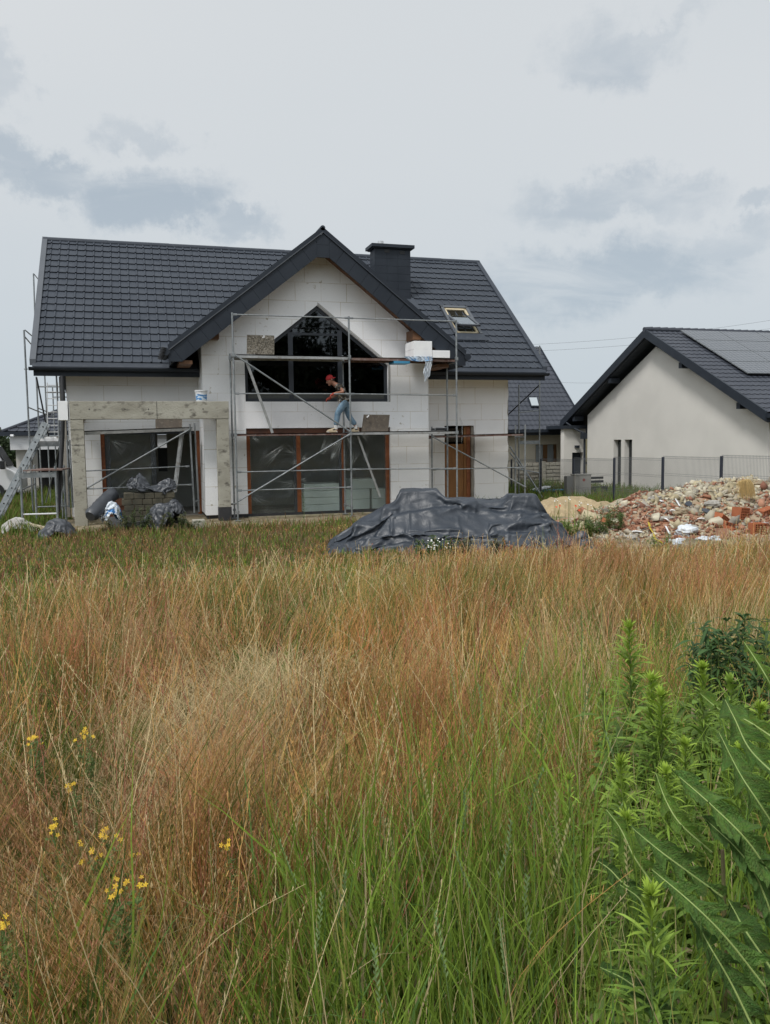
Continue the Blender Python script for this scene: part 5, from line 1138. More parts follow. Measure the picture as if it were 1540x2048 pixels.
# ================================================================ THE WORKER
def skin(name, J, E, mt, parent, root, sub=2, smooth=True):
    names = list(J); me = bpy.data.meshes.new(name); off = rootloc(parent)
    me.from_pydata([tuple(Vector(J[n][0])-off) for n in names], [(names.index(a), names.index(b)) for a, b in E], [])
    o = bpy.data.objects.new(name, me); COL.objects.link(o); o.parent = parent
    me.materials.append(M[mt])
    md = o.modifiers.new('skin', 'SKIN'); md.use_smooth_shade = True; md.branch_smoothing = 0.4
    sv = me.skin_vertices[0].data
    for i, n in enumerate(names):
        r = J[n][1]; sv[i].radius = (r, r) if isinstance(r, (int, float)) else r; sv[i].use_root = (n == root)
    md = o.modifiers.new('sub', 'SUBSURF'); md.levels = md.render_levels = sub
    return o
def W(u, v, dy=0.0): q = atY(u, v, 22.0+dy); return Vector((q.x, 22.0+dy, q.z))
M['skin'] = mat('tanned_skin', (0.36, 0.17, 0.11), (0.30, 0.14, 0.09), 8, 0.55)
M['shirt'] = mat('patterned_dark_tshirt', (0.03, 0.03, 0.032), (0.085, 0.07, 0.05), 14, 0.85, lo=0.47, hi=0.53, c3=(0.5, 0.48, 0.44), s3=11)
M['jeans'] = mat('washed_blue_jeans', (0.12, 0.20, 0.28), (0.20, 0.29, 0.37), 9, 0.9, bump=0.3, bscale=30, c3=(0.27, 0.36, 0.43), s3=14)
M['cap'] = mat('red_cap', (0.50, 0.03, 0.03), (0.42, 0.025, 0.03), 8, 0.75)
M['glove'] = mat('red_work_glove', (0.42, 0.06, 0.035), (0.28, 0.04, 0.025), 12, 0.8)
M['shoe'] = mat('beige_trainer', (0.46, 0.38, 0.26), (0.36, 0.29, 0.19), 12, 0.8)
M['shoe_dark'] = mat('dark_shoe_panel', (0.035, 0.03, 0.028), rough=0.7)
M['sock'] = mat('pale_sock', (0.6, 0.6, 0.58), rough=0.9)
M['hair'] = mat('dark_hair', (0.03, 0.022, 0.016), rough=0.8)
man = thing('person', 'man in red cap, dark patterned t-shirt and jeans bending forward on the scaffold', 'person', (W(686, 867).x, 22.0, 2.31))
hd = W(659.3, 759.5); nk = W(666.8, 766.5); ch_ = W(678, 776); be = W(684.5, 790); pe_ = W(689.5, 801)
J = {'pelvis': (pe_, 0.135), 'belly': (be, 0.125), 'chest': (W(679.5, 778.5), (0.165, 0.13)), 'upper': (W(674, 771.5), (0.14, 0.10)), 'neck': (nk, 0.058), 'skull': (W(662.2, 762.5), 0.075), 'crown': (W(660.3, 756.8), 0.092)}
E = [('pelvis', 'belly'), ('belly', 'chest'), ('chest', 'upper'), ('upper', 'neck'), ('neck', 'skull'), ('skull', 'crown')]
LY, RY = -0.17, 0.17
J.update({'shl': (W(677.5, 772.5, LY), 0.062), 'ell': (W(687.2, 784.2, LY-0.08), 0.045), 'wrl': (W(671.5, 786.0, YO-22+0.02), 0.030),
          'shr': (W(677.5, 772.5, RY), 0.062), 'elr': (W(676.5, 788, RY+0.05), 0.045), 'wrr': (W(664, 794.5, RY), 0.030),
          'hil': (W(687.5, 806, -0.09), 0.10), 'knl': (W(674.8, 826, -0.09), 0.062), 'anl': (W(671.8, 855, -0.09), 0.042),
          'hir': (W(691.5, 806, 0.09), 0.10), 'knr': (W(697.3, 832.5, 0.10), 0.062), 'anr': (W(712.3, 853.5, 0.10), 0.042)})
E += [('upper', 'shl'), ('shl', 'ell'), ('ell', 'wrl'), ('upper', 'shr'), ('shr', 'elr'), ('elr', 'wrr'), ('pelvis', 'hil'), ('hil', 'knl'), ('knl', 'anl'), ('pelvis', 'hir'), ('hir', 'knr'), ('knr', 'anr')]
fl, fr_ = W(657.5, 863.5, -0.09), W(705.5, 862.5, 0.10)
J.update({'hel': (W(673, 861.5, -0.09), 0.045), 'tol': (fl, 0.030), 'her': (W(716.5, 859.5, 0.10), 0.045), 'tor': (fr_, 0.030)})
E += [('anl', 'hel'), ('hel', 'tol'), ('anr', 'her'), ('her', 'tor')]
# palms continue the arms
hl_ = W(666, 788.3, YO-22-0.005); J['hndl'] = (hl_, 0.034); hr_ = W(658, 797, RY-0.02); J['hndr'] = (hr_, 0.034); E += [('wrl', 'hndl'), ('wrr', 'hndr')]
body = skin('body', J, E, 'skin', man, 'pelvis')
# face: brow, nose, chin, ear as small forms grown from the head
def blob(name, c, r, mt, parent, seg=16, ring=10, rot=None):
    P = []
    for i in range(ring+1):
        ph = math.pi*i/ring; row = []
        for j in range(seg+1):
            th = 2*math.pi*j/seg; v = Vector((r[0]*math.sin(ph)*math.cos(th), r[1]*math.sin(ph)*math.sin(th), r[2]*math.cos(ph)))
            if rot is not None: v = rot @ v
            row.append(Vector(c)+v)
        P.append(row)
    return MB().grid(P).build(name, mt, parent, smooth=True)
FR = Matrix.Rotation(R_(-28), 3, 'Y')      # head pitched down towards -X
hc = W(660.2, 759.3)
def hp(x, y, z): return hc + FR @ Vector((x, y, z))
blob('face', hp(-0.035, 0, -0.035), (0.078, 0.066, 0.105), 'skin', body, rot=FR)
MB().add([hp(-0.105, 0, 0.015), hp(-0.145, 0, -0.035), hp(-0.108, -0.018, -0.045), hp(-0.108, 0.018, -0.045), hp(-0.10, -0.012, 0.01), hp(-0.10, 0.012, 0.01)], [(0, 1, 2, 4), (0, 5, 3, 1), (1, 3, 2), (2, 3, 5, 4), (0, 4, 5)]).build('nose', 'skin', body)
MB().tube([hp(-0.106, -0.022, -0.072), hp(-0.112, 0, -0.070), hp(-0.106, 0.022, -0.072)], 0.007, 6).build('mouth', mat('lips', (0.30, 0.10, 0.08), rough=0.5), body)
blob('chin', hp(-0.085, 0, -0.115), (0.032, 0.032, 0.026), 'skin', body, 10, 6)
for s in (-1, 1):
    blob('eye', hp(-0.100, 0.028*s, 0.005), (0.011, 0.013, 0.009), 'hair', body, 8, 6)
    blob('ear', hp(0.022, 0.076*s, -0.015), (0.022, 0.010, 0.034), 'skin', body, 10, 8, FR)
blob('hair', hp(0.03, 0, -0.01), (0.088, 0.080, 0.085), 'hair', body, rot=FR)
cp = blob('cap', hp(0.006, 0, 0.05), (0.108, 0.092, 0.082), 'cap', man, 20, 12, FR)
m = MB()   # peak turned backwards
P = []
for k in range(9):
    t = R_(-65+130*k/8); P.append([hp(0.095*math.cos(t)*0.9, 0.088*math.sin(t), 0.03), hp(0.095*math.cos(t)+0.075*max(0, math.cos(t)), 0.085*math.sin(t), -0.012)])
m.grid(P); pk = m.build('peak', 'cap', cp, fix=False); pk.modifiers.new('t', 'SOLIDIFY').thickness = 0.006
# clothes
JS = {k: J[k] for k in ('pelvis', 'belly', 'chest', 'upper', 'shl', 'shr')}
JS['pelvis'] = (W(687.5, 799.5), 0.165); JS['belly'] = (J['belly'][0]+Vector((0.02, 0, 0)), 0.155); JS['chest'] = (J['chest'][0]+Vector((0.015, 0, 0.01)), (0.185, 0.16)); JS['upper'] = (J['upper'][0], (0.155, 0.125)); JS['collar'] = (nk+(J['upper'][0]-nk)*0.45, 0.085)
JS['hem'] = (W(683.5, 806.5), 0.10)
JS['shl'] = (J['shl'][0], 0.095); JS['shr'] = (J['shr'][0], 0.095); JS['sll'] = (J['shl'][0]*0.45+J['ell'][0]*0.55, 0.085); JS['slr'] = (J['shr'][0]*0.45+J['elr'][0]*0.55, 0.085)
shirt = skin('tshirt', JS, [('hem', 'pelvis'), ('pelvis', 'belly'), ('belly', 'chest'), ('chest', 'upper'), ('upper', 'collar'), ('upper', 'shl'), ('shl', 'sll'), ('upper', 'shr'), ('shr', 'slr')], 'shirt', man, 'belly')
m = MB()
for (u, v, dx, dz) in ((678.8, 773.5, 0.05, 0.065), (683.8, 770, 0.03, 0.05), (688, 780, 0.02, 0.03)):
    c = W(u, v, -0.275 if u < 681 else -0.20); m.obox(c, (dx/2, 0, 0.01), (0, 0.012, 0.0), (-0.01, 0, dz/2))
JP = {'waist': (W(690.5, 796.5), 0.145), 'pelvis': (W(690, 802), 0.155)}
JP.update({'hil': (W(686.5, 809.5, -0.09), 0.118), 'thl': (W(680.5, 818, -0.09), 0.105), 'knl': (W(675.3, 827, -0.09), 0.088), 'cal': (W(673.8, 840, -0.09), 0.080), 'anl': (W(671.6, 851.8, -0.09), 0.070),
           'hir': (W(692.5, 809.5, 0.09), 0.118), 'thr': (W(694.8, 820, 0.09), 0.100), 'knr': (W(698, 833, 0.10), 0.085), 'car': (W(706, 843.5, 0.10), 0.078), 'anr': (W(711.5, 850.8, 0.10), 0.068)})
jeans = skin('jeans', JP, [('waist', 'pelvis'), ('pelvis', 'hil'), ('hil', 'thl'), ('thl', 'knl'), ('knl', 'cal'), ('cal', 'anl'), ('pelvis', 'hir'), ('hir', 'thr'), ('thr', 'knr'), ('knr', 'car'), ('car', 'anr')], 'jeans', man, 'pelvis')
for tag_, (hx, tx_, an, yy) in {'l': (W(673.5, 862.5, -0.09), W(657, 864.5, -0.09), J['anl'][0], -0.09), 'r': (W(717.5, 861.5, 0.10), W(705, 864.3, 0.10), J['anr'][0], 0.10)}.items():
    zs = 2.318
    P = []; dirx = (tx_-hx); dirx.z = 0; L0 = dirx.length; L_s = max(L0, 0.29); dirx.normalize()
    for k in range(11):
        t = k/10; wdt = 0.042*(0.75+0.6*math.sin(math.pi*min(1, t*0.95+0.05)**0.8)); hgt = 0.10*(1-t)**0.7+0.038 if t < 0.98 else 0.02
        base = Vector((hx.x, 22.0+yy, zs)) + dirx*(L_s*t) ; row = []
        for j in range(13):
            a = math.pi*j/12; row.append(base + Vector((0, math.cos(a)*wdt, math.sin(a)*hgt)))
        P.append(row)
    sh = MB().grid(P).add([P[0][j] for j in range(13)], [tuple(range(13))]).build('shoe', 'shoe', man, smooth=True)
    MB().bar(Vector((hx.x-0.01*dirx.x, 22.0+yy, zs+0.01)), Vector((hx.x, 22.0+yy, zs+0.01))+dirx*L_s*0.96, 0.088, 0.02).build('sole', 'sock', sh)
    MB().bar(Vector((hx.x, 22.0+yy-0.0, zs+0.075))+dirx*0.05, Vector((hx.x, 22.0+yy, zs+0.06))+dirx*0.12, 0.10, 0.03).build('strap', 'shoe_dark', sh)
    MB().tube([Vector((an.x, 22+yy, zs+0.08)), Vector((an.x, 22+yy, zs+0.19))], 0.052, 10).build('sock', 'sock', man)
# gloves: palm, four fingers curled over the rail and a thumb
for hand, el, sgn in ((J['hndl'][0], J['wrl'][0], 1), (J['hndr'][0], J['wrr'][0], 0)):
    d_ = (hand-el).normalized()
    G = {'cuff': (el+(hand-el)*0.25, 0.040), 'palm': (hand+d_*0.015, 0.046), 'kn': (hand+d_*0.06, 0.036)}; EE = [('cuff', 'palm'), ('palm', 'kn')]
    for k, ln in enumerate((0.030, 0.034, 0.032, 0.026)):
        o = Vector((0.0, (k-1.5)*0.019, 0)); a0 = hand+d_*0.065+o
        G['f%da' % k] = (a0+d_*ln*0.7+Vector((0, 0, -0.012)), 0.0095); G['f%db' % k] = (a0+d_*ln*1.0+Vector((0, 0, -0.045)), 0.0090); G['f%dc' % k] = (a0+d_*ln*0.3+Vector((0, 0, -0.066)), 0.0082)
        EE += [('kn', 'f%da' % k), ('f%da' % k, 'f%db' % k), ('f%db' % k, 'f%dc' % k)]
    G['ta'] = (hand+Vector((0.0, 0.045, -0.015)), 0.012); G['tb'] = (hand+d_*0.02+Vector((0, 0.05, -0.05)), 0.0105); EE += [('palm', 'ta'), ('ta', 'tb')]
    skin('glove', G, EE, 'glove', man, 'palm', 2)

# ================================================================ FENCE ON THE RIGHT
fe = thing('mesh_fence', 'welded mesh fence with dark posts along the pale neighbour house', 'fence', (14.5, 22, 0))
M['wire'] = mat('grey_wire', (0.18, 0.19, 0.20), rough=0.5, metal=0.3); M['fpost'] = mat('dark_blue_post', (0.022, 0.028, 0.045), rough=0.5)
def ftop(y): return 1.54 - 0.027*(y-17.8)
py = [12.9, 15.4, 17.84, 20.3, 22.8, 25.3, 27.7, 30.2, 32.7]
for i, y in enumerate(py):
    MB().box(14.47, 14.53, y-0.025, y+0.025, -0.3, ftop(y)+0.03).build('post', 'fpost', fe)
    if i < len(py)-1:
        m = MB(); y2 = py[i+1]; n = 50; tp_ = ftop(y)
        for k in range(n):
            yy = y+(y2-y)*(k+0.5)/n; m.box(14.4975, 14.5025, yy-0.0025, yy+0.0025, tp_-1.52, tp_)
        for zh in (0.02, 0.07, 0.5, 0.55, 1.0, 1.05, 1.46):
            m.box(14.493, 14.4975, y+0.02, y2-0.02, tp_-zh-0.0035, tp_-zh+0.0035)
        m.build('mesh_panel', 'wire', fe)
# second run turning left behind the building site
# concrete panel fence
cfe = thing('panel_fence', 'cast stone-look panel fence below the cream house window', 'fence', (18, 34, -0.2))
xa, xb = atY(1022, 940, 34).x, atY(1130, 940, 34).x; zt_ = atY(1090, 924, 34).z
M['stone'] = mat('cast_stone', (0.42, 0.40, 0.34), (0.33, 0.31, 0.26), 5, 0.95, bump=0.5, bscale=10)
r = random.Random(3); m = MB()
for k in range(7):
    z0 = zt_-0.17*(k+1); x = xa
    while x < xb+1.0:
        L0 = r.uniform(0.25, 0.6); m.obox((x+L0/2, 34.0+r.uniform(-0.01, 0.01), z0+0.08), (L0/2-0.012, 0, r.uniform(-0.006, 0.006)), (0, 0.05, 0), (0, 0, 0.066)); x += L0
m.box(xa, xb+1, 34.03, 34.06, zt_-1.3, zt_-0.02)
m.build('panel', 'stone', cfe)
for xq in (atY(1088, 940, 33.9).x, xa, xb+0.6): MB().box(xq-0.08, xq+0.08, 33.88, 34.05, -0.5, zt_+0.03).build('post', 'stone', cfe)
for u in (1023.5, 1082):
    pass
# post nearby (dark, round)
# things stored by the fence
pz = atZ(1062, 972, -0.1)
pl = thing('pallet_stack', 'stack of grey wooden pallets beside the panel fence', 'pallets', tuple(pz))
M['greywood'] = mat('weathered_pallet_wood', (0.22, 0.19, 0.15), (0.14, 0.12, 0.10), 6, 0.9)
for k in range(4):
    z0 = pz.z+k*0.145; o_ = 0.08*((k*7) % 3-1); m = MB()
    for j in range(5): m.box(pz.x-0.6+o_, pz.x+0.6+o_, pz.y+j*0.18, pz.y+j*0.18+0.1, z0+0.10, z0+0.125)
    for j in range(3): m.box(pz.x-0.6+o_+j*0.52, pz.x-0.46+o_+j*0.52, pz.y, pz.y+0.82, z0, z0+0.099)
    m.build('pallet', 'greywood', pl)
tb2 = atZ(1108, 968, -0.1)
m = MB(); P = []
for z, rr in ((0.12, 0.24), (0.2, 0.34), (0.48, 0.40), (0.50, 0.42), (0.47, 0.36), (0.2, 0.28)): P.append([(tb2.x+rr*1.5*math.cos(t), tb2.y+rr*math.sin(t), tb2.z+z) for t in [2*math.pi*k/20 for k in range(21)]])
m.grid(P); wb = thing('wheelbarrow', 'black wheelbarrow tub in the weeds before the panel fence', 'wheelbarrow', tuple(tb2)); m.build('tub', 'black', wb, smooth=True, fix=False)
MB().tube([tb2+Vector((0.9, 0, 0.5)), tb2+Vector((0.3, -0.25, 0.2)), tb2+Vector((-0.5, -0.2, 0.1)), tb2+Vector((-0.6, -0.2, -0.1))], 0.018, 6).build('frame', 'black', wb)
MB().tube([tb2+Vector((-0.55, -0.03, 0.05)), tb2+Vector((-0.55, 0.05, 0.05))], 0.18, 16).build('wheel', 'black', wb)
bo = atZ(1095, 988, -0.05)
M['blueboat'] = mat('bright_blue_plastic', (0.03, 0.20, 0.42), (0.05, 0.26, 0.5), 4, 0.4)
P = []
for i in range(9):
    t = -1+2*i/8; w_ = 0.28*(1-abs(t)**2.5)+0.01; P.append([(bo.x+0.75*t, bo.y+w_*math.cos(a), bo.z+0.16-0.14*math.sin(a)*(1-abs(t)**3)) for a in [math.pi*k/8 for k in range(9)]])
bb_ = thing('plastic_shell', 'long bright blue plastic shell lying on the grass by the fence', 'plastic shell', tuple(bo)); bm_ = MB().grid(P); bm_.grid([[tuple(Vector(q_)+Vector((0, 0, 0.004))) for q_ in row] for row in P]); bm_.build('shell', 'blueboat', bb_, smooth=True, fix=False)
MB().obox(bo+Vector((-0.25, 0.1, 0.22)), (0.35, 0.05, 0.05), (-0.02, 0.2, 0), (0, 0, 0.025)).build('lid', 'foam', bb_)
yb = atZ(1041, 962, -0.1)
q = MB(); P = [[(yb.x+0.22*math.cos(a)*math.sin(p_)*(1+0.15*math.sin(a*3)), yb.y+0.2*math.sin(a)*math.sin(p_), yb.z+0.5+0.18*math.cos(p_)) for a in [2*math.pi*k/14 for k in range(15)]] for p_ in [math.pi*k/8 for k in range(9)]]
tag(q.grid(P).build('yellow_sack', mat('yellow_sack', (0.55, 0.36, 0.04), (0.45, 0.28, 0.03), 6, 0.6), None, smooth=True), 'small yellow sack on the pallets behind the right scaffold', 'sack')
# electric cabinets
ca = atZ(1166, 1003, -0.12)
cb_ = thing('utility_cabinet', 'two pale grey electric cabinets behind the mesh fence', 'cabinet', tuple(ca))
M['cab'] = mat('grey_cabinet', (0.33, 0.32, 0.29), (0.29, 0.28, 0.255), 2, 0.7)
wc = (atY(1182, 975, ca.y).x-atY(1151, 975, ca.y).x); hc_ = atY(1166, 950, ca.y).z
o = MB().box(ca.x-wc*0.52, ca.x+wc*0.5, ca.y, ca.y+0.3, ca.z-0.1, hc_).build('case', 'cab', cb_)
MB().box(ca.x-wc*0.54, ca.x+wc*0.52, ca.y-0.02, ca.y+0.32, hc_, hc_+0.03).build('roof', 'cab', cb_)
MB().box(ca.x-wc*0.28, ca.x+wc*0.47, ca.y-0.012, ca.y-0.002, ca.z+0.12, hc_-0.03).build('door', 'cab', cb_)
MB().box(ca.x-wc*0.95, ca.x-wc*0.53, ca.y+0.1, ca.y+0.3, ca.z-0.1, hc_-0.03).build('side_case', mat('shaded_cabinet', (0.20, 0.20, 0.19), rough=0.8), cb_)  # shade on this case is painted in as a darker grey
MB().tube([(ca.x+0.02, ca.y-0.013, hc_-0.17), (ca.x+0.02, ca.y-0.018, hc_-0.17)], 0.05, 14).build('warning_sticker', mat('red_sticker', (0.30, 0.06, 0.05), rough=0.6), cb_)
ck = atZ(1193, 990, -0.1)
bn2 = thing('garden_bench', 'small black slatted bench right of the grey cabinets', 'bench', tuple(ck))
for k, (zq, yq) in enumerate(((0.60, 0.1), (0.46, 0.08), (0.30, -0.1), (0.30, -0.25))): MB().box(ck.x-0.25, ck.x+0.35, ck.y+yq, ck.y+yq+0.05, ck.z+zq, ck.z+zq+0.09 if k < 2 else ck.z+zq+0.03).build('slat', 'black', bn2)
for x in (ck.x-0.2, ck.x+0.3): MB().box(x-0.02, x+0.02, ck.y-0.25, ck.y+0.12, ck.z-0.05, ck.z+0.3).build('leg', 'black', bn2)
# ================================================================ VAN
vn = thing('van', 'white delivery van parked by the white house at the left edge', 'van', (-5.6, 34, 0))
x1v = atY(20, 950, 33.6).x
prof = [(-6.0, 0.35), (-6.0, 2.22), (-0.95, 2.26), (-0.72, 2.20), (-0.52, 2.02), (-0.28, 1.55), (-0.10, 1.22), (0.10, 1.10), (0.30, 0.98), (0.38, 0.75), (0.38, 0.42), (0.30, 0.35)]
MB().prism([(x1v+a, 33.6, b) for a, b in prof], (0, 1.95, 0)).build('body', 'white_paint', vn, bevel=0.06)
MB().prism([(x1v+a, 33.585, b) for a, b in ((-1.35, 1.32), (-0.36, 1.32), (-0.44, 1.62), (-0.62, 1.95), (-1.35, 1.95))], (0, 0.012, 0)).build('side_window', 'black', vn)
MB().prism([(x1v-0.50, 33.7, 2.0), (x1v-0.10, 33.7, 1.27), (x1v-0.10, 35.45, 1.27), (x1v-0.50, 35.45, 2.0)], (0.02, 0, 0.012)).build('windscreen', 'black', vn)
MB().box(x1v-0.30, x1v-0.12, 33.28, 33.48, 1.18, 1.50).build('wing_mirror', 'black', vn, bevel=0.03)
MB().box(x1v-0.118, x1v-0.10, 33.3, 33.46, 1.24, 1.46).build('mirror_glass', 'plug', vn)
MB().box(x1v-1.36, x1v-1.15, 33.575, 33.60, 1.14, 1.18).build('door_handle', 'black', vn)
for xq in (-0.55, -4.4):
    w = MB().tube([(x1v+xq, 33.55, 0.33), (x1v+xq, 33.8, 0.33)], 0.34, 24).build('wheel', 'black', vn); MB().tube([(x1v+xq, 33.54, 0.33), (x1v+xq, 33.56, 0.33)], 0.20, 16).build('rim', 'galv', w)
MB().box(x1v+0.20, x1v+0.36, 33.60-0.01, 33.8, 0.86, 1.0).build('headlight', 'plug', vn)

# ================================================================ POWER LINES
def cable(label, pts):
    P = []
    for i in range(len(pts)-1):
        a, b = Vector(pts[i]), Vector(pts[i+1])
        for k in range(13): t = k/12; q = a+(b-a)*t; q.z -= 0.35*4*t*(1-t); P.append(q)
    return tag(MB().tube(P, 0.0075, 5).build('power_line', 'black', None), label, 'power line', 'overhead power lines')
cable('upper overhead wire crossing the sky right of the roof', [atY(1040, 690, 60), atY(1600, 631, 52)])
cable('second overhead wire just below the upper one', [atY(1040, 703, 60), atY(1600, 648, 52)])
cable('faint wire low in the gap between the cream and pale houses', [atY(1060, 759, 70), atY(1300, 757, 60)])

# ================================================================ RUBBLE
def rub_h(x, y):
    H_ = np.interp(x, [8.6, 9.4, 10.3, 11.2, 12.2, 13.0, 13.9, 15.2, 16.5], [0, 0.16, 0.46, 0.76, 0.84, 0.88, 0.95, 0.85, 0.0])
    yc = 16.5; t = np.where(y < yc, (yc-y)/2.9, (y-yc)/1.9); c = np.clip(1-t, 0, 1)
    return H_*(c*c*(3-2*c))**0.75
rmx = np.linspace(8.4, 16.6, 150); rmy = np.linspace(13.2, 18.6, 110)
P = [[(x, y, ground_z(x, y)+float(rub_h(x, y))+0.13*nz(x, y, 1.7, 1)*min(1, 3*float(rub_h(x, y)))+0.06*nz(x, y, 5, 2)+(0.0 if rub_h(x, y) > 0.02 else -0.06)) for x in rmx] for y in rmy]
M['rubmat'] = mat('crushed_mortar_and_brick', (0.36, 0.31, 0.22), (0.30, 0.15, 0.09), 2.2, 0.95, bump=1.0, bscale=18, c3=(0.46, 0.43, 0.36), s3=7, lo=0.4, hi=0.6)
tag(MB().grid(P).build('rubble_heap', 'rubmat', None, smooth=True, fix=False), 'heap of broken brick and mortar in front of the mesh fence', 'rubble heap')
def attr_mat(name, rough=0.9, bump=0.0, bscale=40, trans=0.0, spec=0.3, sat=None):
    m = bpy.data.materials.new(name); m.use_nodes = True; N = m.node_tree.nodes; L = m.node_tree.links; b = N['Principled BSDF']; b.inputs['Roughness'].default_value = rough; b.inputs['Specular IOR Level'].default_value = spec
    a = N.new('ShaderNodeAttribute'); a.attribute_name = 'tint'; L.new(a.outputs['Color'], b.inputs['Base Color'])
    if trans:
        t = N.new('ShaderNodeBsdfTranslucent'); L.new(a.outputs['Color'], t.inputs[0]); mx = N.new('ShaderNodeMixShader'); mx.inputs[0].default_value = trans; L.new(b.outputs[0], mx.inputs[1]); L.new(t.outputs[0], mx.inputs[2]); L.new(mx.outputs[0], N['Material Output'].inputs[0])
    if bump:
        n = N.new('ShaderNodeTexNoise'); n.inputs['Scale'].default_value = bscale; bn = N.new('ShaderNodeBump'); bn.inputs['Strength'].default_value = bump; bn.inputs['Distance'].default_value = 0.02; L.new(n.outputs[0], bn.inputs['Height']); L.new(bn.outputs[0], b.inputs['Normal'])
    return m
M['shard'] = attr_mat('brick_and_mortar_shards', 0.95, 0.4, 30)
def shards(n, seed, pos, size, flat, pal, wts):
    r = np.random.RandomState(seed); base = np.array([(-1, -1, -1), (1, -1, -1), (1, 1, -1), (-1, 1, -1), (-1, -1, 1), (1, -1, 1), (1, 1, 1), (-1, 1, 1)], float)
    V = np.repeat(base[None], n, 0) + r.uniform(-0.45, 0.45, (n, 8, 3)); s = size[:, None]*np.stack([r.uniform(0.6, 1.5, n), r.uniform(0.5, 1.1, n), r.uniform(*flat, n)], 1)
    V *= s[:, None, :]; q = r.randn(n, 4); q[:, 1:3] *= 0.45; q /= np.linalg.norm(q, axis=1, keepdims=True); w, x, y, z = q.T
    R = np.stack([np.stack([1-2*(y*y+z*z), 2*(x*y-z*w), 2*(x*z+y*w)], -1), np.stack([2*(x*y+z*w), 1-2*(x*x+z*z), 2*(y*z-x*w)], -1), np.stack([2*(x*z-y*w), 2*(y*z+x*w), 1-2*(x*x+y*y)], -1)], 1)
    V = np.einsum('nij,nkj->nki', R, V) + pos[:, None, :]
    F = np.array([(0, 3, 2, 1), (4, 5, 6, 7), (0, 1, 5, 4), (1, 2, 6, 5), (2, 3, 7, 6), (3, 0, 4, 7)]); Q = (F[None]+8*np.arange(n)[:, None, None]).reshape(-1, 4)
    c = np.array(pal)[r.choice(len(pal), n, p=np.array(wts)/sum(wts))]*r.uniform(0.75, 1.2, (n, 1)); return V.reshape(-1, 3), Q, np.repeat(c, 8, 0)
rr = np.random.RandomState(11); n = 9000
X = rr.uniform(8.7, 15.4, n); Y = 16.6-np.abs(rr.uniform(-0.3, 1, n))*3.2
keep = rub_h(X, Y) > 0.03; edge = rr.rand(n) < 0.10; keep |= edge; X, Y = X[keep], Y[keep]; n = len(X)
Z = np.array([ground_z(x, y) for x, y in zip(X, Y)]) + rub_h(X, Y) + np.array([0.13*nz(x, y, 1.7, 1)*min(1, 3*float(rub_h(x, y)))+0.05*nz(x, y, 5, 2) for x, y in zip(X, Y)]) + rr.uniform(-0.015, 0.04, n)
# red shards along the slope, pale mortar on the crown
pale = np.array([nz(x, y, 0.9, 6.0) for x, y in zip(X, Y)]) + 0.5*np.exp(-((X-11.3)/0.9)**2-((Y-15.8)/0.7)**2) + 0.9*(X > 13.2)*(np.abs(Y-16.2) < 0.9) > 0.12
size = np.abs(rr.normal(0.002, 0.017, n))+0.008; size[rr.rand(n) < 0.04] *= 2.8
RED = [(0.30, 0.14, 0.085), (0.35, 0.18, 0.115), (0.25, 0.115, 0.075), (0.20, 0.10, 0.07)]; PAL = [(0.42, 0.36, 0.235), (0.36, 0.32, 0.25), (0.47, 0.43, 0.33), (0.27, 0.245, 0.205)]
pos = np.stack([X, Y, Z], 1)
v1, q1, c1 = shards(int((~pale).sum()), 1, pos[~pale], size[~pale], (0.18, 0.5), RED+PAL, [6, 5, 4, 3, 1, 1, 1, 1])
v2, q2, c2 = shards(int(pale.sum()), 2, pos[pale], size[pale]*1.15, (0.25, 0.7), PAL+RED, [5, 3, 4, 2, 0.5, 0.5, 0.3, 0.3])
o = npmesh('brick_chips', np.concatenate([v1, v2]), np.concatenate([q1, q2+len(v1)]), 'shard', None, cols=np.concatenate([c1, c2])); o['kind'] = 'stuff'; o['label'] = 'chips of red brick and pale mortar strewn over the rubble heap'; o['category'] = 'rubble'
def onpile(u, v):
    """first hit of the viewing ray with the heap"""
    d = ray(u, v)
    for k in range(3000):
        q = CAM + d*(10+k*0.005)
        if q.z <= ground_z(q.x, q.y)+float(rub_h(q.x, q.y))+0.0: return q
    return atZ(u, v, 0)
def hollow_brick(u, v, label, rot, sz=(0.125, 0.11, 0.11), up=0.06):
    c = onpile(u, v)+Vector((0, 0.05, up)); R3 = Matrix.Rotation(rot[2], 3, 'Z') @ Matrix.Rotation(rot[1], 3, 'Y') @ Matrix.Rotation(rot[0], 3, 'X'); t = thing('hollow_brick', label, 'brick', tuple(c), 'hollow clay bricks on the rubble')
    ax, ay, az = (R3 @ Vector((sz[0], 0, 0)), R3 @ Vector((0, sz[1], 0)), R3 @ Vector((0, 0, sz[2]))); m = MB(); nx_, nz__ = 5, 5
    for i in range(nx_+1): m.obox(c+ax*(-1+2*i/nx_), ax*0.05, ay, az*1.02)
    for j in range(nz__+1): m.obox(c+az*(-1+2*j/nz__), ax*1.02, ay*0.995, az*0.05)
    m.obox(c+ay*0.5, ax*0.98, ay*0.3, az*0.98)
    m.build('brick_body', 'brickred', t)
    for sz_ in (-1, 1):
        mm = MB().obox(c+az*1.055*sz_, ax*0.99, ay*0.97, az*0.03)
        for k in range(7): mm.obox(c+az*1.10*sz_+ax*(-0.9+0.3*k), ax*0.07, ay*0.98, az*0.05)
        mm.build('ribbed_face', 'brickred', t)
M['brickred'] = mat('fired_clay', (0.36, 0.13, 0.065), (0.29, 0.10, 0.05), 5, 0.9, bump=0.3, bscale=25)
hollow_brick(1484, 1039, 'upright hollow clay brick with its holes showing high on the rubble', (0, 0.1, 0.2), (0.13, 0.12, 0.14), 0.10)
hollow_brick(1443, 1045, 'hollow brick tipped on its side left of the upright one', (0.2, 0.5, 0.3), up=0.04)
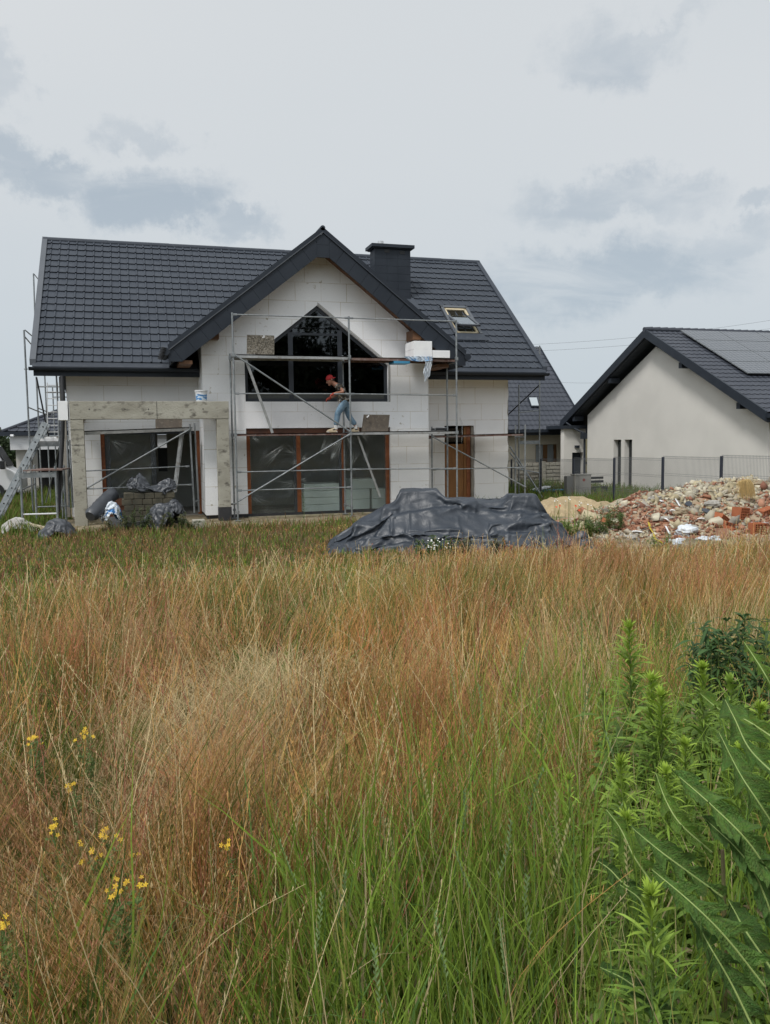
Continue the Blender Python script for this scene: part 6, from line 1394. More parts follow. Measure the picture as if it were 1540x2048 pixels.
hollow_brick(1464, 1057, 'ribbed brick lying in front of the upright hollow one', (0.1, 0.3, -0.2), (0.16, 0.1, 0.07), 0.04)
hollow_brick(1518, 1068, 'hollow brick with square holes facing the meadow at the right edge', (0.05, 0.02, 0.05), (0.15, 0.1, 0.11), 0.10)
hollow_brick(1462, 1064, 'half hollow brick wedged at the right foot of the heap', (0.3, 0.1, 0.5), (0.10, 0.1, 0.07), 0.02)
hollow_brick(1218, 1049, 'ribbed brick fragment at the left end of the rubble', (0.2, 0.6, 0.4), (0.11, 0.09, 0.05), 0.03)
hollow_brick(1535, 1028, 'split flat brick jutting in at the right edge of the rubble', (0.1, -0.2, 0.2), (0.2, 0.1, 0.05), 0.06)
def rock(name, c, r, mt, label, cat, seed, rough=0.3, grp=None, flat=None):
    P = []
    for i in range(17):
        ph = math.pi*i/16; row = []
        for j in range(25):
            th = 2*math.pi*j/24; d = Vector((math.sin(ph)*math.cos(th), math.sin(ph)*math.sin(th), math.cos(ph)))
            k = 1+rough*mnoise.noise(d*1.6+Vector((seed, 0, 0)))+rough*0.5*mnoise.noise(d*4+Vector((0, seed, 0))); 
            k *= 1/max(abs(d.x)**4+abs(d.y)**4+abs(d.z)**4, 0.3)**0.12
            row.append(Vector(c)+Vector((d.x*r[0], d.y*r[1], d.z*r[2]))*k)
        P.append(row)
    return tag(MB().grid(P).build(name, mt, None, smooth=False), label, cat, grp)
M['rockm'] = mat('lump_of_old_masonry', (0.34, 0.28, 0.19), (0.19, 0.145, 0.10), 3, 0.95, bump=0.9, bscale=9, c3=(0.44, 0.40, 0.32), s3=8)
M['greyrub'] = mat('grey_cement_dust', (0.36, 0.345, 0.31), (0.27, 0.255, 0.225), 3, 0.95, bump=1.0, bscale=14, c3=(0.44, 0.42, 0.38), s3=12)
q = atY(1490, 968, 16.4); rock('masonry_lump', (q.x, 16.0, q.z-0.07), (0.40, 0.25, 0.15), 'rockm', 'pale slab-like lump of masonry on top of the rubble', 'boulder', 3, 0.35, 'masonry lumps')
q = atY(1525, 985, 16.2); rock('masonry_lump', (q.x, 15.9, q.z-0.06), (0.38, 0.28, 0.27), 'rockm', 'brown lump of masonry right behind the dry grass tuft', 'boulder', 9, 0.4, 'masonry lumps')
q = atY(1480, 1015, 15.6); rock('cement_mound', (q.x, 15.6, q.z-0.20), (0.62, 0.5, 0.38), 'greyrub', 'grey dusty cement mound below the dry grass tuft', 'cement heap', 6, 0.35)
q = atY(1405, 982, 16.4); rock('root_clod', (q.x, 16.2, q.z-0.12), (0.38, 0.25, 0.19), mat('rooty_clod', (0.17, 0.115, 0.06), (0.28, 0.20, 0.11), 9, 0.95, bump=1.0, bscale=20), 'brown clod of roots and earth on the crest of the rubble', 'clod', 14, 0.5)
for (u, v, rx, ry, rzz_, lb) in ((1372, 1068, 0.20, 0.16, 0.13, 'bulging white sack at the foot of the rubble'), (1348, 1090, 0.17, 0.14, 0.10, 'torn white sack nearest the meadow grass'), (1420, 1082, 0.22, 0.15, 0.08, 'flat dirty-white sack right of the bulging one')):
    q = onpile(u, v); rock('white_sack', (q.x, q.y, q.z+0.02), (rx, ry, rzz_), 'bagwhite', lb, 'sack', u, 0.6, 'white sacks on the rubble')
for (u, v, rx, ry, rzz_, lb, mt_) in ((1332, 1040, 0.16, 0.12, 0.06, 'flat pale mortar slab in the middle of the heap', 'greyrub'), (1290, 1022, 0.15, 0.12, 0.07, 'pale mortar lump near the top of the left slope', 'rockm'), (1385, 1058, 0.13, 0.1, 0.06, 'grey cement lump below the dark sheets', 'greyrub'), (1425, 1010, 0.18, 0.12, 0.08, 'grey lump right of the root clod', 'greyrub'), (1310, 1000, 0.16, 0.12, 0.07, 'greyish slab on the left crest of the heap', 'greyrub'), (1296, 1086, 0.13, 0.1, 0.08, 'ochre stone at the foot of the heap beside the yellow strip', 'rockm'), (1362, 1026, 0.17, 0.12, 0.08, 'dusty brown brick block halfway up the heap', 'rockm'), (1262, 1078, 0.15, 0.12, 0.06, 'pale flat mortar block at the lower left of the heap', 'greyrub'), (1244, 1080, 0.08, 0.08, 0.06, 'small ochre stone at the left foot of the heap', 'rockm')):
    q = onpile(u, v); rock('stone', (q.x, q.y, q.z+0.02), (rx, ry, rzz_), mt_, lb, 'stone', v, 0.3, 'stones in the rubble')
# yellow strip, white bits, dark sheets, sticks
M['yel'] = mat('yellow_plastic_strip', (0.62, 0.47, 0.03), (0.55, 0.40, 0.03), 5, 0.5)
pts = [onpile(u, v)+Vector((0, -0.03, 0.05)) for u, v in ((1296, 1050), (1299, 1062), (1306, 1072), (1308, 1084), (1322, 1090))]
m = MB(); 
for a, b_ in zip(pts[:-1], pts[1:]): m.bar(a, b_, 0.06, 0.012, up=(0.3, -0.8, 0.5))
tag(m.build('yellow_strip', 'yel', None), 'bent bright yellow plastic strip hanging down the rubble', 'plastic strip')
def slabthing(u, v, sx, sy, rot, mt, name, label, cat, grp=None, up=0.05, th=0.012):
    c = onpile(u, v)+Vector((0, -0.02, up)); R3 = Matrix.Rotation(rot[2], 3, 'Z') @ Matrix.Rotation(rot[1], 3, 'Y') @ Matrix.Rotation(rot[0], 3, 'X')
    ax, ay, n_ = R3 @ Vector((sx, 0, 0)), R3 @ Vector((0, sy, 0)), R3 @ Vector((0, 0, th)); r = random.Random(u)
    lp = [c+ax*math.cos(t)*r.uniform(0.75, 1.1)+ay*math.sin(t)*r.uniform(0.75, 1.1) for t in [0.5+k*math.pi*2/7 for k in range(7)]]
    return tag(MB().prism(lp, n_).build(name, mt, None), label, cat, grp)
slabthing(1413, 1027, 0.17, 0.12, (0.5, 0.15, 0.1), 'tarp', 'dark_sheet', 'dark blue-grey sheet scrap on the middle of the rubble', 'sheet scrap', 'dark sheets on the rubble')
slabthing(1376, 1012, 0.10, 0.08, (0.5, -0.5, 0.3), 'tarp', 'dark_sheet', 'smaller dark sheet scrap up and left of the big one', 'sheet scrap', 'dark sheets on the rubble')
for (u, v, s1_, lb) in ((1343, 1027, 0.05, 'upright white shard in the middle of the heap'), (1332, 1045, 0.06, 'flat white piece below the upright white shard'), (1401, 1043, 0.07, 'flat white piece right of the brown block'), (1322, 1007, 0.05, 'pale chip on the mortar crown'), (1273, 1070, 0.11, 'large pale board fragment low on the heap')):
    slabthing(u, v, s1_*1.2, s1_, (0.7 if 'upright' in lb else 0.3, 0.2, u*0.1), 'foam', 'white_fragment', lb, 'fragment', 'white fragments on the rubble', th=0.02)
for i, (u0, v0, u1, v1) in enumerate(((1322, 985, 1345, 990), (1345, 988, 1365, 985), (1380, 990, 1395, 996), (1474, 1060, 1520, 1047), (1348, 1000, 1358, 1018), (1260, 1075, 1300, 1060), (1330, 1058, 1338, 1075), (1500, 1050, 1535, 1052))):
    a, b_ = onpile(u0, v0)+Vector((0, -0.02, 0.06)), onpile(u1, v1)+Vector((0, -0.02, 0.07))
    lb = ['thin slat at the top left of the rubble', 'thin slat crossing the crest of the rubble', 'short slat beside the root clod', 'grey batten before the upright hollow brick', 'pale curved strip below the crest', 'grey stick low on the left of the heap', 'white stick standing in the middle of the heap', 'pale batten at the right edge of the heap'][i]
    tag(MB().bar(a, b_, 0.03, 0.012).build('wood_strip', 'greywood' if i not in (4, 6, 7) else 'white_paint', None), lb, 'wood strip', 'loose strips on the rubble')
# sand mounds between the tarp and the fence
def sand_mound(cx, cy, rx, ry, h, label):
    P = [[(cx+u*rx, cy+v*ry, ground_z(cx+u*rx, cy+v*ry)+max(-0.03, h*(1-(u*u+v*v)**0.8))+0.30*h*nz(cx+u*rx, cy+v*ry, 1.6, 3)*(1-u*u*v*v)+0.07*nz(cx+u*rx, cy+v*ry, 6, 3)) for u in np.linspace(-1.05, 1.05, 50)] for v in np.linspace(-1.05, 1.05, 36)]
    tag(MB().grid(P).build('sand_heap', 'sand', None, smooth=True, fix=False), label, 'sand heap', 'sand heaps')
q = atZ(1160, 1022, 0.1); sand_mound(q.x, q.y+0.8, 1.5, 1.3, 0.44, 'broad pale sand mound behind the poppies')
q = atZ(1215, 1025, 0.1); sand_mound(q.x-0.2, q.y+0.2, 0.9, 0.9, 0.38, 'smaller sand mound between the weeds and the rubble')
q = atZ(1145, 1066, 0.1); sand_mound(q.x, q.y, 0.7, 0.6, 0.24, 'low sand patch mound right of the big tarp')
# ================================================================ VEGETATION
def atD(u, v, d): return CAM + ray(u, v)*d
M['grass'] = attr_mat('grass_blades', 0.75, trans=0.28, spec=0.25)
M['leaf'] = attr_mat('leaf_tissue', 0.6, trans=0.25, spec=0.35)
class Acc:
    def __init__(s): s.V = []; s.Q = []; s.C = []; s.n = 0
    def add(s, V, Q, C):
        s.V.append(V.reshape(-1, 3)); s.Q.append(Q.reshape(-1, 4)+s.n); s.C.append(C.reshape(-1, 3)); s.n += len(s.V[-1])
    def build(s, name, mt, parent=None, smooth=False):
        return npmesh(name, np.concatenate(s.V)-np.array(rootloc(parent)), np.concatenate(s.Q), mt, parent, smooth, np.concatenate(s.C))
def ribbon(acc, P, w, side, C):
    """P (n,k,3) centre lines, w (n,k) half widths, side (n,3) or (n,k,3), C (n,k,3)"""
    n, k, _ = P.shape
    if side.ndim == 2: side = side[:, None, :]
    V = np.stack([P-side*w[..., None], P+side*w[..., None]], 2)      # n,k,2,3
    b = (np.arange(n)*k*2)[:, None]; i = np.arange(k-1)[None]*2
    Q = np.stack([b+i, b+i+1, b+i+3, b+i+2], -1); acc.add(V, Q, np.repeat(C[:, :, None, :], 2, 2))
def blades(acc, rs, B, h, az, lean, bend, w, cols, seg=5, taper=0.8, stops=None, face=0.6):
    n = len(B); t = np.linspace(0, 1, seg+1)[None, :]
    d = np.stack([np.cos(az), np.sin(az), 0*az], 1)
    hor = h[:, None]*(lean[:, None]*t + bend[:, None]*t**2.2); up = h[:, None]*(t - 0.45*np.minimum(1, (lean+bend))[:, None]**2*t**2)
    P = B[:, None, :] + d[:, None, :]*hor[..., None]; P[..., 2] += up
    wig = rs.normal(0, 0.006, (n, seg+1, 2))*h[:, None, None]; wig[:, 0] = 0; P[..., :2] += wig
    a2 = rs.uniform(0, 2*math.pi, n); vx, vy = B[:, 0], B[:, 1]; L = np.hypot(vx, vy)+1e-6
    side = np.stack([np.cos(a2)*(1-face)+vy/L*face, np.sin(a2)*(1-face)-vx/L*face, rs.normal(0, 0.1, n)], 1); side /= np.linalg.norm(side, axis=1, keepdims=True)
    W_ = w[:, None]*(1-t**1.6*taper); st = np.linspace(0, 1, len(cols)) if stops is None else np.array(stops)
    C = np.zeros((n, seg+1, 3)); 
    for c in range(3):
        for s_ in range(len(st)-1):
            m = (t >= st[s_]) & (t <= st[s_+1]+1e-9); f = (t-st[s_])/(st[s_+1]-st[s_]); val = cols[s_][:, c][:, None]*(1-f)+cols[s_+1][:, c][:, None]*f
            C[..., c] = np.where(m, val, C[..., c])
    ribbon(acc, P, W_, side, C); return P
def lerpP(P, t):
    k = P.shape[1]-1; x = np.clip(t*k, 0, k-1e-4); i = x.astype(int); f = (x-i)[:, None]; r = np.arange(len(P)); return P[r, i]*(1-f)+P[r, i+1]*f
def panicle(acc, rs, P, n_per, t0, L, w, col, spread=0.6):
    n = len(P)
    for k in range(n_per):
        t = t0+(1-t0)*rs.rand(n); A = lerpP(P, t); a = rs.uniform(0, 2*math.pi, n); l = L*(1.25-t)*rs.uniform(0.5, 1.3, n)/0.6
        D = np.stack([np.cos(a)*spread, np.sin(a)*spread, rs.uniform(0.5, 1.3, n)], 1); D /= np.linalg.norm(D, axis=1, keepdims=True)
        B = A+D*l[:, None]; mid = (A+B)/2; mid[:, 2] += 0.002
        s_ = np.stack([-np.sin(a), np.cos(a), 0*a], 1); PP = np.stack([A, A*0.35+B*0.65, B], 1); WW = np.stack([w*0.25, w, w*0.2], 1); CC = np.repeat((col*rs.uniform(0.85, 1.15, (n, 1)))[:, None, :], 3, 1)
        ribbon(acc, PP, WW, s_, CC)
# ---- noise fields on the meadow, vectorised value noise
_rs = np.random.RandomState(5); _T = _rs.rand(64, 64)
def vn(x, y, s, o=0):
    x = np.asarray(x)*s+o*7.3+100; y = np.asarray(y)*s+o*3.1+100; i = np.floor(x).astype(int); j = np.floor(y).astype(int); fx = x-i; fy = y-j; fx = fx*fx*(3-2*fx); fy = fy*fy*(3-2*fy)
    g = lambda a, b: _T[a % 64, b % 64]
    return (g(i, j)*(1-fx)+g(i+1, j)*fx)*(1-fy)+(g(i, j+1)*(1-fx)+g(i+1, j+1)*fx)*fy
def fbm(x, y, s, o=0): return 0.55*vn(x, y, s, o)+0.3*vn(x, y, s*2.1, o+3)+0.15*vn(x, y, s*4.7, o+5)
def gz_np(x, y): return np.array([ground_z(a, b) for a, b in zip(x, y)])
def spot(x, y, u, v, ru, h=0.35, ry=None):
    """soft disc on the meadow round the place that the photo shows at (u, v)"""
    q = atZ(u, v, 0.3+h) if v > 1000 else atZ(u, v, 0.2); r = ru*math.hypot(q.x, q.y)/1650; ry_ = r*1.6 if ry is None else ry
    return np.exp(-((x-q.x)/r)**2-((y-q.y)/ry_)**2)
def scatter(rs, n, y0, y1, pw=1.0, x_l=-0.32, x_r=1.06):
    y = y0+(y1-y0)*rs.rand(n)**pw; x = (x_l*y-0.3)+( (x_r-x_l)*y+0.6)*rs.rand(n); return x, y
def bare(x, y):
    """1 where nothing grows: heap, rubble, dirt in front of the house"""
    b = np.zeros(len(x))
    dx, dy = x-TA[0], y-TA[1]; s = (dx*tax[0]+dy*tax[1])/TL; t = dx*tay[0]+dy*tay[1]
    b = np.maximum(b, ((s > 0.0) & (s < 0.99) & (t > -1.15) & (t < 1.3)).astype(float))
    b = np.maximum(b, (rub_h(x, y) > 0.02).astype(float))
    b = np.maximum(b, 0.97*np.clip(spot(x, y, 1180, 1112, 95, 0.05, 0.9)*1.6, 0, 1)); b = np.maximum(b, 0.85*np.clip(spot(x, y, 1290, 1108, 110, 0.05, 0.8)*1.5, 0, 1)); b = np.maximum(b, 0.9*np.clip(spot(x, y, 720, 1178, 75, 0.1, 0.5)*1.3, 0, 1))
    df = np.array([dirt_f(a, c) for a, c in zip(x, y)]); b = np.maximum(b, np.clip((df+0.1)*2.2, 0, 0.97))
    return b
rs = np.random.RandomState(21)
GOLD = np.array([(0.50, 0.315, 0.09), (0.45, 0.225, 0.072), (0.57, 0.40, 0.145), (0.43, 0.175, 0.075), (0.48, 0.30, 0.12)])
PINK = np.array((0.46, 0.21, 0.14)); STRAW = np.array((0.62, 0.50, 0.28)); YG = np.array((0.26, 0.245, 0.035)); GRN = np.array((0.11, 0.165, 0.04)); HAZEP = np.array((0.30, 0.14, 0.07))
YGm = np.array((0.20, 0.20, 0.055))
def green_amount(x, y):
    g = np.zeros(len(x))
    for (u, v, r, a) in ((540, 1330, 70, 1.2), (520, 1150, 90, 0.8), (100, 1180, 150, 0.8), (700, 1130, 130, 0.9), (480, 1190, 120, 0.5), (860, 1150, 100, 0.6), (60, 1240, 80, 0.5), (640, 1200, 90, 0.9), (60, 1560, 80, 0.5), (1030, 1230, 90, 0.5), (900, 1130, 140, 0.7), (400, 1080, 300, 0.7), (150, 1090, 260, 0.6)):
        g = np.maximum(g, a*spot(x, y, u, v, r))
    g += 0.85*np.clip((fbm(x, y, 0.9, 2)-0.54)*6, 0, 1)
    return np.clip(g, 0, 1)
def front_green(x, y):
    """the belt of lush grass at the camera's feet, widest right of centre"""
    g = np.clip((2.75-y)/0.65, 0, 1)*np.clip((x+0.08-0.10*y)/0.35, 0, 1)
    g = np.maximum(g, 0.6*spot(x, y, 1040, 1700, 190, 0.45)); g = np.maximum(g, 0.6*spot(x, y, 130, 1990, 110, 0.5)); g = np.maximum(g, 0.5*spot(x, y, 470, 1990, 90, 0.5)); g = np.maximum(g, 0.9*spot(x, y, 1420, 1600, 330, 0.4)); g = np.maximum(g, spot(x, y, 1450, 1350, 160, 0.4))
    return np.clip(g, 0, 1)
acc = Acc(); accg = Acc()
def meadow(n, y0, y1, pw, wmul, hmul, npan, seg=5):
    x, y = scatter(rs, n, y0, y1, pw)
    # tufts: pull stems together
    tx = np.round(x/0.16+0.35*np.sin(y*9))*0.16; ty = np.round(y/0.16+0.35*np.sin(x*7))*0.16; pull = rs.uniform(0, 0.75, n)*(rs.rand(n) < 0.75); x = x+(tx-x)*pull; y = y+(ty-y)*pull
    keep = rs.rand(n) > bare(x, y); fg = front_green(x, y); keep &= rs.rand(n) > fg*0.95; keep &= rs.rand(n) < 0.18+1.2*vn(tx, ty, 4.9, 9); keep &= rs.rand(n) > 0.75*(fbm(x, y, 1.1, 51) > 0.66)
    x, y, fg, tx, ty = x[keep], y[keep], fg[keep], tx[keep], ty[keep]; n = len(x); B = np.stack([x, y, gz_np(x, y)-0.01], 1)
    ga = green_amount(x, y); patch_ = fbm(x, y, 0.55, 1); pink = np.clip((fbm(x, y, 0.8, 4)-0.46)*5, 0, 1); straw = np.clip((fbm(x, y, 0.9, 7)-0.60)*6, 0, 1)
    for (u, v, r) in ((390, 1960, 80), (15, 1640, 60), (70, 1900, 70), (560, 1480, 60), (270, 1440, 50), (480, 1120, 60), (660, 1100, 50), (530, 1380, 60)): straw = np.maximum(straw, spot(x, y, u, v, r))
    for (u, v, r, a_) in ((1030, 1500, 130, 1.3), (210, 1440, 70, 1.0), (570, 1250, 80, 1.2), (1000, 1280, 150, 1.0), (350, 1500, 60, 0.9), (920, 1420, 70, 1.0), (1180, 1330, 90, 0.8), (620, 1130, 110, 0.8)): pink = np.maximum(pink, a_*spot(x, y, u, v, r))
    tread = 0.0
    for (u, v, r, a) in ((600, 1230, 45, 0.8), (590, 1310, 55, 0.9), (570, 1400, 75, 1.0), (450, 1440, 100, 1.0), (350, 1530, 100, 1.0), (320, 1640, 90, 0.95), (230, 1740, 80, 0.8), (60, 1700, 90, 0.5), (60, 1930, 100, 0.8), (400, 1640, 80, 0.8)): tread = np.maximum(tread, a*spot(x, y, u, v, r, 0.15))
    h = rs.normal(0.56, 0.09, n)*(0.72+0.5*fbm(x, y, 0.8, 11))*hmul; h *= np.clip(1-0.0*y, 0.4, 1); h *= 1-0.35*ga*(y > 4); h *= 1-0.45*tread; h = np.clip(h, 0.1, 0.9)
    far = np.clip((y-7.0)/4.5, 0, 1); h *= 1-0.45*far; h *= 1-0.55*np.clip((y-10.0)/1.6, 0, 1)
    h *= 1-0.25*fg; h *= 0.70+0.60*vn(tx, ty, 3.7, 31)
    az = 2*math.pi*(fbm(x, y, 0.45, 13)*1.0+0.9*vn(tx, ty, 2.9, 17))+rs.normal(0, 0.5, n); lean = 0.28*vn(tx, ty, 3.3, 21)**1.5+np.abs(rs.normal(0.05, 0.07, n))+tread*rs.uniform(0.2, 1.3, n); bend = 0.30*vn(tx, ty, 2.7, 25)**1.5+np.abs(rs.normal(0.05, 0.10, n))+0.4*tread*rs.rand(n)
    gi = np.where(rs.rand(n) < 0.65, (vn(tx, ty, 3.1, 41)*7.3).astype(int) % 5, rs.randint(0, 5, n)); c_mid = GOLD[gi]*rs.uniform(0.7, 1.25, (n, 1))*((0.72+0.56*vn(tx, ty, 4.3, 43))*(0.70+0.6*fbm(x, y, 0.9, 71)))[:, None]; c_mid = c_mid*(1-straw*0.7-0.0)[:, None]+STRAW*(straw*0.7)[:, None]; c_mid = c_mid*(1-0.8*tread[:, None])+STRAW*rs.uniform(0.7, 1.1, (n, 1))*0.8*tread[:, None]
    gsel = (rs.rand(n) < np.clip(ga*0.85+0.14, 0, 0.9))[:, None]; gc = GRN*rs.uniform(0.7, 1.4, (n, 1))+np.array((0.03, 0.01, 0))*rs.rand(n, 1)
    c_mid = np.where(gsel, gc, c_mid); c_base = np.where(gsel, gc*0.8, (YG*0.9*rs.uniform(0.6, 1.3, (n, 1))*0.55+c_mid*0.45)); c_base = np.where((tread > 0.4)[:, None] & ~gsel, c_mid*0.85, c_base)
    c_top = c_mid*(1-0.55*pink[:, None])+PINK*rs.uniform(0.8, 1.25, (n, 1))*0.55*pink[:, None]; c_top = np.where(gsel, gc*1.1+0.35*(c_top-gc), c_top)
    w = np.full(n, 0.00075)*wmul*(0.8+0.6*rs.rand(n))*(1+0.22*y)*np.where(gsel[:, 0], 1.7, 1)
    P = blades(acc, rs, B, h, az, lean, bend, w, [c_base, c_mid, c_mid, c_top], seg=seg)
    pm = (~gsel[:, 0]) | (rs.rand(n) < 0.3); pm &= rs.rand(n) < 0.85
    pc = (c_top*0.75+HAZEP*0.35*(1-straw[:, None]*0.5)+0.02)[pm]
    panicle(acc, rs, P[pm], npan, 0.68, 0.019+0.0024*y0, (0.00036*wmul*(1+0.50*y))[pm], pc)
    # low leafy undergrowth of the same tufts
    m = rs.rand(n) < 0.55; k = m.sum(); B2 = B[m]+rs.normal(0, 0.03, (k, 3))*np.array([1, 1, 0]); 
    cc = (YGm*rs.uniform(0.5, 1.4, (k, 1)))*(rs.rand(k, 1) < 0.6)+0; alt = STRAW*rs.uniform(0.35, 0.9, (k, 1)); cc = np.where(cc.sum(1, keepdims=True) == 0, alt, cc)
    blades(acc, rs, B2, h[m]*rs.uniform(0.25, 0.6, k), rs.uniform(0, 6.28, k), rs.uniform(0.1, 0.7, k), rs.uniform(0.1, 0.8, k), w[m]*1.6, [cc*0.8, cc, cc], seg=4)
GF = 1.0
def accents(n, y0, y1, wm):
    """sparser, stouter stalks with drooping heads that break up the fine grass"""
    x, y = scatter(rs, n, y0, y1, 0.8); k = (rs.rand(n) > bare(x, y)) & (rs.rand(n) > front_green(x, y)*0.6) & (rs.rand(n) < 0.25+1.3*fbm(x, y, 1.6, 61)); x, y = x[k], y[k]; n = len(x)
    B = np.stack([x, y, gz_np(x, y)], 1); h = np.clip(rs.normal(0.62, 0.12, n), 0.3, 0.95)*(0.75+0.4*fbm(x, y, 0.8, 11))*(1-0.45*np.clip((y-7.5)/5, 0, 1)); az = rs.uniform(0, 6.28, n)
    kind = rs.rand(n, 1); c = np.where(kind < 0.5, STRAW*1.08, np.where(kind < 0.8, np.array((0.60, 0.36, 0.13)), np.array((0.42, 0.17, 0.11))))*rs.uniform(0.7, 1.15, (n, 1))
    P = blades(acc, rs, B, h, az, np.abs(rs.normal(0.12, 0.14, n)), np.abs(rs.normal(0.15, 0.2, n)), 0.0011*wm*(1+0.20*y), [c*0.8, c, c], seg=7, taper=0.5)
    for q in range(9): panicle(acc, rs, P, 1, 0.72+0.02*q, 0.030, 0.0009*wm*(1+0.25*y), c*rs.uniform(0.9, 1.1), 0.35)
accents(1900, 1.4, 4.5, 1.0); accents(3600, 4.5, 11.0, 1.1)
meadow(int(38000*GF), 1.15, 4.2, 0.62, 1.0, 1.0, 11, 6)
meadow(int(46000*GF), 4.2, 8.5, 0.75, 1.15, 1.0, 6, 5)
meadow(int(44000*GF), 8.5, 15.2, 0.8, 1.5, 0.95, 4, 4)
meadow(int(16000*GF), 15.2, 21.5, 0.9, 1.6, 0.62, 2, 3)
def flank(n, side):
    """the same meadow carried on beyond both edges of the picture"""
    y = 0.8+15*rs.rand(n)**0.7; x = (1.06*y+0.3+5.0*rs.rand(n)) if side > 0 else (-0.32*y-0.3-4.0*rs.rand(n)); k = rs.rand(n) > bare(x, y); x, y = x[k], y[k]; n = len(x)
    c = GOLD[(vn(x, y, 2.1, 41)*7.3).astype(int) % 5]*rs.uniform(0.7, 1.2, (n, 1)); gsel = rs.rand(n, 1) < 0.35*(1+(y[:, None] < 3)); c = np.where(gsel, GRN*rs.uniform(0.8, 1.6, (n, 1)), c); h = np.clip(rs.normal(0.5, 0.12, n), 0.15, 0.8)*(1-0.6*np.clip((y-7)/5, 0, 1))
    P = blades(acc, rs, np.stack([x, y, gz_np(x, y)], 1), h, rs.uniform(0, 6.28, n), np.abs(rs.normal(0.12, 0.1, n)), np.abs(rs.normal(0.15, 0.15, n)), np.full(n, 0.0028), [c*0.7, c, c], seg=4)
    panicle(acc, rs, P, 3, 0.7, 0.045, np.full(n, 0.0020), c)
flank(22000, 1); flank(12000, -1)
# straw lying flat in the trodden trail
n = 2600; sx = []; 
for (u, v, r, k) in ((570, 1410, 60, 0.3), (440, 1450, 90, 0.25), (340, 1540, 90, 0.2), (330, 1690, 80, 0.15), (90, 1950, 90, 0.1)):
    q = atZ(u, v, 0.45); rr_ = r*math.hypot(q.x, q.y)/1650; sx.append(np.stack([rs.normal(q.x, rr_, int(n*k)), rs.normal(q.y, rr_*1.3, int(n*k))], 1))
sx = np.concatenate(sx); x, y = sx.T; n = len(x); B = np.stack([x, y, gz_np(x, y)+rs.uniform(0.0, 0.16, n)], 1); sc_ = (STRAW*1.02)*rs.uniform(0.55, 1.15, (n, 1))
blades(acc, rs, B, rs.uniform(0.15, 0.4, n), rs.uniform(0, 6.28, n), rs.uniform(0.8, 1.6, n), rs.normal(0, 0.3, n), np.full(n, 0.0014), [sc_, sc_, sc_], seg=5)
# pale reed-grass heads standing above the meadow
heads = []
rh_ = np.random.RandomState(8)
for (u, v, d) in [(958+rh_.uniform(-12, 60), 1118+rh_.uniform(0, 34), rh_.uniform(7.0, 8.6)) for _ in range(8)]+[(1040+rh_.uniform(0, 85), 1100+rh_.uniform(-6, 46), rh_.uniform(7.2, 9.0)) for _ in range(17)]+[(1090, 1082, 8.8), (1083, 1092, 8.6), (700, 1290, 5), (1000, 1330, 4.6), (1230, 1180, 6.5), (420, 1210, 7), (300, 1190, 7.4), (760, 1560, 3), (640, 1580, 2.9), (500, 1500, 3.1), (880, 1560, 2.9), (1220, 1660, 2.3), (730, 1310, 4.7)]: heads.append((u, v, d))
hp_ = np.array([list(atD(u, v, d)) for u, v, d in heads]); n = len(hp_); az = rs.normal(0.4, 0.5, n); gb = gz_np(hp_[:, 0], hp_[:, 1]); h = hp_[:, 2]-gb+0.03
B = np.stack([hp_[:, 0]-0.12*h*np.cos(az), hp_[:, 1]-0.12*h*np.sin(az), gb], 1); c = (STRAW*1.05)*rs.uniform(0.85, 1.15, (n, 1)); dist = np.linalg.norm(hp_[:, :2], axis=1)
P = blades(acc, rs, B, h, az, np.full(n, 0.05), np.full(n, 0.10), 0.0009*(1+0.12*dist), [c*0.8, c, c], seg=8)
for k in range(26): panicle(acc, rs, P, 1, 0.84, 0.022, 0.0011*(1+0.15*dist), c*1.05, 0.22)
o = acc.build('meadow_grass', 'grass'); o['kind'] = 'stuff'; o['label'] = 'golden brown and reddish hair grass of the dry meadow'; o['category'] = 'meadow grass'
# ---- lush green grass in front
def lush(n, y0, y1, pw, fn, hm, wm, seg=7):
    x, y = scatter(rs, n, y0, y1, pw, -0.2, 1.0); k = rs.rand(n) < fn(x, y); x, y = x[k], y[k]; n = len(x); B = np.stack([x, y, gz_np(x, y)-0.01], 1)
    h = np.clip(rs.normal(0.50, 0.15, n), 0.15, 0.85)*hm; az = rs.uniform(0, 6.28, n); lean = np.abs(rs.normal(0.10, 0.12, n)); bend = np.abs(rs.normal(0.14, 0.20, n))
    tone = fbm(x, y, 2.0, 3); c = np.array((0.180, 0.270, 0.036))*(0.5+0.9*tone)[:, None]*rs.uniform(0.75, 1.3, (n, 1)); blue = rs.rand(n, 1) < 0.16; c = np.where(blue, c*np.array((0.75, 0.92, 1.8)), c)
    yel = rs.rand(n, 1) < 0.10; c = np.where(yel, np.array((0.26, 0.24, 0.07))*rs.uniform(0.7, 1.2, (n, 1)), c); dry = rs.rand(n, 1) < 0.07; c = np.where(dry, STRAW*rs.uniform(0.5, 0.95, (n, 1)), c)
    return blades(accg, rs, B, h, az, lean, bend, 0.0019*wm*rs.uniform(0.5, 1.5, n), [c*0.85, c, c*1.15], seg=seg, taper=0.97, face=0.45)
lush(24000, 1.0, 4.0, 0.75, lambda x, y: front_green(x, y)*0.95, 1.16, 1.9)
lush(3000, 1.0, 2.4, 0.9, lambda x, y: np.full(len(x), 0.4), 0.75, 1.6)
lush(900, 1.25, 2.6, 0.9, lambda x, y: front_green(x, y), 1.2, 3.0, 9)
lush(9000, 4.0, 11, 0.85, lambda x, y: green_amount(x, y)*0.8, 0.75, 2.2, 4)
lush(19000, 11, 21.5, 0.9, lambda x, y: (0.30+0.6*green_amount(x, y))*(1-bare(x, y)), 0.32, 3.0, 3)
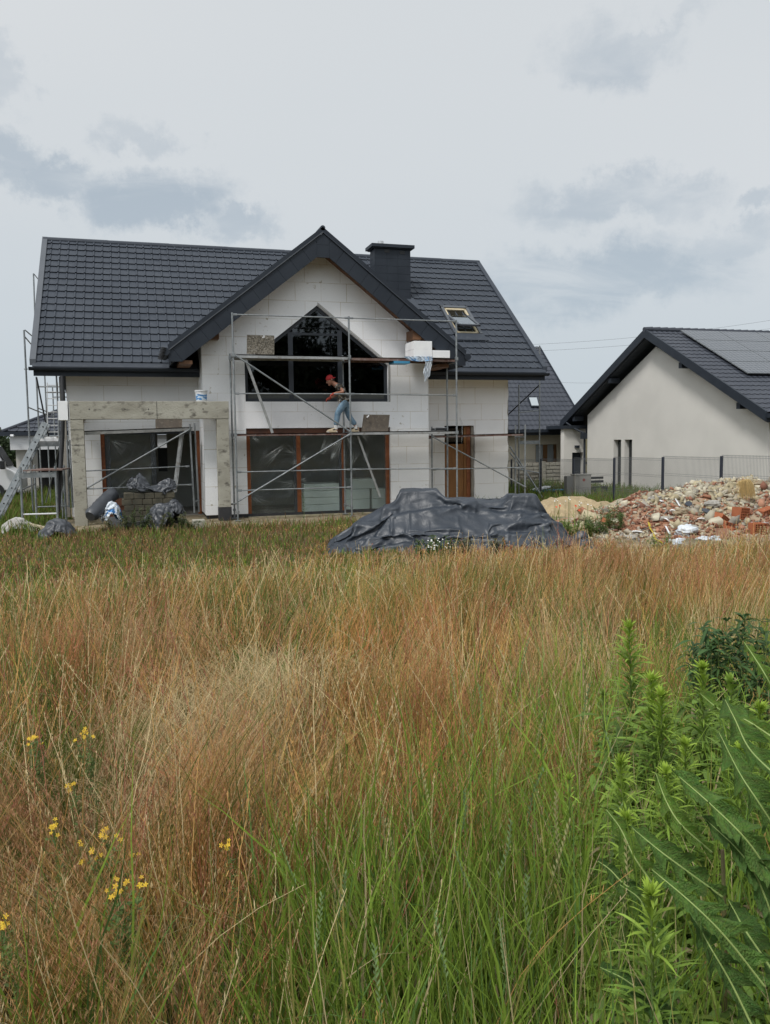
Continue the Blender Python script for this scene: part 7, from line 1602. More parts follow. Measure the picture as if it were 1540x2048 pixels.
# ryegrass-like ears with stacked spikelets
ears = [(1025, 1640, 2.1), (905, 1700, 2.0), (838, 1530, 2.4), (960, 1380, 3.0), (1085, 1545, 2.3), (1112, 1600, 2.2), (1160, 1230, 3.6), (905, 1340, 3.1), (1215, 1470, 2.4), (985, 1430, 2.8), (1060, 1280, 3.4), (1010, 1500, 2.5), (1140, 1650, 2.0), (770, 1640, 2.3), (870, 1830, 1.75), (1050, 1760, 1.9), (640, 1800, 1.9), (930, 1590, 2.3), (1180, 1370, 2.9), (1095, 1430, 2.7), (690, 1760, 2.0), (1240, 1620, 2.0), (1255, 1690, 1.9), (560, 1690, 2.2), (745, 1900, 1.7), (1000, 1850, 1.75)]
ep = np.array([list(atD(u, v, d)) for u, v, d in ears]); n = len(ep); az = rs.uniform(0, 6.28, n); gb = gz_np(ep[:, 0], ep[:, 1]); h = (ep[:, 2]-gb)+0.02
lean = rs.uniform(0.02, 0.10, n); bend = rs.uniform(0.02, 0.2, n); B = np.stack([ep[:, 0]-(lean+bend)*h*np.cos(az), ep[:, 1]-(lean+bend)*h*np.sin(az), gb], 1)
c = np.where(rs.rand(n, 1) < 0.7, np.array((0.17, 0.24, 0.10)), np.array((0.30, 0.29, 0.13)))*rs.uniform(0.85, 1.2, (n, 1))
P = blades(accg, rs, B, h, az, lean, bend, np.full(n, 0.0013), [c*0.6, c*0.8, c], seg=10, taper=0.3)
for k in range(20):
    t = np.full(n, 0.80+0.2*k/20); A = lerpP(P, t); sgn = 1 if k % 2 else -1; a = az+1.57*sgn+rs.normal(0, 0.3, n)
    D = np.stack([np.cos(a)*0.45, np.sin(a)*0.45, np.full(n, 1.0)], 1); Bq = A+D*0.013; PP = np.stack([A, (A+Bq)/2+D*0.001, Bq], 1); WW = np.tile(np.array([0.0008, 0.0026, 0.0003]), (n, 1))
    ribbon(accg, PP, WW, np.stack([np.full(n, 0.9), np.full(n, -0.3), np.full(n, 0.1)], 1), np.repeat((c*1.25)[:, None, :], 3, 1))
# lawn round the houses and the land beyond
def lawn(n, x0, x1, y0, y1, h0, cmul):
    x = rs.uniform(x0, x1, n); y = rs.uniform(y0, y1, n); k = rs.rand(n) > bare(x, y); x, y = x[k], y[k]; n = len(x); B = np.stack([x, y, gz_np(x, y)], 1)
    c = np.array((0.13, 0.19, 0.035))*cmul*rs.uniform(0.7, 1.3, (n, 1)); br_ = (rs.rand(n, 1) < (0.62 if (h0 < 0.2) else 0.12)); c = np.where(br_, np.array((0.23, 0.145, 0.07))*rs.uniform(0.6, 1.3, (n, 1)), c); blades(accg, rs, B, np.abs(rs.normal(h0, h0*0.35, n)), rs.uniform(0, 6.28, n), rs.uniform(0, 0.3, n), rs.uniform(0, 0.4, n), np.full(n, 0.011), [c*0.8, c, c*1.1], seg=2)
lawn(15000, -9, -1.7, 20, 38, 0.26, 0.85); lawn(7000, 12.2, 20, 20, 34, 0.26, 0.9); lawn(3500, 9, 14.6, 17.5, 24, 0.25, 0.9); lawn(5200, 8.3, 11.4, 14.6, 18.5, 0.30, 1.15); lawn(2500, -1.5, 9, 19.0, 22.2, 0.16, 0.8); lawn(9000, -3, 9, 13.5, 20, 0.12, 0.9)
o = accg.build('green_grass', 'grass'); o['kind'] = 'stuff'; o['label'] = 'lush green grass at the front and short green grass round the houses'; o['category'] = 'green grass'

# ---------------------------------------------------------------- individual plants
def leafset(acc, base, dirs, L, w, col, droop=0.3, seg=4, fold=0.0, rs_=rs):
    """lanceolate leaves: base (n,3), dirs (n,3) unit, L (n), w (n), col (n,3)"""
    n = len(base); t = np.linspace(0, 1, seg+1)[None, :, None]; P = base[:, None, :]+dirs[:, None, :]*L[:, None, None]*t; P[..., 2] -= (droop*L)[:, None]*t[..., 0]**2 if np.ndim(droop) else droop*L[:, None]*t[..., 0]**2
    prof = np.sin(np.pi*np.clip(t[..., 0]*0.92+0.06, 0, 1))**0.8; W_ = w[:, None]*prof; s_ = np.cross(dirs, np.array([0, 0, 1.0])+rs_.normal(0, 0.25, (n, 3))); s_ /= np.linalg.norm(s_, axis=1, keepdims=True)+1e-9
    ribbon(acc, P, W_, s_, np.repeat(col[:, None, :], seg+1, 1)*(0.9+0.2*t))
def curve_pts(p, q, bow, n=8): return [p+(q-p)*(k/(n-1))+bow*math.sin(math.pi*k/(n-1)) for k in range(n)]
M['stem_g'] = mat('green_stem', (0.10, 0.16, 0.04), (0.14, 0.18, 0.05), 5, 0.7)
M['stem_r'] = mat('reddish_stem', (0.12, 0.08, 0.035), (0.09, 0.10, 0.03), 5, 0.7)
GW = 'tall leafy weeds at the right'
def horseweed(u, v, d, label, s=1.0, tilt=0.0, tone=(0.155, 0.255, 0.040), n=330, top=(0.30, 0.42, 0.055), grp=GW):
    tp_ = atD(u, v, d); g = ground_z(tp_.x, tp_.y); t = thing('horseweed', label, 'weed', (tp_.x+tilt*0.3, tp_.y+0.03, g), grp); b = Vector((tp_.x+tilt*0.3, tp_.y+0.03, g)); pts = curve_pts(b, tp_, Vector((0.02*s, 0, 0)))
    MB().tube(pts, 0.0055*s, 6, r2=0.0022).build('stem', 'stem_g', t)
    a = Acc(); r = np.random.RandomState(int(u)); k = np.arange(n); tt = 0.15+0.85*(k/n)**0.75; PP = np.array([list(p) for p in pts]); x = tt*(len(pts)-1); i = np.minimum(x.astype(int), len(pts)-2); f = (x-i)[:, None]; base = PP[i]*(1-f)+PP[i+1]*f
    ang = k*2.4+r.normal(0, 0.2, n); el = np.radians(22+38*tt**3+r.normal(0, 13, n)); D = np.stack([np.cos(ang)*np.cos(el), np.sin(ang)*np.cos(el), np.sin(el)], 1)
    L = s*(0.105-0.06*np.clip((tt-0.8)/0.2, 0, 1))*r.uniform(0.55, 1.3, n); w = s*0.0042*r.uniform(0.8, 1.3, n)*(1-0.25*tt); mixf = np.clip((tt-0.72)/0.28, 0, 1)[:, None]; c = (np.array(tone)*(1-mixf)+np.array(top)*mixf)*r.uniform(0.8, 1.2, (n, 1))
    leafset(a, base, D, L, w, c, droop=0.35, seg=4, rs_=r)
    # rosette at the tip
    m = 46; ang = r.uniform(0, 6.28, m); el = np.radians(r.uniform(25, 85, m)); D = np.stack([np.cos(ang)*np.cos(el), np.sin(ang)*np.cos(el), np.sin(el)], 1); leafset(a, np.repeat(PP[-1:], m, 0), D, s*r.uniform(0.02, 0.045, m), np.full(m, 0.0028*s), np.array(top)*r.uniform(0.85, 1.25, (m, 1)), droop=0.15, seg=3, rs_=r)
    a.build('leaves', 'leaf', t); return t
horseweed(1258, 1256, 3.15, 'solitary horseweed rising highest in front of the reddish grass', 1.15)
horseweed(1302, 1362, 2.65, 'dense horseweed with many tips just below the highest one', 1.15, 0.03)
horseweed(1322, 1392, 2.6, 'second shoot leaning against the dense horseweed', 1.0, -0.03)
horseweed(1405, 1338, 2.75, 'horseweed standing left of the dark bushy weed', 1.05, 0.02)
horseweed(1462, 1366, 2.45, 'pale-tipped horseweed in front of the dark bushy weed', 1.0, 0.0, top=(0.24, 0.36, 0.06))
horseweed(1240, 1528, 2.25, 'horseweed bending left over the green grass', 0.95, 0.10)
horseweed(1332, 1548, 2.15, 'horseweed with a starry tip among the thistle leaves', 0.95, -0.02)
horseweed(1370, 1490, 2.3, 'small horseweed behind the starry-tipped one', 0.85)
horseweed(1206, 1392, 2.9, 'faint small horseweed at the edge of the reddish grass', 0.8, 0.03, tone=(0.14, 0.16, 0.04), n=110, top=(0.17, 0.24, 0.05))
horseweed(1302, 1792, 1.55, 'nearest horseweed with a thick green stem at the bottom', 1.0, -0.02, n=230)
horseweed(1252, 1638, 1.95, 'short horseweed left of the nearest thistle leaf', 0.8)
horseweed(1138, 1560, 2.3, 'thin young horseweed inside the green grass', 0.65, n=110)
horseweed(1480, 1500, 2.2, 'horseweed half hidden by thistle leaves at the right', 0.9)
horseweed(1520, 1420, 2.3, 'horseweed at the right edge below the bushy weed', 0.95)
# dark bushy weed
def bushy(u, v, d, label, nst, spread, h, tone, L0, grp, name='bushy_weed', n=60):
    c0 = atD(u, v, d); g = ground_z(c0.x, c0.y); t = thing(name, label, 'weed', (c0.x, c0.y, g), grp); r = np.random.RandomState(int(u+v)); a = Acc(); m = MB()
    for k in range(nst):
        top = Vector((c0.x+r.uniform(-1, 1)*spread, c0.y+r.uniform(-0.6, 0.8)*spread, c0.z-abs(r.normal(0, 0.25))*h)); 
        if k == 0: top = Vector(c0)
        b = Vector((c0.x+(top.x-c0.x)*0.25, c0.y+(top.y-c0.y)*0.25, g)); pts = curve_pts(b, top, Vector((r.uniform(-0.03, 0.03), 0, 0))); m.tube(pts, 0.004, 5, r2=0.0015)
        PP = np.array([list(p) for p in pts]); tt = 0.25+0.75*r.rand(n)**0.7; x = tt*(len(pts)-1); i = np.minimum(x.astype(int), len(pts)-2); f = (x-i)[:, None]; base = PP[i]*(1-f)+PP[i+1]*f
        ang = r.uniform(0, 6.28, n); el = np.radians(r.uniform(5, 60, n)); D = np.stack([np.cos(ang)*np.cos(el), np.sin(ang)*np.cos(el), np.sin(el)], 1)
        leafset(a, base, D, L0*r.uniform(0.6, 1.3, n), L0*0.09*r.uniform(0.7, 1.3, n), np.array(tone)*r.uniform(0.7, 1.35, (n, 1)), droop=0.6, seg=4, rs_=r)
    m.build('stems', 'stem_g', t); a.build('leaves', 'leaf', t); return t
bushy(1488, 1232, 3.3, 'dark green bushy weed with drooping leaves at the right edge', 22, 0.24, 0.5, (0.045, 0.095, 0.026), 0.075, GW)
bushy(1535, 1265, 3.2, 'dark leafy shoots cut by the right edge of the picture', 7, 0.14, 0.5, (0.05, 0.10, 0.028), 0.075, GW)
bushy(1430, 1290, 3.3, 'small dark shoots at the left foot of the bushy weed', 5, 0.12, 0.4, (0.055, 0.105, 0.03), 0.06, GW)
# sow thistle leaves
M['rib'] = mat('pale_midrib', (0.30, 0.38, 0.12), (0.24, 0.33, 0.10), 6, 0.6)
M['thistle'] = attr_mat('thistle_leaf', 0.62, bump=0.7, bscale=45, trans=0.32, spec=0.22)
def thistle_leaf(parent, ctrl, hw, seed, tone):
    r = random.Random(seed); C = [Vector(c) for c in ctrl]; C = [C[0]*2-C[1]]+C+[C[-1]*2-C[-2]]; pts = []
    for i in range(1, len(C)-2):
        for k in range(26):
            t = k/26; p0, p1, p2, p3 = C[i-1], C[i], C[i+1], C[i+2]; pts.append(0.5*((2*p1)+(p2-p0)*t+(2*p0-5*p1+4*p2-p3)*t*t+(3*p1-p0-3*p2+p3)*t**3))
    pts.append(C[-2]); n = len(pts); N0 = Vector((-0.25, -0.55, 0.80)).normalized(); Vl = []; Cl = []; nl = r.choice((4, 5, 5)); ph = r.random()*0.3
    cols = 6
    for i, p in enumerate(pts):
        s = i/(n-1); tan = (pts[min(i+1, n-1)]-pts[max(i-1, 0)]).normalized(); sd2 = tan.cross(N0).normalized(); nn2 = sd2.cross(tan).normalized()
        env = (math.sin(math.pi*min(1, s*0.86+0.10))**0.75)*(1-max(0, s-0.8)*1.6)
        row = []; crow = []
        for sg in (-1, 1):
            f = (s*nl+ph+(0.12 if sg > 0 else 0)) % 1.0; lobe = 0.24+0.76*((1-f)**0.75 if f > 0.12 else (f/0.12)*0.90); lobe = 0.55+0.45*lobe if s > 0.86 else lobe; lobe *= 0.8+0.35*math.sin(seed*3.1+math.floor(s*nl+ph)*2.3+sg)**2
            teeth = 0.05*math.sin(s*n*1.9+seed)
            half = hw*env*(lobe+teeth); seq = range(1, cols+1); pr = []
            for k in seq:
                a = k/cols; q = p+sd2*(sg*half*a)-tan*(half*0.75*a**1.5)*(1 if s < 0.95 else 0.2)+nn2*(hw*0.30*a*a*math.sin(s*nl*6.28*1.0+sg+seed)+hw*0.22*a+0.0012*math.sin(a*22+s*60)); pr.append(q)
            row.append(pr)
        full = list(reversed(row[0]))+[p]+row[1]; Vl.append([list(q) for q in full])
        Cl.append([[c*(0.78+0.25*r.random()+0.45*mnoise.noise(Vector((s*9, k*0.7, seed))))*(1.12 if abs(k-cols) < 2 else 1.0) for c in tone] for k in range(2*cols+1)])
    V = np.array(Vl); idx = np.arange(n*(2*cols+1)).reshape(n, -1); Q = np.stack([idx[:-1, :-1], idx[1:, :-1], idx[1:, 1:], idx[:-1, 1:]], -1)
    a = Acc(); a.add(V, Q, np.array(Cl)); lf = a.build('leaf', 'thistle', parent, smooth=True)
    rad = [0.0022*(1-0.8*i/(n-1))+0.0004 for i in range(n)]; MB().tube([p+N0*0.0012 for p in pts], rad, 6).build('midrib', 'rib', lf, smooth=True)
def thistle(label, stem, leaves, seed):
    b = Vector(stem[0]); t = thing('sow_thistle', label, 'thistle', tuple(b), 'sow thistles at the lower right'); MB().tube(curve_pts(b, Vector(stem[1]), Vector((0.02, 0, 0))), 0.008, 8, r2=0.004).build('stem', 'stem_r', t, smooth=True)
    for i, (pts, hw, tone) in enumerate(leaves):
        hw *= 0.88
        thistle_leaf(t, [atD(*p) for p in pts], hw, seed+i*3, tone)
T1, T2_, T3 = (0.100, 0.185, 0.046), (0.120, 0.215, 0.048), (0.160, 0.265, 0.048)
gA = atD(1560, 1900, 1.75)
thistle('sow thistle with long lobed leaves arching left from the right edge', ((gA.x, gA.y, 0.45), atD(1556, 1500, 1.7)), [
 (((1562, 1790, 1.62), (1500, 1690, 1.60), (1424, 1612, 1.64), (1345, 1543, 1.72)), 0.052, T2_),
 (((1552, 1660, 1.72), (1514, 1601, 1.72), (1478, 1545, 1.76), (1438, 1466, 1.85)), 0.050, T2_),
 (((1550, 1850, 1.60), (1514, 1757, 1.60), (1475, 1700, 1.62), (1405, 1634, 1.68)), 0.045, T1),
 (((1556, 1400, 2.1), (1530, 1350, 2.1), (1505, 1310, 2.15), (1488, 1285, 2.2)), 0.026, T3),
 (((1552, 1480, 1.95), (1490, 1440, 2.0), (1440, 1420, 2.05), (1398, 1386, 2.1)), 0.045, T3),
 (((1560, 1560, 1.8), (1500, 1500, 1.85), (1470, 1440, 1.9), (1450, 1400, 2.0)), 0.05, T2_)], 3)
gB = atD(1430, 1960, 1.75)
thistle('sow thistle in the lower right corner with a leaf reaching far left', ((gB.x, gB.y, 0.45), atD(1445, 1700, 1.75)), [
 (((1445, 1795, 1.66), (1367, 1738, 1.66), (1314, 1698, 1.68), (1260, 1653, 1.74)), 0.046, T2_),
 (((1530, 1975, 1.50), (1450, 1874, 1.50), (1381, 1805, 1.52), (1304, 1740, 1.58)), 0.050, T2_),
 (((1424, 1706, 1.80), (1362, 1650, 1.82), (1332, 1602, 1.86), (1311, 1546, 1.92)), 0.036, T3),
 (((1512, 2070, 1.48), (1461, 1965, 1.50), (1421, 1896, 1.52), (1384, 1830, 1.58)), 0.042, T1),
 (((1550, 1950, 1.52), (1490, 1861, 1.55), (1470, 1825, 1.6), (1456, 1800, 1.62)), 0.040, T1)], 17)
gC = atD(1310, 1900, 1.9)
thistle('smaller sow thistle between the green grass and the big lobed leaves', ((gC.x, gC.y, 0.45), atD(1290, 1730, 1.9)), [
 (((1306, 1770, 1.88), (1268, 1714, 1.90), (1241, 1658, 1.94), (1213, 1620, 1.98)), 0.038, T3),
 (((1300, 1800, 1.86), (1250, 1770, 1.88), (1220, 1740, 1.9), (1195, 1722, 1.92)), 0.034, T1),
 (((1330, 1900, 1.75), (1300, 1850, 1.78), (1280, 1800, 1.8), (1240, 1770, 1.82)), 0.036, T2_),
 (((1350, 2060, 1.6), (1300, 2000, 1.6), (1250, 1960, 1.62), (1200, 1935, 1.66)), 0.038, T1)], 31)
# leafy undergrowth filling the lower right
a = Acc(); n = 17000; r = np.random.RandomState(77); x = []; 
uu = r.uniform(1180, 1600, n); vv = 1380+r.rand(n)**0.7*700; dd_ = 3.0-(vv-1350)/700*1.35+r.uniform(0, 0.5, n); qq = np.array([list(atD(u, v, d)) for u, v, d in zip(uu, vv, dd_)]); g = gz_np(qq[:, 0], qq[:, 1]); k = (qq[:, 2] > g) & (uu > 1180+60*r.rand(n)); qq = qq[k]; qq[:, 2] -= 0.12*r.rand(len(qq)); n = len(qq)
ang = r.uniform(0, 6.28, n); el = np.radians(r.uniform(-20, 50, n)); D = np.stack([np.cos(ang)*np.cos(el), np.sin(ang)*np.cos(el), np.sin(el)], 1)
cc = np.where(r.rand(n, 1) < 0.8, np.array((0.155, 0.255, 0.042)), np.array((0.25, 0.33, 0.06)))*r.uniform(0.45, 1.3, (n, 1)); cc = np.where(r.rand(n, 1) < 0.06, np.array((0.25, 0.2, 0.11)), cc)
leafset(a, qq, D, r.uniform(0.03, 0.11, n), r.uniform(0.0025, 0.011, n), cc, droop=0.5, seg=4, rs_=r)
o = a.build('leafy_undergrowth', 'leaf'); o['kind'] = 'stuff'; o['label'] = 'tangle of small green leaves under the tall weeds at the right'; o['category'] = 'undergrowth'

# St John's wort
M['petal_y'] = mat('yellow_petals', (0.62, 0.42, 0.015), (0.55, 0.34, 0.015), 30, 0.6)
def flower(mb, c, rad, nrm, n=5, seed=0):
    c = Vector(c); nrm = Vector(nrm).normalized(); a = nrm.cross(Vector((0.3, 0.9, 0.1))).normalized(); b = nrm.cross(a)
    for k in range(n):
        t = 2*math.pi*k/n+seed; d = a*math.cos(t)+b*math.sin(t); s_ = a*-math.sin(t)+b*math.cos(t); mb.add([c, c+d*rad*0.55+s_*rad*0.26+nrm*rad*0.15, c+d*rad+nrm*rad*0.1, c+d*rad*0.55-s_*rad*0.26+nrm*rad*0.15], [(0, 1, 2, 3)])
def wort(tips, d, label, stalk=1):
    c0 = atD(tips[0][0], tips[0][1], d); g = ground_z(c0.x, c0.y); t = thing('flowering_wort', label, 'wildflower', (c0.x, c0.y, g), "yellow flowering worts at the left"); r = np.random.RandomState(int(tips[0][0])); m = MB(); a = Acc()
    b = Vector((c0.x+0.02, c0.y+0.02, g)); main = curve_pts(b, c0, Vector((0.015, 0, 0)), 10); m.tube(main, 0.003, 5, r2=0.0015); allpts = [main]
    for (u, v) in tips[1:]:
        q = atD(u, v, d+r.uniform(-0.08, 0.08)); st_ = b+(c0-b)*r.uniform(0.45, 0.75); br = curve_pts(st_, q, Vector((0, 0, -0.02)), 6); m.tube(br, 0.0018, 5, r2=0.001); allpts.append(br)
    for pts in allpts:
        PP = np.array([list(p) for p in pts]); n = 130 if pts is main else 45; tt = 0.12+0.86*r.rand(n) if pts is main else r.rand(n)*0.95; x = tt*(len(pts)-1); i = np.minimum(x.astype(int), len(pts)-2); f = (x-i)[:, None]; base = PP[i]*(1-f)+PP[i+1]*f+r.normal(0, 0.006, (n, 3))
        ang = r.uniform(0, 6.28, n); D = np.stack([np.cos(ang)*0.8, np.sin(ang)*0.8, np.full(n, 0.5)], 1); leafset(a, base, D, r.uniform(0.012, 0.028, n), r.uniform(0.002, 0.0045, n), np.array((0.10, 0.155, 0.04))*r.uniform(0.7, 1.4, (n, 1)), droop=0.2, seg=3, rs_=r)
        fl = MB()
        for k in range(6 if pts is main else 2): flower(fl, pts[-1]+Vector(r.normal(0, 0.008, 3)), r.uniform(0.006, 0.010), (-0.2+r.uniform(-0.5, 0.5), -0.7, 0.7+r.uniform(-0.3, 0.5)), 5, r.rand()*6)
        fl.build('flower_head', 'petal_y', t, fix=False)
    m.build('stem', 'stem_g', t); a.build('leaves', 'leaf', t)
wort([(70, 1474), (62, 1480), (78, 1482), (57, 1480)], 3.15, 'slim yellow-flowered wort at the far left of the brown grass')
wort([(172, 1463), (164, 1470), (183, 1468), (150, 1475)], 3.15, 'yellow-flowered wort with the densest bright head')
wort([(145, 1570), (140, 1580)], 2.9, 'small wort bud below the dense-headed one')
wort([(208, 1666), (190, 1708), (240, 1680), (168, 1685), (200, 1712), (165, 1727), (270, 1711)], 2.4, 'branching wort with six scattered yellow flowers')
wort([(234, 1783), (215, 1792), (275, 1753), (281, 1781), (227, 1760), (250, 1767)], 2.1, 'wort with one large open star flower nearest the camera')
wort([(5, 1848), (0, 1852)], 2.0, 'wort cut by the left edge of the picture')
wort([(104, 1652), (108, 1660)], 2.35, 'tall thin wort shoot with closed yellow buds')
wort([(452, 1690)], 2.4, 'faint wort with tiny flowers in the trodden straw')
# weeds near the house: tall herbs by the foil, by the sand and before the tarp
def herb(u, v, y, h, label, tone, nst=6, sp=0.22, grp='green weeds round the rubble and foil', L0=0.10):
    q = atY(u, v, y); g = ground_z(q.x, y); t = thing('weed', label, 'weed', (q.x, y, g), grp); r = np.random.RandomState(int(u*3+v)); a = Acc(); m = MB()
    for k in range(nst):
        tx_ = q.x+r.uniform(-1, 1)*sp; top = Vector((tx_, y+r.uniform(-0.15, 0.15), g+h*r.uniform(0.55, 1.0) if k else g+h)); b = Vector((q.x+(tx_-q.x)*0.4, y, g)); pts = curve_pts(b, top, Vector((0.02, 0, 0)), 6); m.tube(pts, 0.006, 4, r2=0.003)
        PP = np.array([list(p) for p in pts]); n = 60; tt = 0.1+0.9*r.rand(n); x = tt*(len(pts)-1); i = np.minimum(x.astype(int), len(pts)-2); f = (x-i)[:, None]; base = PP[i]*(1-f)+PP[i+1]*f
        ang = r.uniform(0, 6.28, n); el = np.radians(r.uniform(0, 60, n)); D = np.stack([np.cos(ang)*np.cos(el), np.sin(ang)*np.cos(el), np.sin(el)], 1); leafset(a, base, D, L0*r.uniform(0.4, 1.3, n), L0*0.075*r.uniform(0.7, 1.4, n), np.array(tone)*r.uniform(0.7, 1.35, (n, 1)), droop=0.4, seg=3, rs_=r)
    m.build('stems', 'stem_g', t); a.build('leaves', 'leaf', t)
GR = (0.085, 0.135, 0.035); BR = (0.10, 0.095, 0.04)
for (u, v, y, h, lb, tn) in ((1140, 1030, 15.0, 0.42, 'bushy green weed below the middle poppies', (0.13, 0.19, 0.04)), (1178, 1045, 14.8, 0.34, 'leafy weed on the low sand patch', (0.13, 0.19, 0.04)), (1125, 1050, 14.8, 0.36, 'green weed at the lower right corner of the big tarp', (0.14, 0.20, 0.045)), (1222, 990, 15.6, 0.66, 'upright thistly weed beside the tallest one', GR), (1203, 1030, 14.9, 0.48, 'dense weed under the tallest one', GR), (1210, 1000, 15.2, 0.62, 'tallest green weed on the sand left of the rubble', GR), (1232, 1020, 14.9, 0.5, 'green weed touching the left side of the rubble', GR), (1163, 1010, 15.2, 0.5, 'green weed between the poppies and the tall one', GR), (1188, 1020, 15.0, 0.45, 'short weed left of the tallest green weed', GR), (1118, 1020, 15.4, 0.35, 'low green weed under the left poppies', (0.11, 0.16, 0.035)), (1098, 1030, 15.6, 0.35, 'low weed right beside the big tarp', (0.11, 0.16, 0.035)), (1283, 995, 18.6, 0.5, 'thin weed behind the rubble at its left end', GR),
     (255, 1020, 20.4, 0.55, 'green weed before the stack of dark blocks', (0.06, 0.085, 0.03)), (280, 1020, 20.3, 0.6, 'weed between the block stack and the foil bundle', (0.06, 0.085, 0.03)), (355, 1020, 20.2, 0.45, 'weed at the right foot of the black foil bundle', (0.08, 0.10, 0.035)), (308, 1030, 20.0, 0.42, 'brown-green weed in front of the foil bundle', BR), (230, 1030, 20.1, 0.42, 'reddish-brown weed below the plastic bag', BR), (380, 1040, 19.9, 0.3, 'short weed beside the lone concrete block', (0.08, 0.10, 0.035)), (607, 1040, 21.2, 0.72, 'single tall weed in front of the big filmed window', (0.05, 0.09, 0.03)),
     (870, 1110, 13.2, 0.42, 'daisy-covered weed before the middle of the tarp', GR), (900, 1110, 13.2, 0.38, 'leafy weed right of the daisies', GR), (840, 1115, 13.2, 0.32, 'low weed left of the daisies', GR), (1000, 1115, 12.8, 0.36, 'brownish weed before the right half of the tarp', BR), (930, 1115, 13.0, 0.34, 'weed below the board under the tarp', BR), (1320, 1108, 12.6, 0.28, 'low bright green weed at the foot of the rubble', (0.12, 0.18, 0.04))):
    one = 'single tall' in lb; herb(u, v, y, h, lb, tn, 1 if one else 7, 0.05 if one else 0.24)
M['petal_w'] = mat('white_petals', (0.75, 0.75, 0.72), rough=0.6); M['petal_r'] = mat('red_petals', (0.62, 0.06, 0.015), (0.7, 0.10, 0.02), 20, 0.5)
def daisies(pts, y, label, n):
    q = atY(pts[0][0], pts[0][1], y); t = thing('daisy_clump', label, 'daisies', (q.x, y, ground_z(q.x, y)), 'white daisies'); m = MB(); st_ = MB(); r = random.Random(pts[0][0]); 
    for k in range(n):
        u, v = pts[k % len(pts)]; c = atY(u+r.uniform(-7, 7), v+r.uniform(-4, 6), y+r.uniform(-0.15, 0.1)); flower(m, c, r.uniform(0.012, 0.018), (r.uniform(-0.4, 0.4), -0.6, 0.8), 9, k); st_.tube([(c.x, c.y+0.005, ground_z(c.x, c.y)), c+Vector((0, 0.005, -0.003))], 0.0025, 4)
    m.build('flower_heads', 'petal_w', t, fix=False); st_.build('stems', 'stem_g', t)
daisies([(862, 1082), (872, 1088), (882, 1078), (856, 1095), (894, 1090), (868, 1098)], 13.0, 'clump of white daisies before the middle of the big tarp', 26)
daisies([(1115, 1002), (1135, 998), (1160, 1005), (1180, 1012)], 15.5, 'white daisies scattered among the poppies', 20)
for (u, v, lb) in ((1112.5, 1014, 'leftmost red poppy next to the big tarp'), (1120, 1011.5, 'red poppy just right of the leftmost one'), (1151.5, 1012, 'red poppy up and left of the largest one'), (1158.5, 1020.5, 'largest red poppy before the sand mound')):
    c = atY(u, v, 15.0); t = thing('poppy', lb, 'poppy', (c.x, 15.0, ground_z(c.x, 15.0)), 'red poppies by the sand'); m = MB(); flower(m, c, 0.036 if 'largest' in lb else 0.028, (0.1, -0.8, 0.5), 5, u); flower(m, c+Vector((0, 0.004, 0)), 0.028, (0.0, -0.7, 0.6), 4, u+1); m.build('petals', 'petal_r', t, fix=False); MB().tube([(c.x, 15.01, ground_z(c.x, 15)), c+Vector((0, 0.01, -0.005))], 0.003, 4).build('stem', 'stem_g', t)
# dry tuft hanging on the rubble
a = Acc(); c0 = atY(1490, 962, 15.2); n = 900; B = np.array(list(c0))+rs.normal(0, 1, (n, 3))*np.array([0.055, 0.04, 0.02]); az = rs.uniform(3.3, 6.0, n); c = np.array((0.60, 0.44, 0.20))*rs.uniform(0.6, 1.15, (n, 1))
t_ = np.linspace(0, 1, 6)[None, :]; L = (rs.uniform(0.2, 0.5, n)*rs.uniform(0.6, 1, n))[:, None]; d = np.stack([np.cos(az), np.sin(az)], 1); P = B[:, None, :]+np.concatenate([d[:, None, :]*(L*0.38*t_**0.8)[..., None], ((0.25*t_-1.15*t_**1.8)*L)[..., None]], -1)
ribbon(a, P, np.full((n, 6), 0.0035)*(1-0.6*t_), np.stack([np.full(n, 0.95), np.full(n, -0.25), np.zeros(n)], 1), np.repeat(c[:, None, :], 6, 1)); o = a.build('dry_grass_tuft', 'grass'); tag(o, 'straw-coloured tuft of dead grass hanging over the top of the rubble', 'grass tuft')

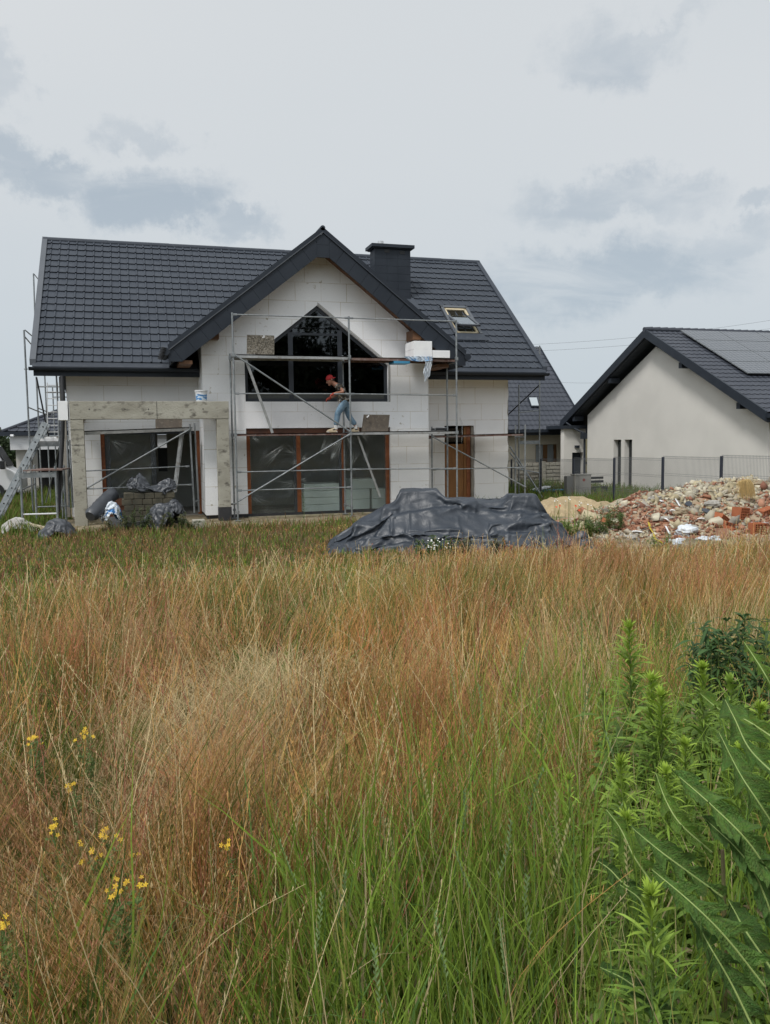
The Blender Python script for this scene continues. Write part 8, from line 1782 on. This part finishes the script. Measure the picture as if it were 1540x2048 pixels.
# ---------------------------------------------------------------- trees
M['bark'] = mat('bark', (0.10, 0.08, 0.06), (0.06, 0.05, 0.04), 6, 0.95, bump=0.5); M['foliage'] = attr_mat('tree_leaves', 0.7, trans=0.2)
def crown(a, c, rad, n, size, tone, r):
    nb = 26; bc = r.normal(0, 0.5, (nb, 3)); bc /= np.maximum(1, np.linalg.norm(bc, axis=1, keepdims=True)*1.05); br = r.uniform(0.22, 0.42, nb); k = r.randint(0, nb, n); d = r.normal(0, 1, (n, 3)); d /= np.linalg.norm(d, axis=1, keepdims=True); p = bc[k]+d*(br[k]*r.uniform(0.6, 1, n)**0.5)[:, None]; P0 = np.array(c)+p*np.array(rad)
    u_ = r.normal(0, 1, (n, 3)); u_ /= np.linalg.norm(u_, axis=1, keepdims=True); w_ = np.cross(u_, r.normal(0, 1, (n, 3))); w_ /= np.linalg.norm(w_, axis=1, keepdims=True); s = size*r.uniform(0.6, 1.4, n)[:, None]
    V = np.stack([P0-u_*s, P0-w_*s*0.6, P0+u_*s, P0+w_*s*0.6], 1); Q = np.arange(4*n).reshape(n, 4); C = np.repeat((np.array(tone)*r.uniform(0.6, 1.5, (n, 1)))[:, None, :], 4, 1); a.add(V, Q, C)
def tree(x, y, h, rad, label, tone, n, size, grp=None, seed=1):
    g = ground_z(x, y); t = thing('tree', label, 'tree', (x, y, g), grp); r = np.random.RandomState(seed); m = MB().tube([(x, y, g-0.2), (x+0.1, y, g+h*0.4), (x, y, g+h*0.8)], [h*0.022, h*0.016, h*0.006], 8)
    for k in range(6): an = r.rand()*6.28; z0 = g+h*r.uniform(0.3, 0.6); m.tube([(x, y, z0), (x+math.cos(an)*rad*0.6, y+math.sin(an)*rad*0.6, z0+h*0.22)], h*0.006, 5)
    m.build('trunk', 'bark', t); a = Acc(); crown(a, (x, y, g+h*0.60), (rad, rad, h*0.42), n, size, tone, r); a.build('crown', 'foliage', t)
for (u, y, h, rad, lb, sd_) in ((8, 62, 2.5, 2.2, 'round dark tree behind the white van', 2), (-60, 60, 3.0, 2.6, 'dark tree beyond the van at the left edge', 5), (24, 70, 2.6, 2.2, 'farther dark tree touching the white house', 9)):
    q = atY(u, 885, y); tree(q.x, y, h, rad, lb, (0.035, 0.055, 0.022), 2600, 0.13, 'dark trees behind the white house', sd_)
# the wood that stands behind the photographer and mirrors in the panes
a = Acc(); r = np.random.RandomState(12); m = MB()
for k in range(26):
    x = -18+3.0*k+r.uniform(-1, 1); y = -30+r.uniform(-5, 3); h = r.uniform(11.0, 13.5)+(3 if k in (10, 11) else 0); crown(a, (x, y, h*0.52), (3.0, 2.6, h*0.5), 3800, 0.22, (0.030, 0.040, 0.018), r); crown(a, (x+1.5, y+1, h*0.30), (2.9, 1.8, h*0.36), 2600, 0.45, (0.026, 0.034, 0.016), r)
crown(a, (13.5, -27, 8), (2.0, 1.8, 6.5), 1600, 0.16, (0.04, 0.05, 0.022), r)
o = a.build('woodland', 'foliage'); o['kind'] = 'stuff'; o['label'] = 'dark wood on the far side of the meadow, mirrored in the panes'; o['category'] = 'wood'
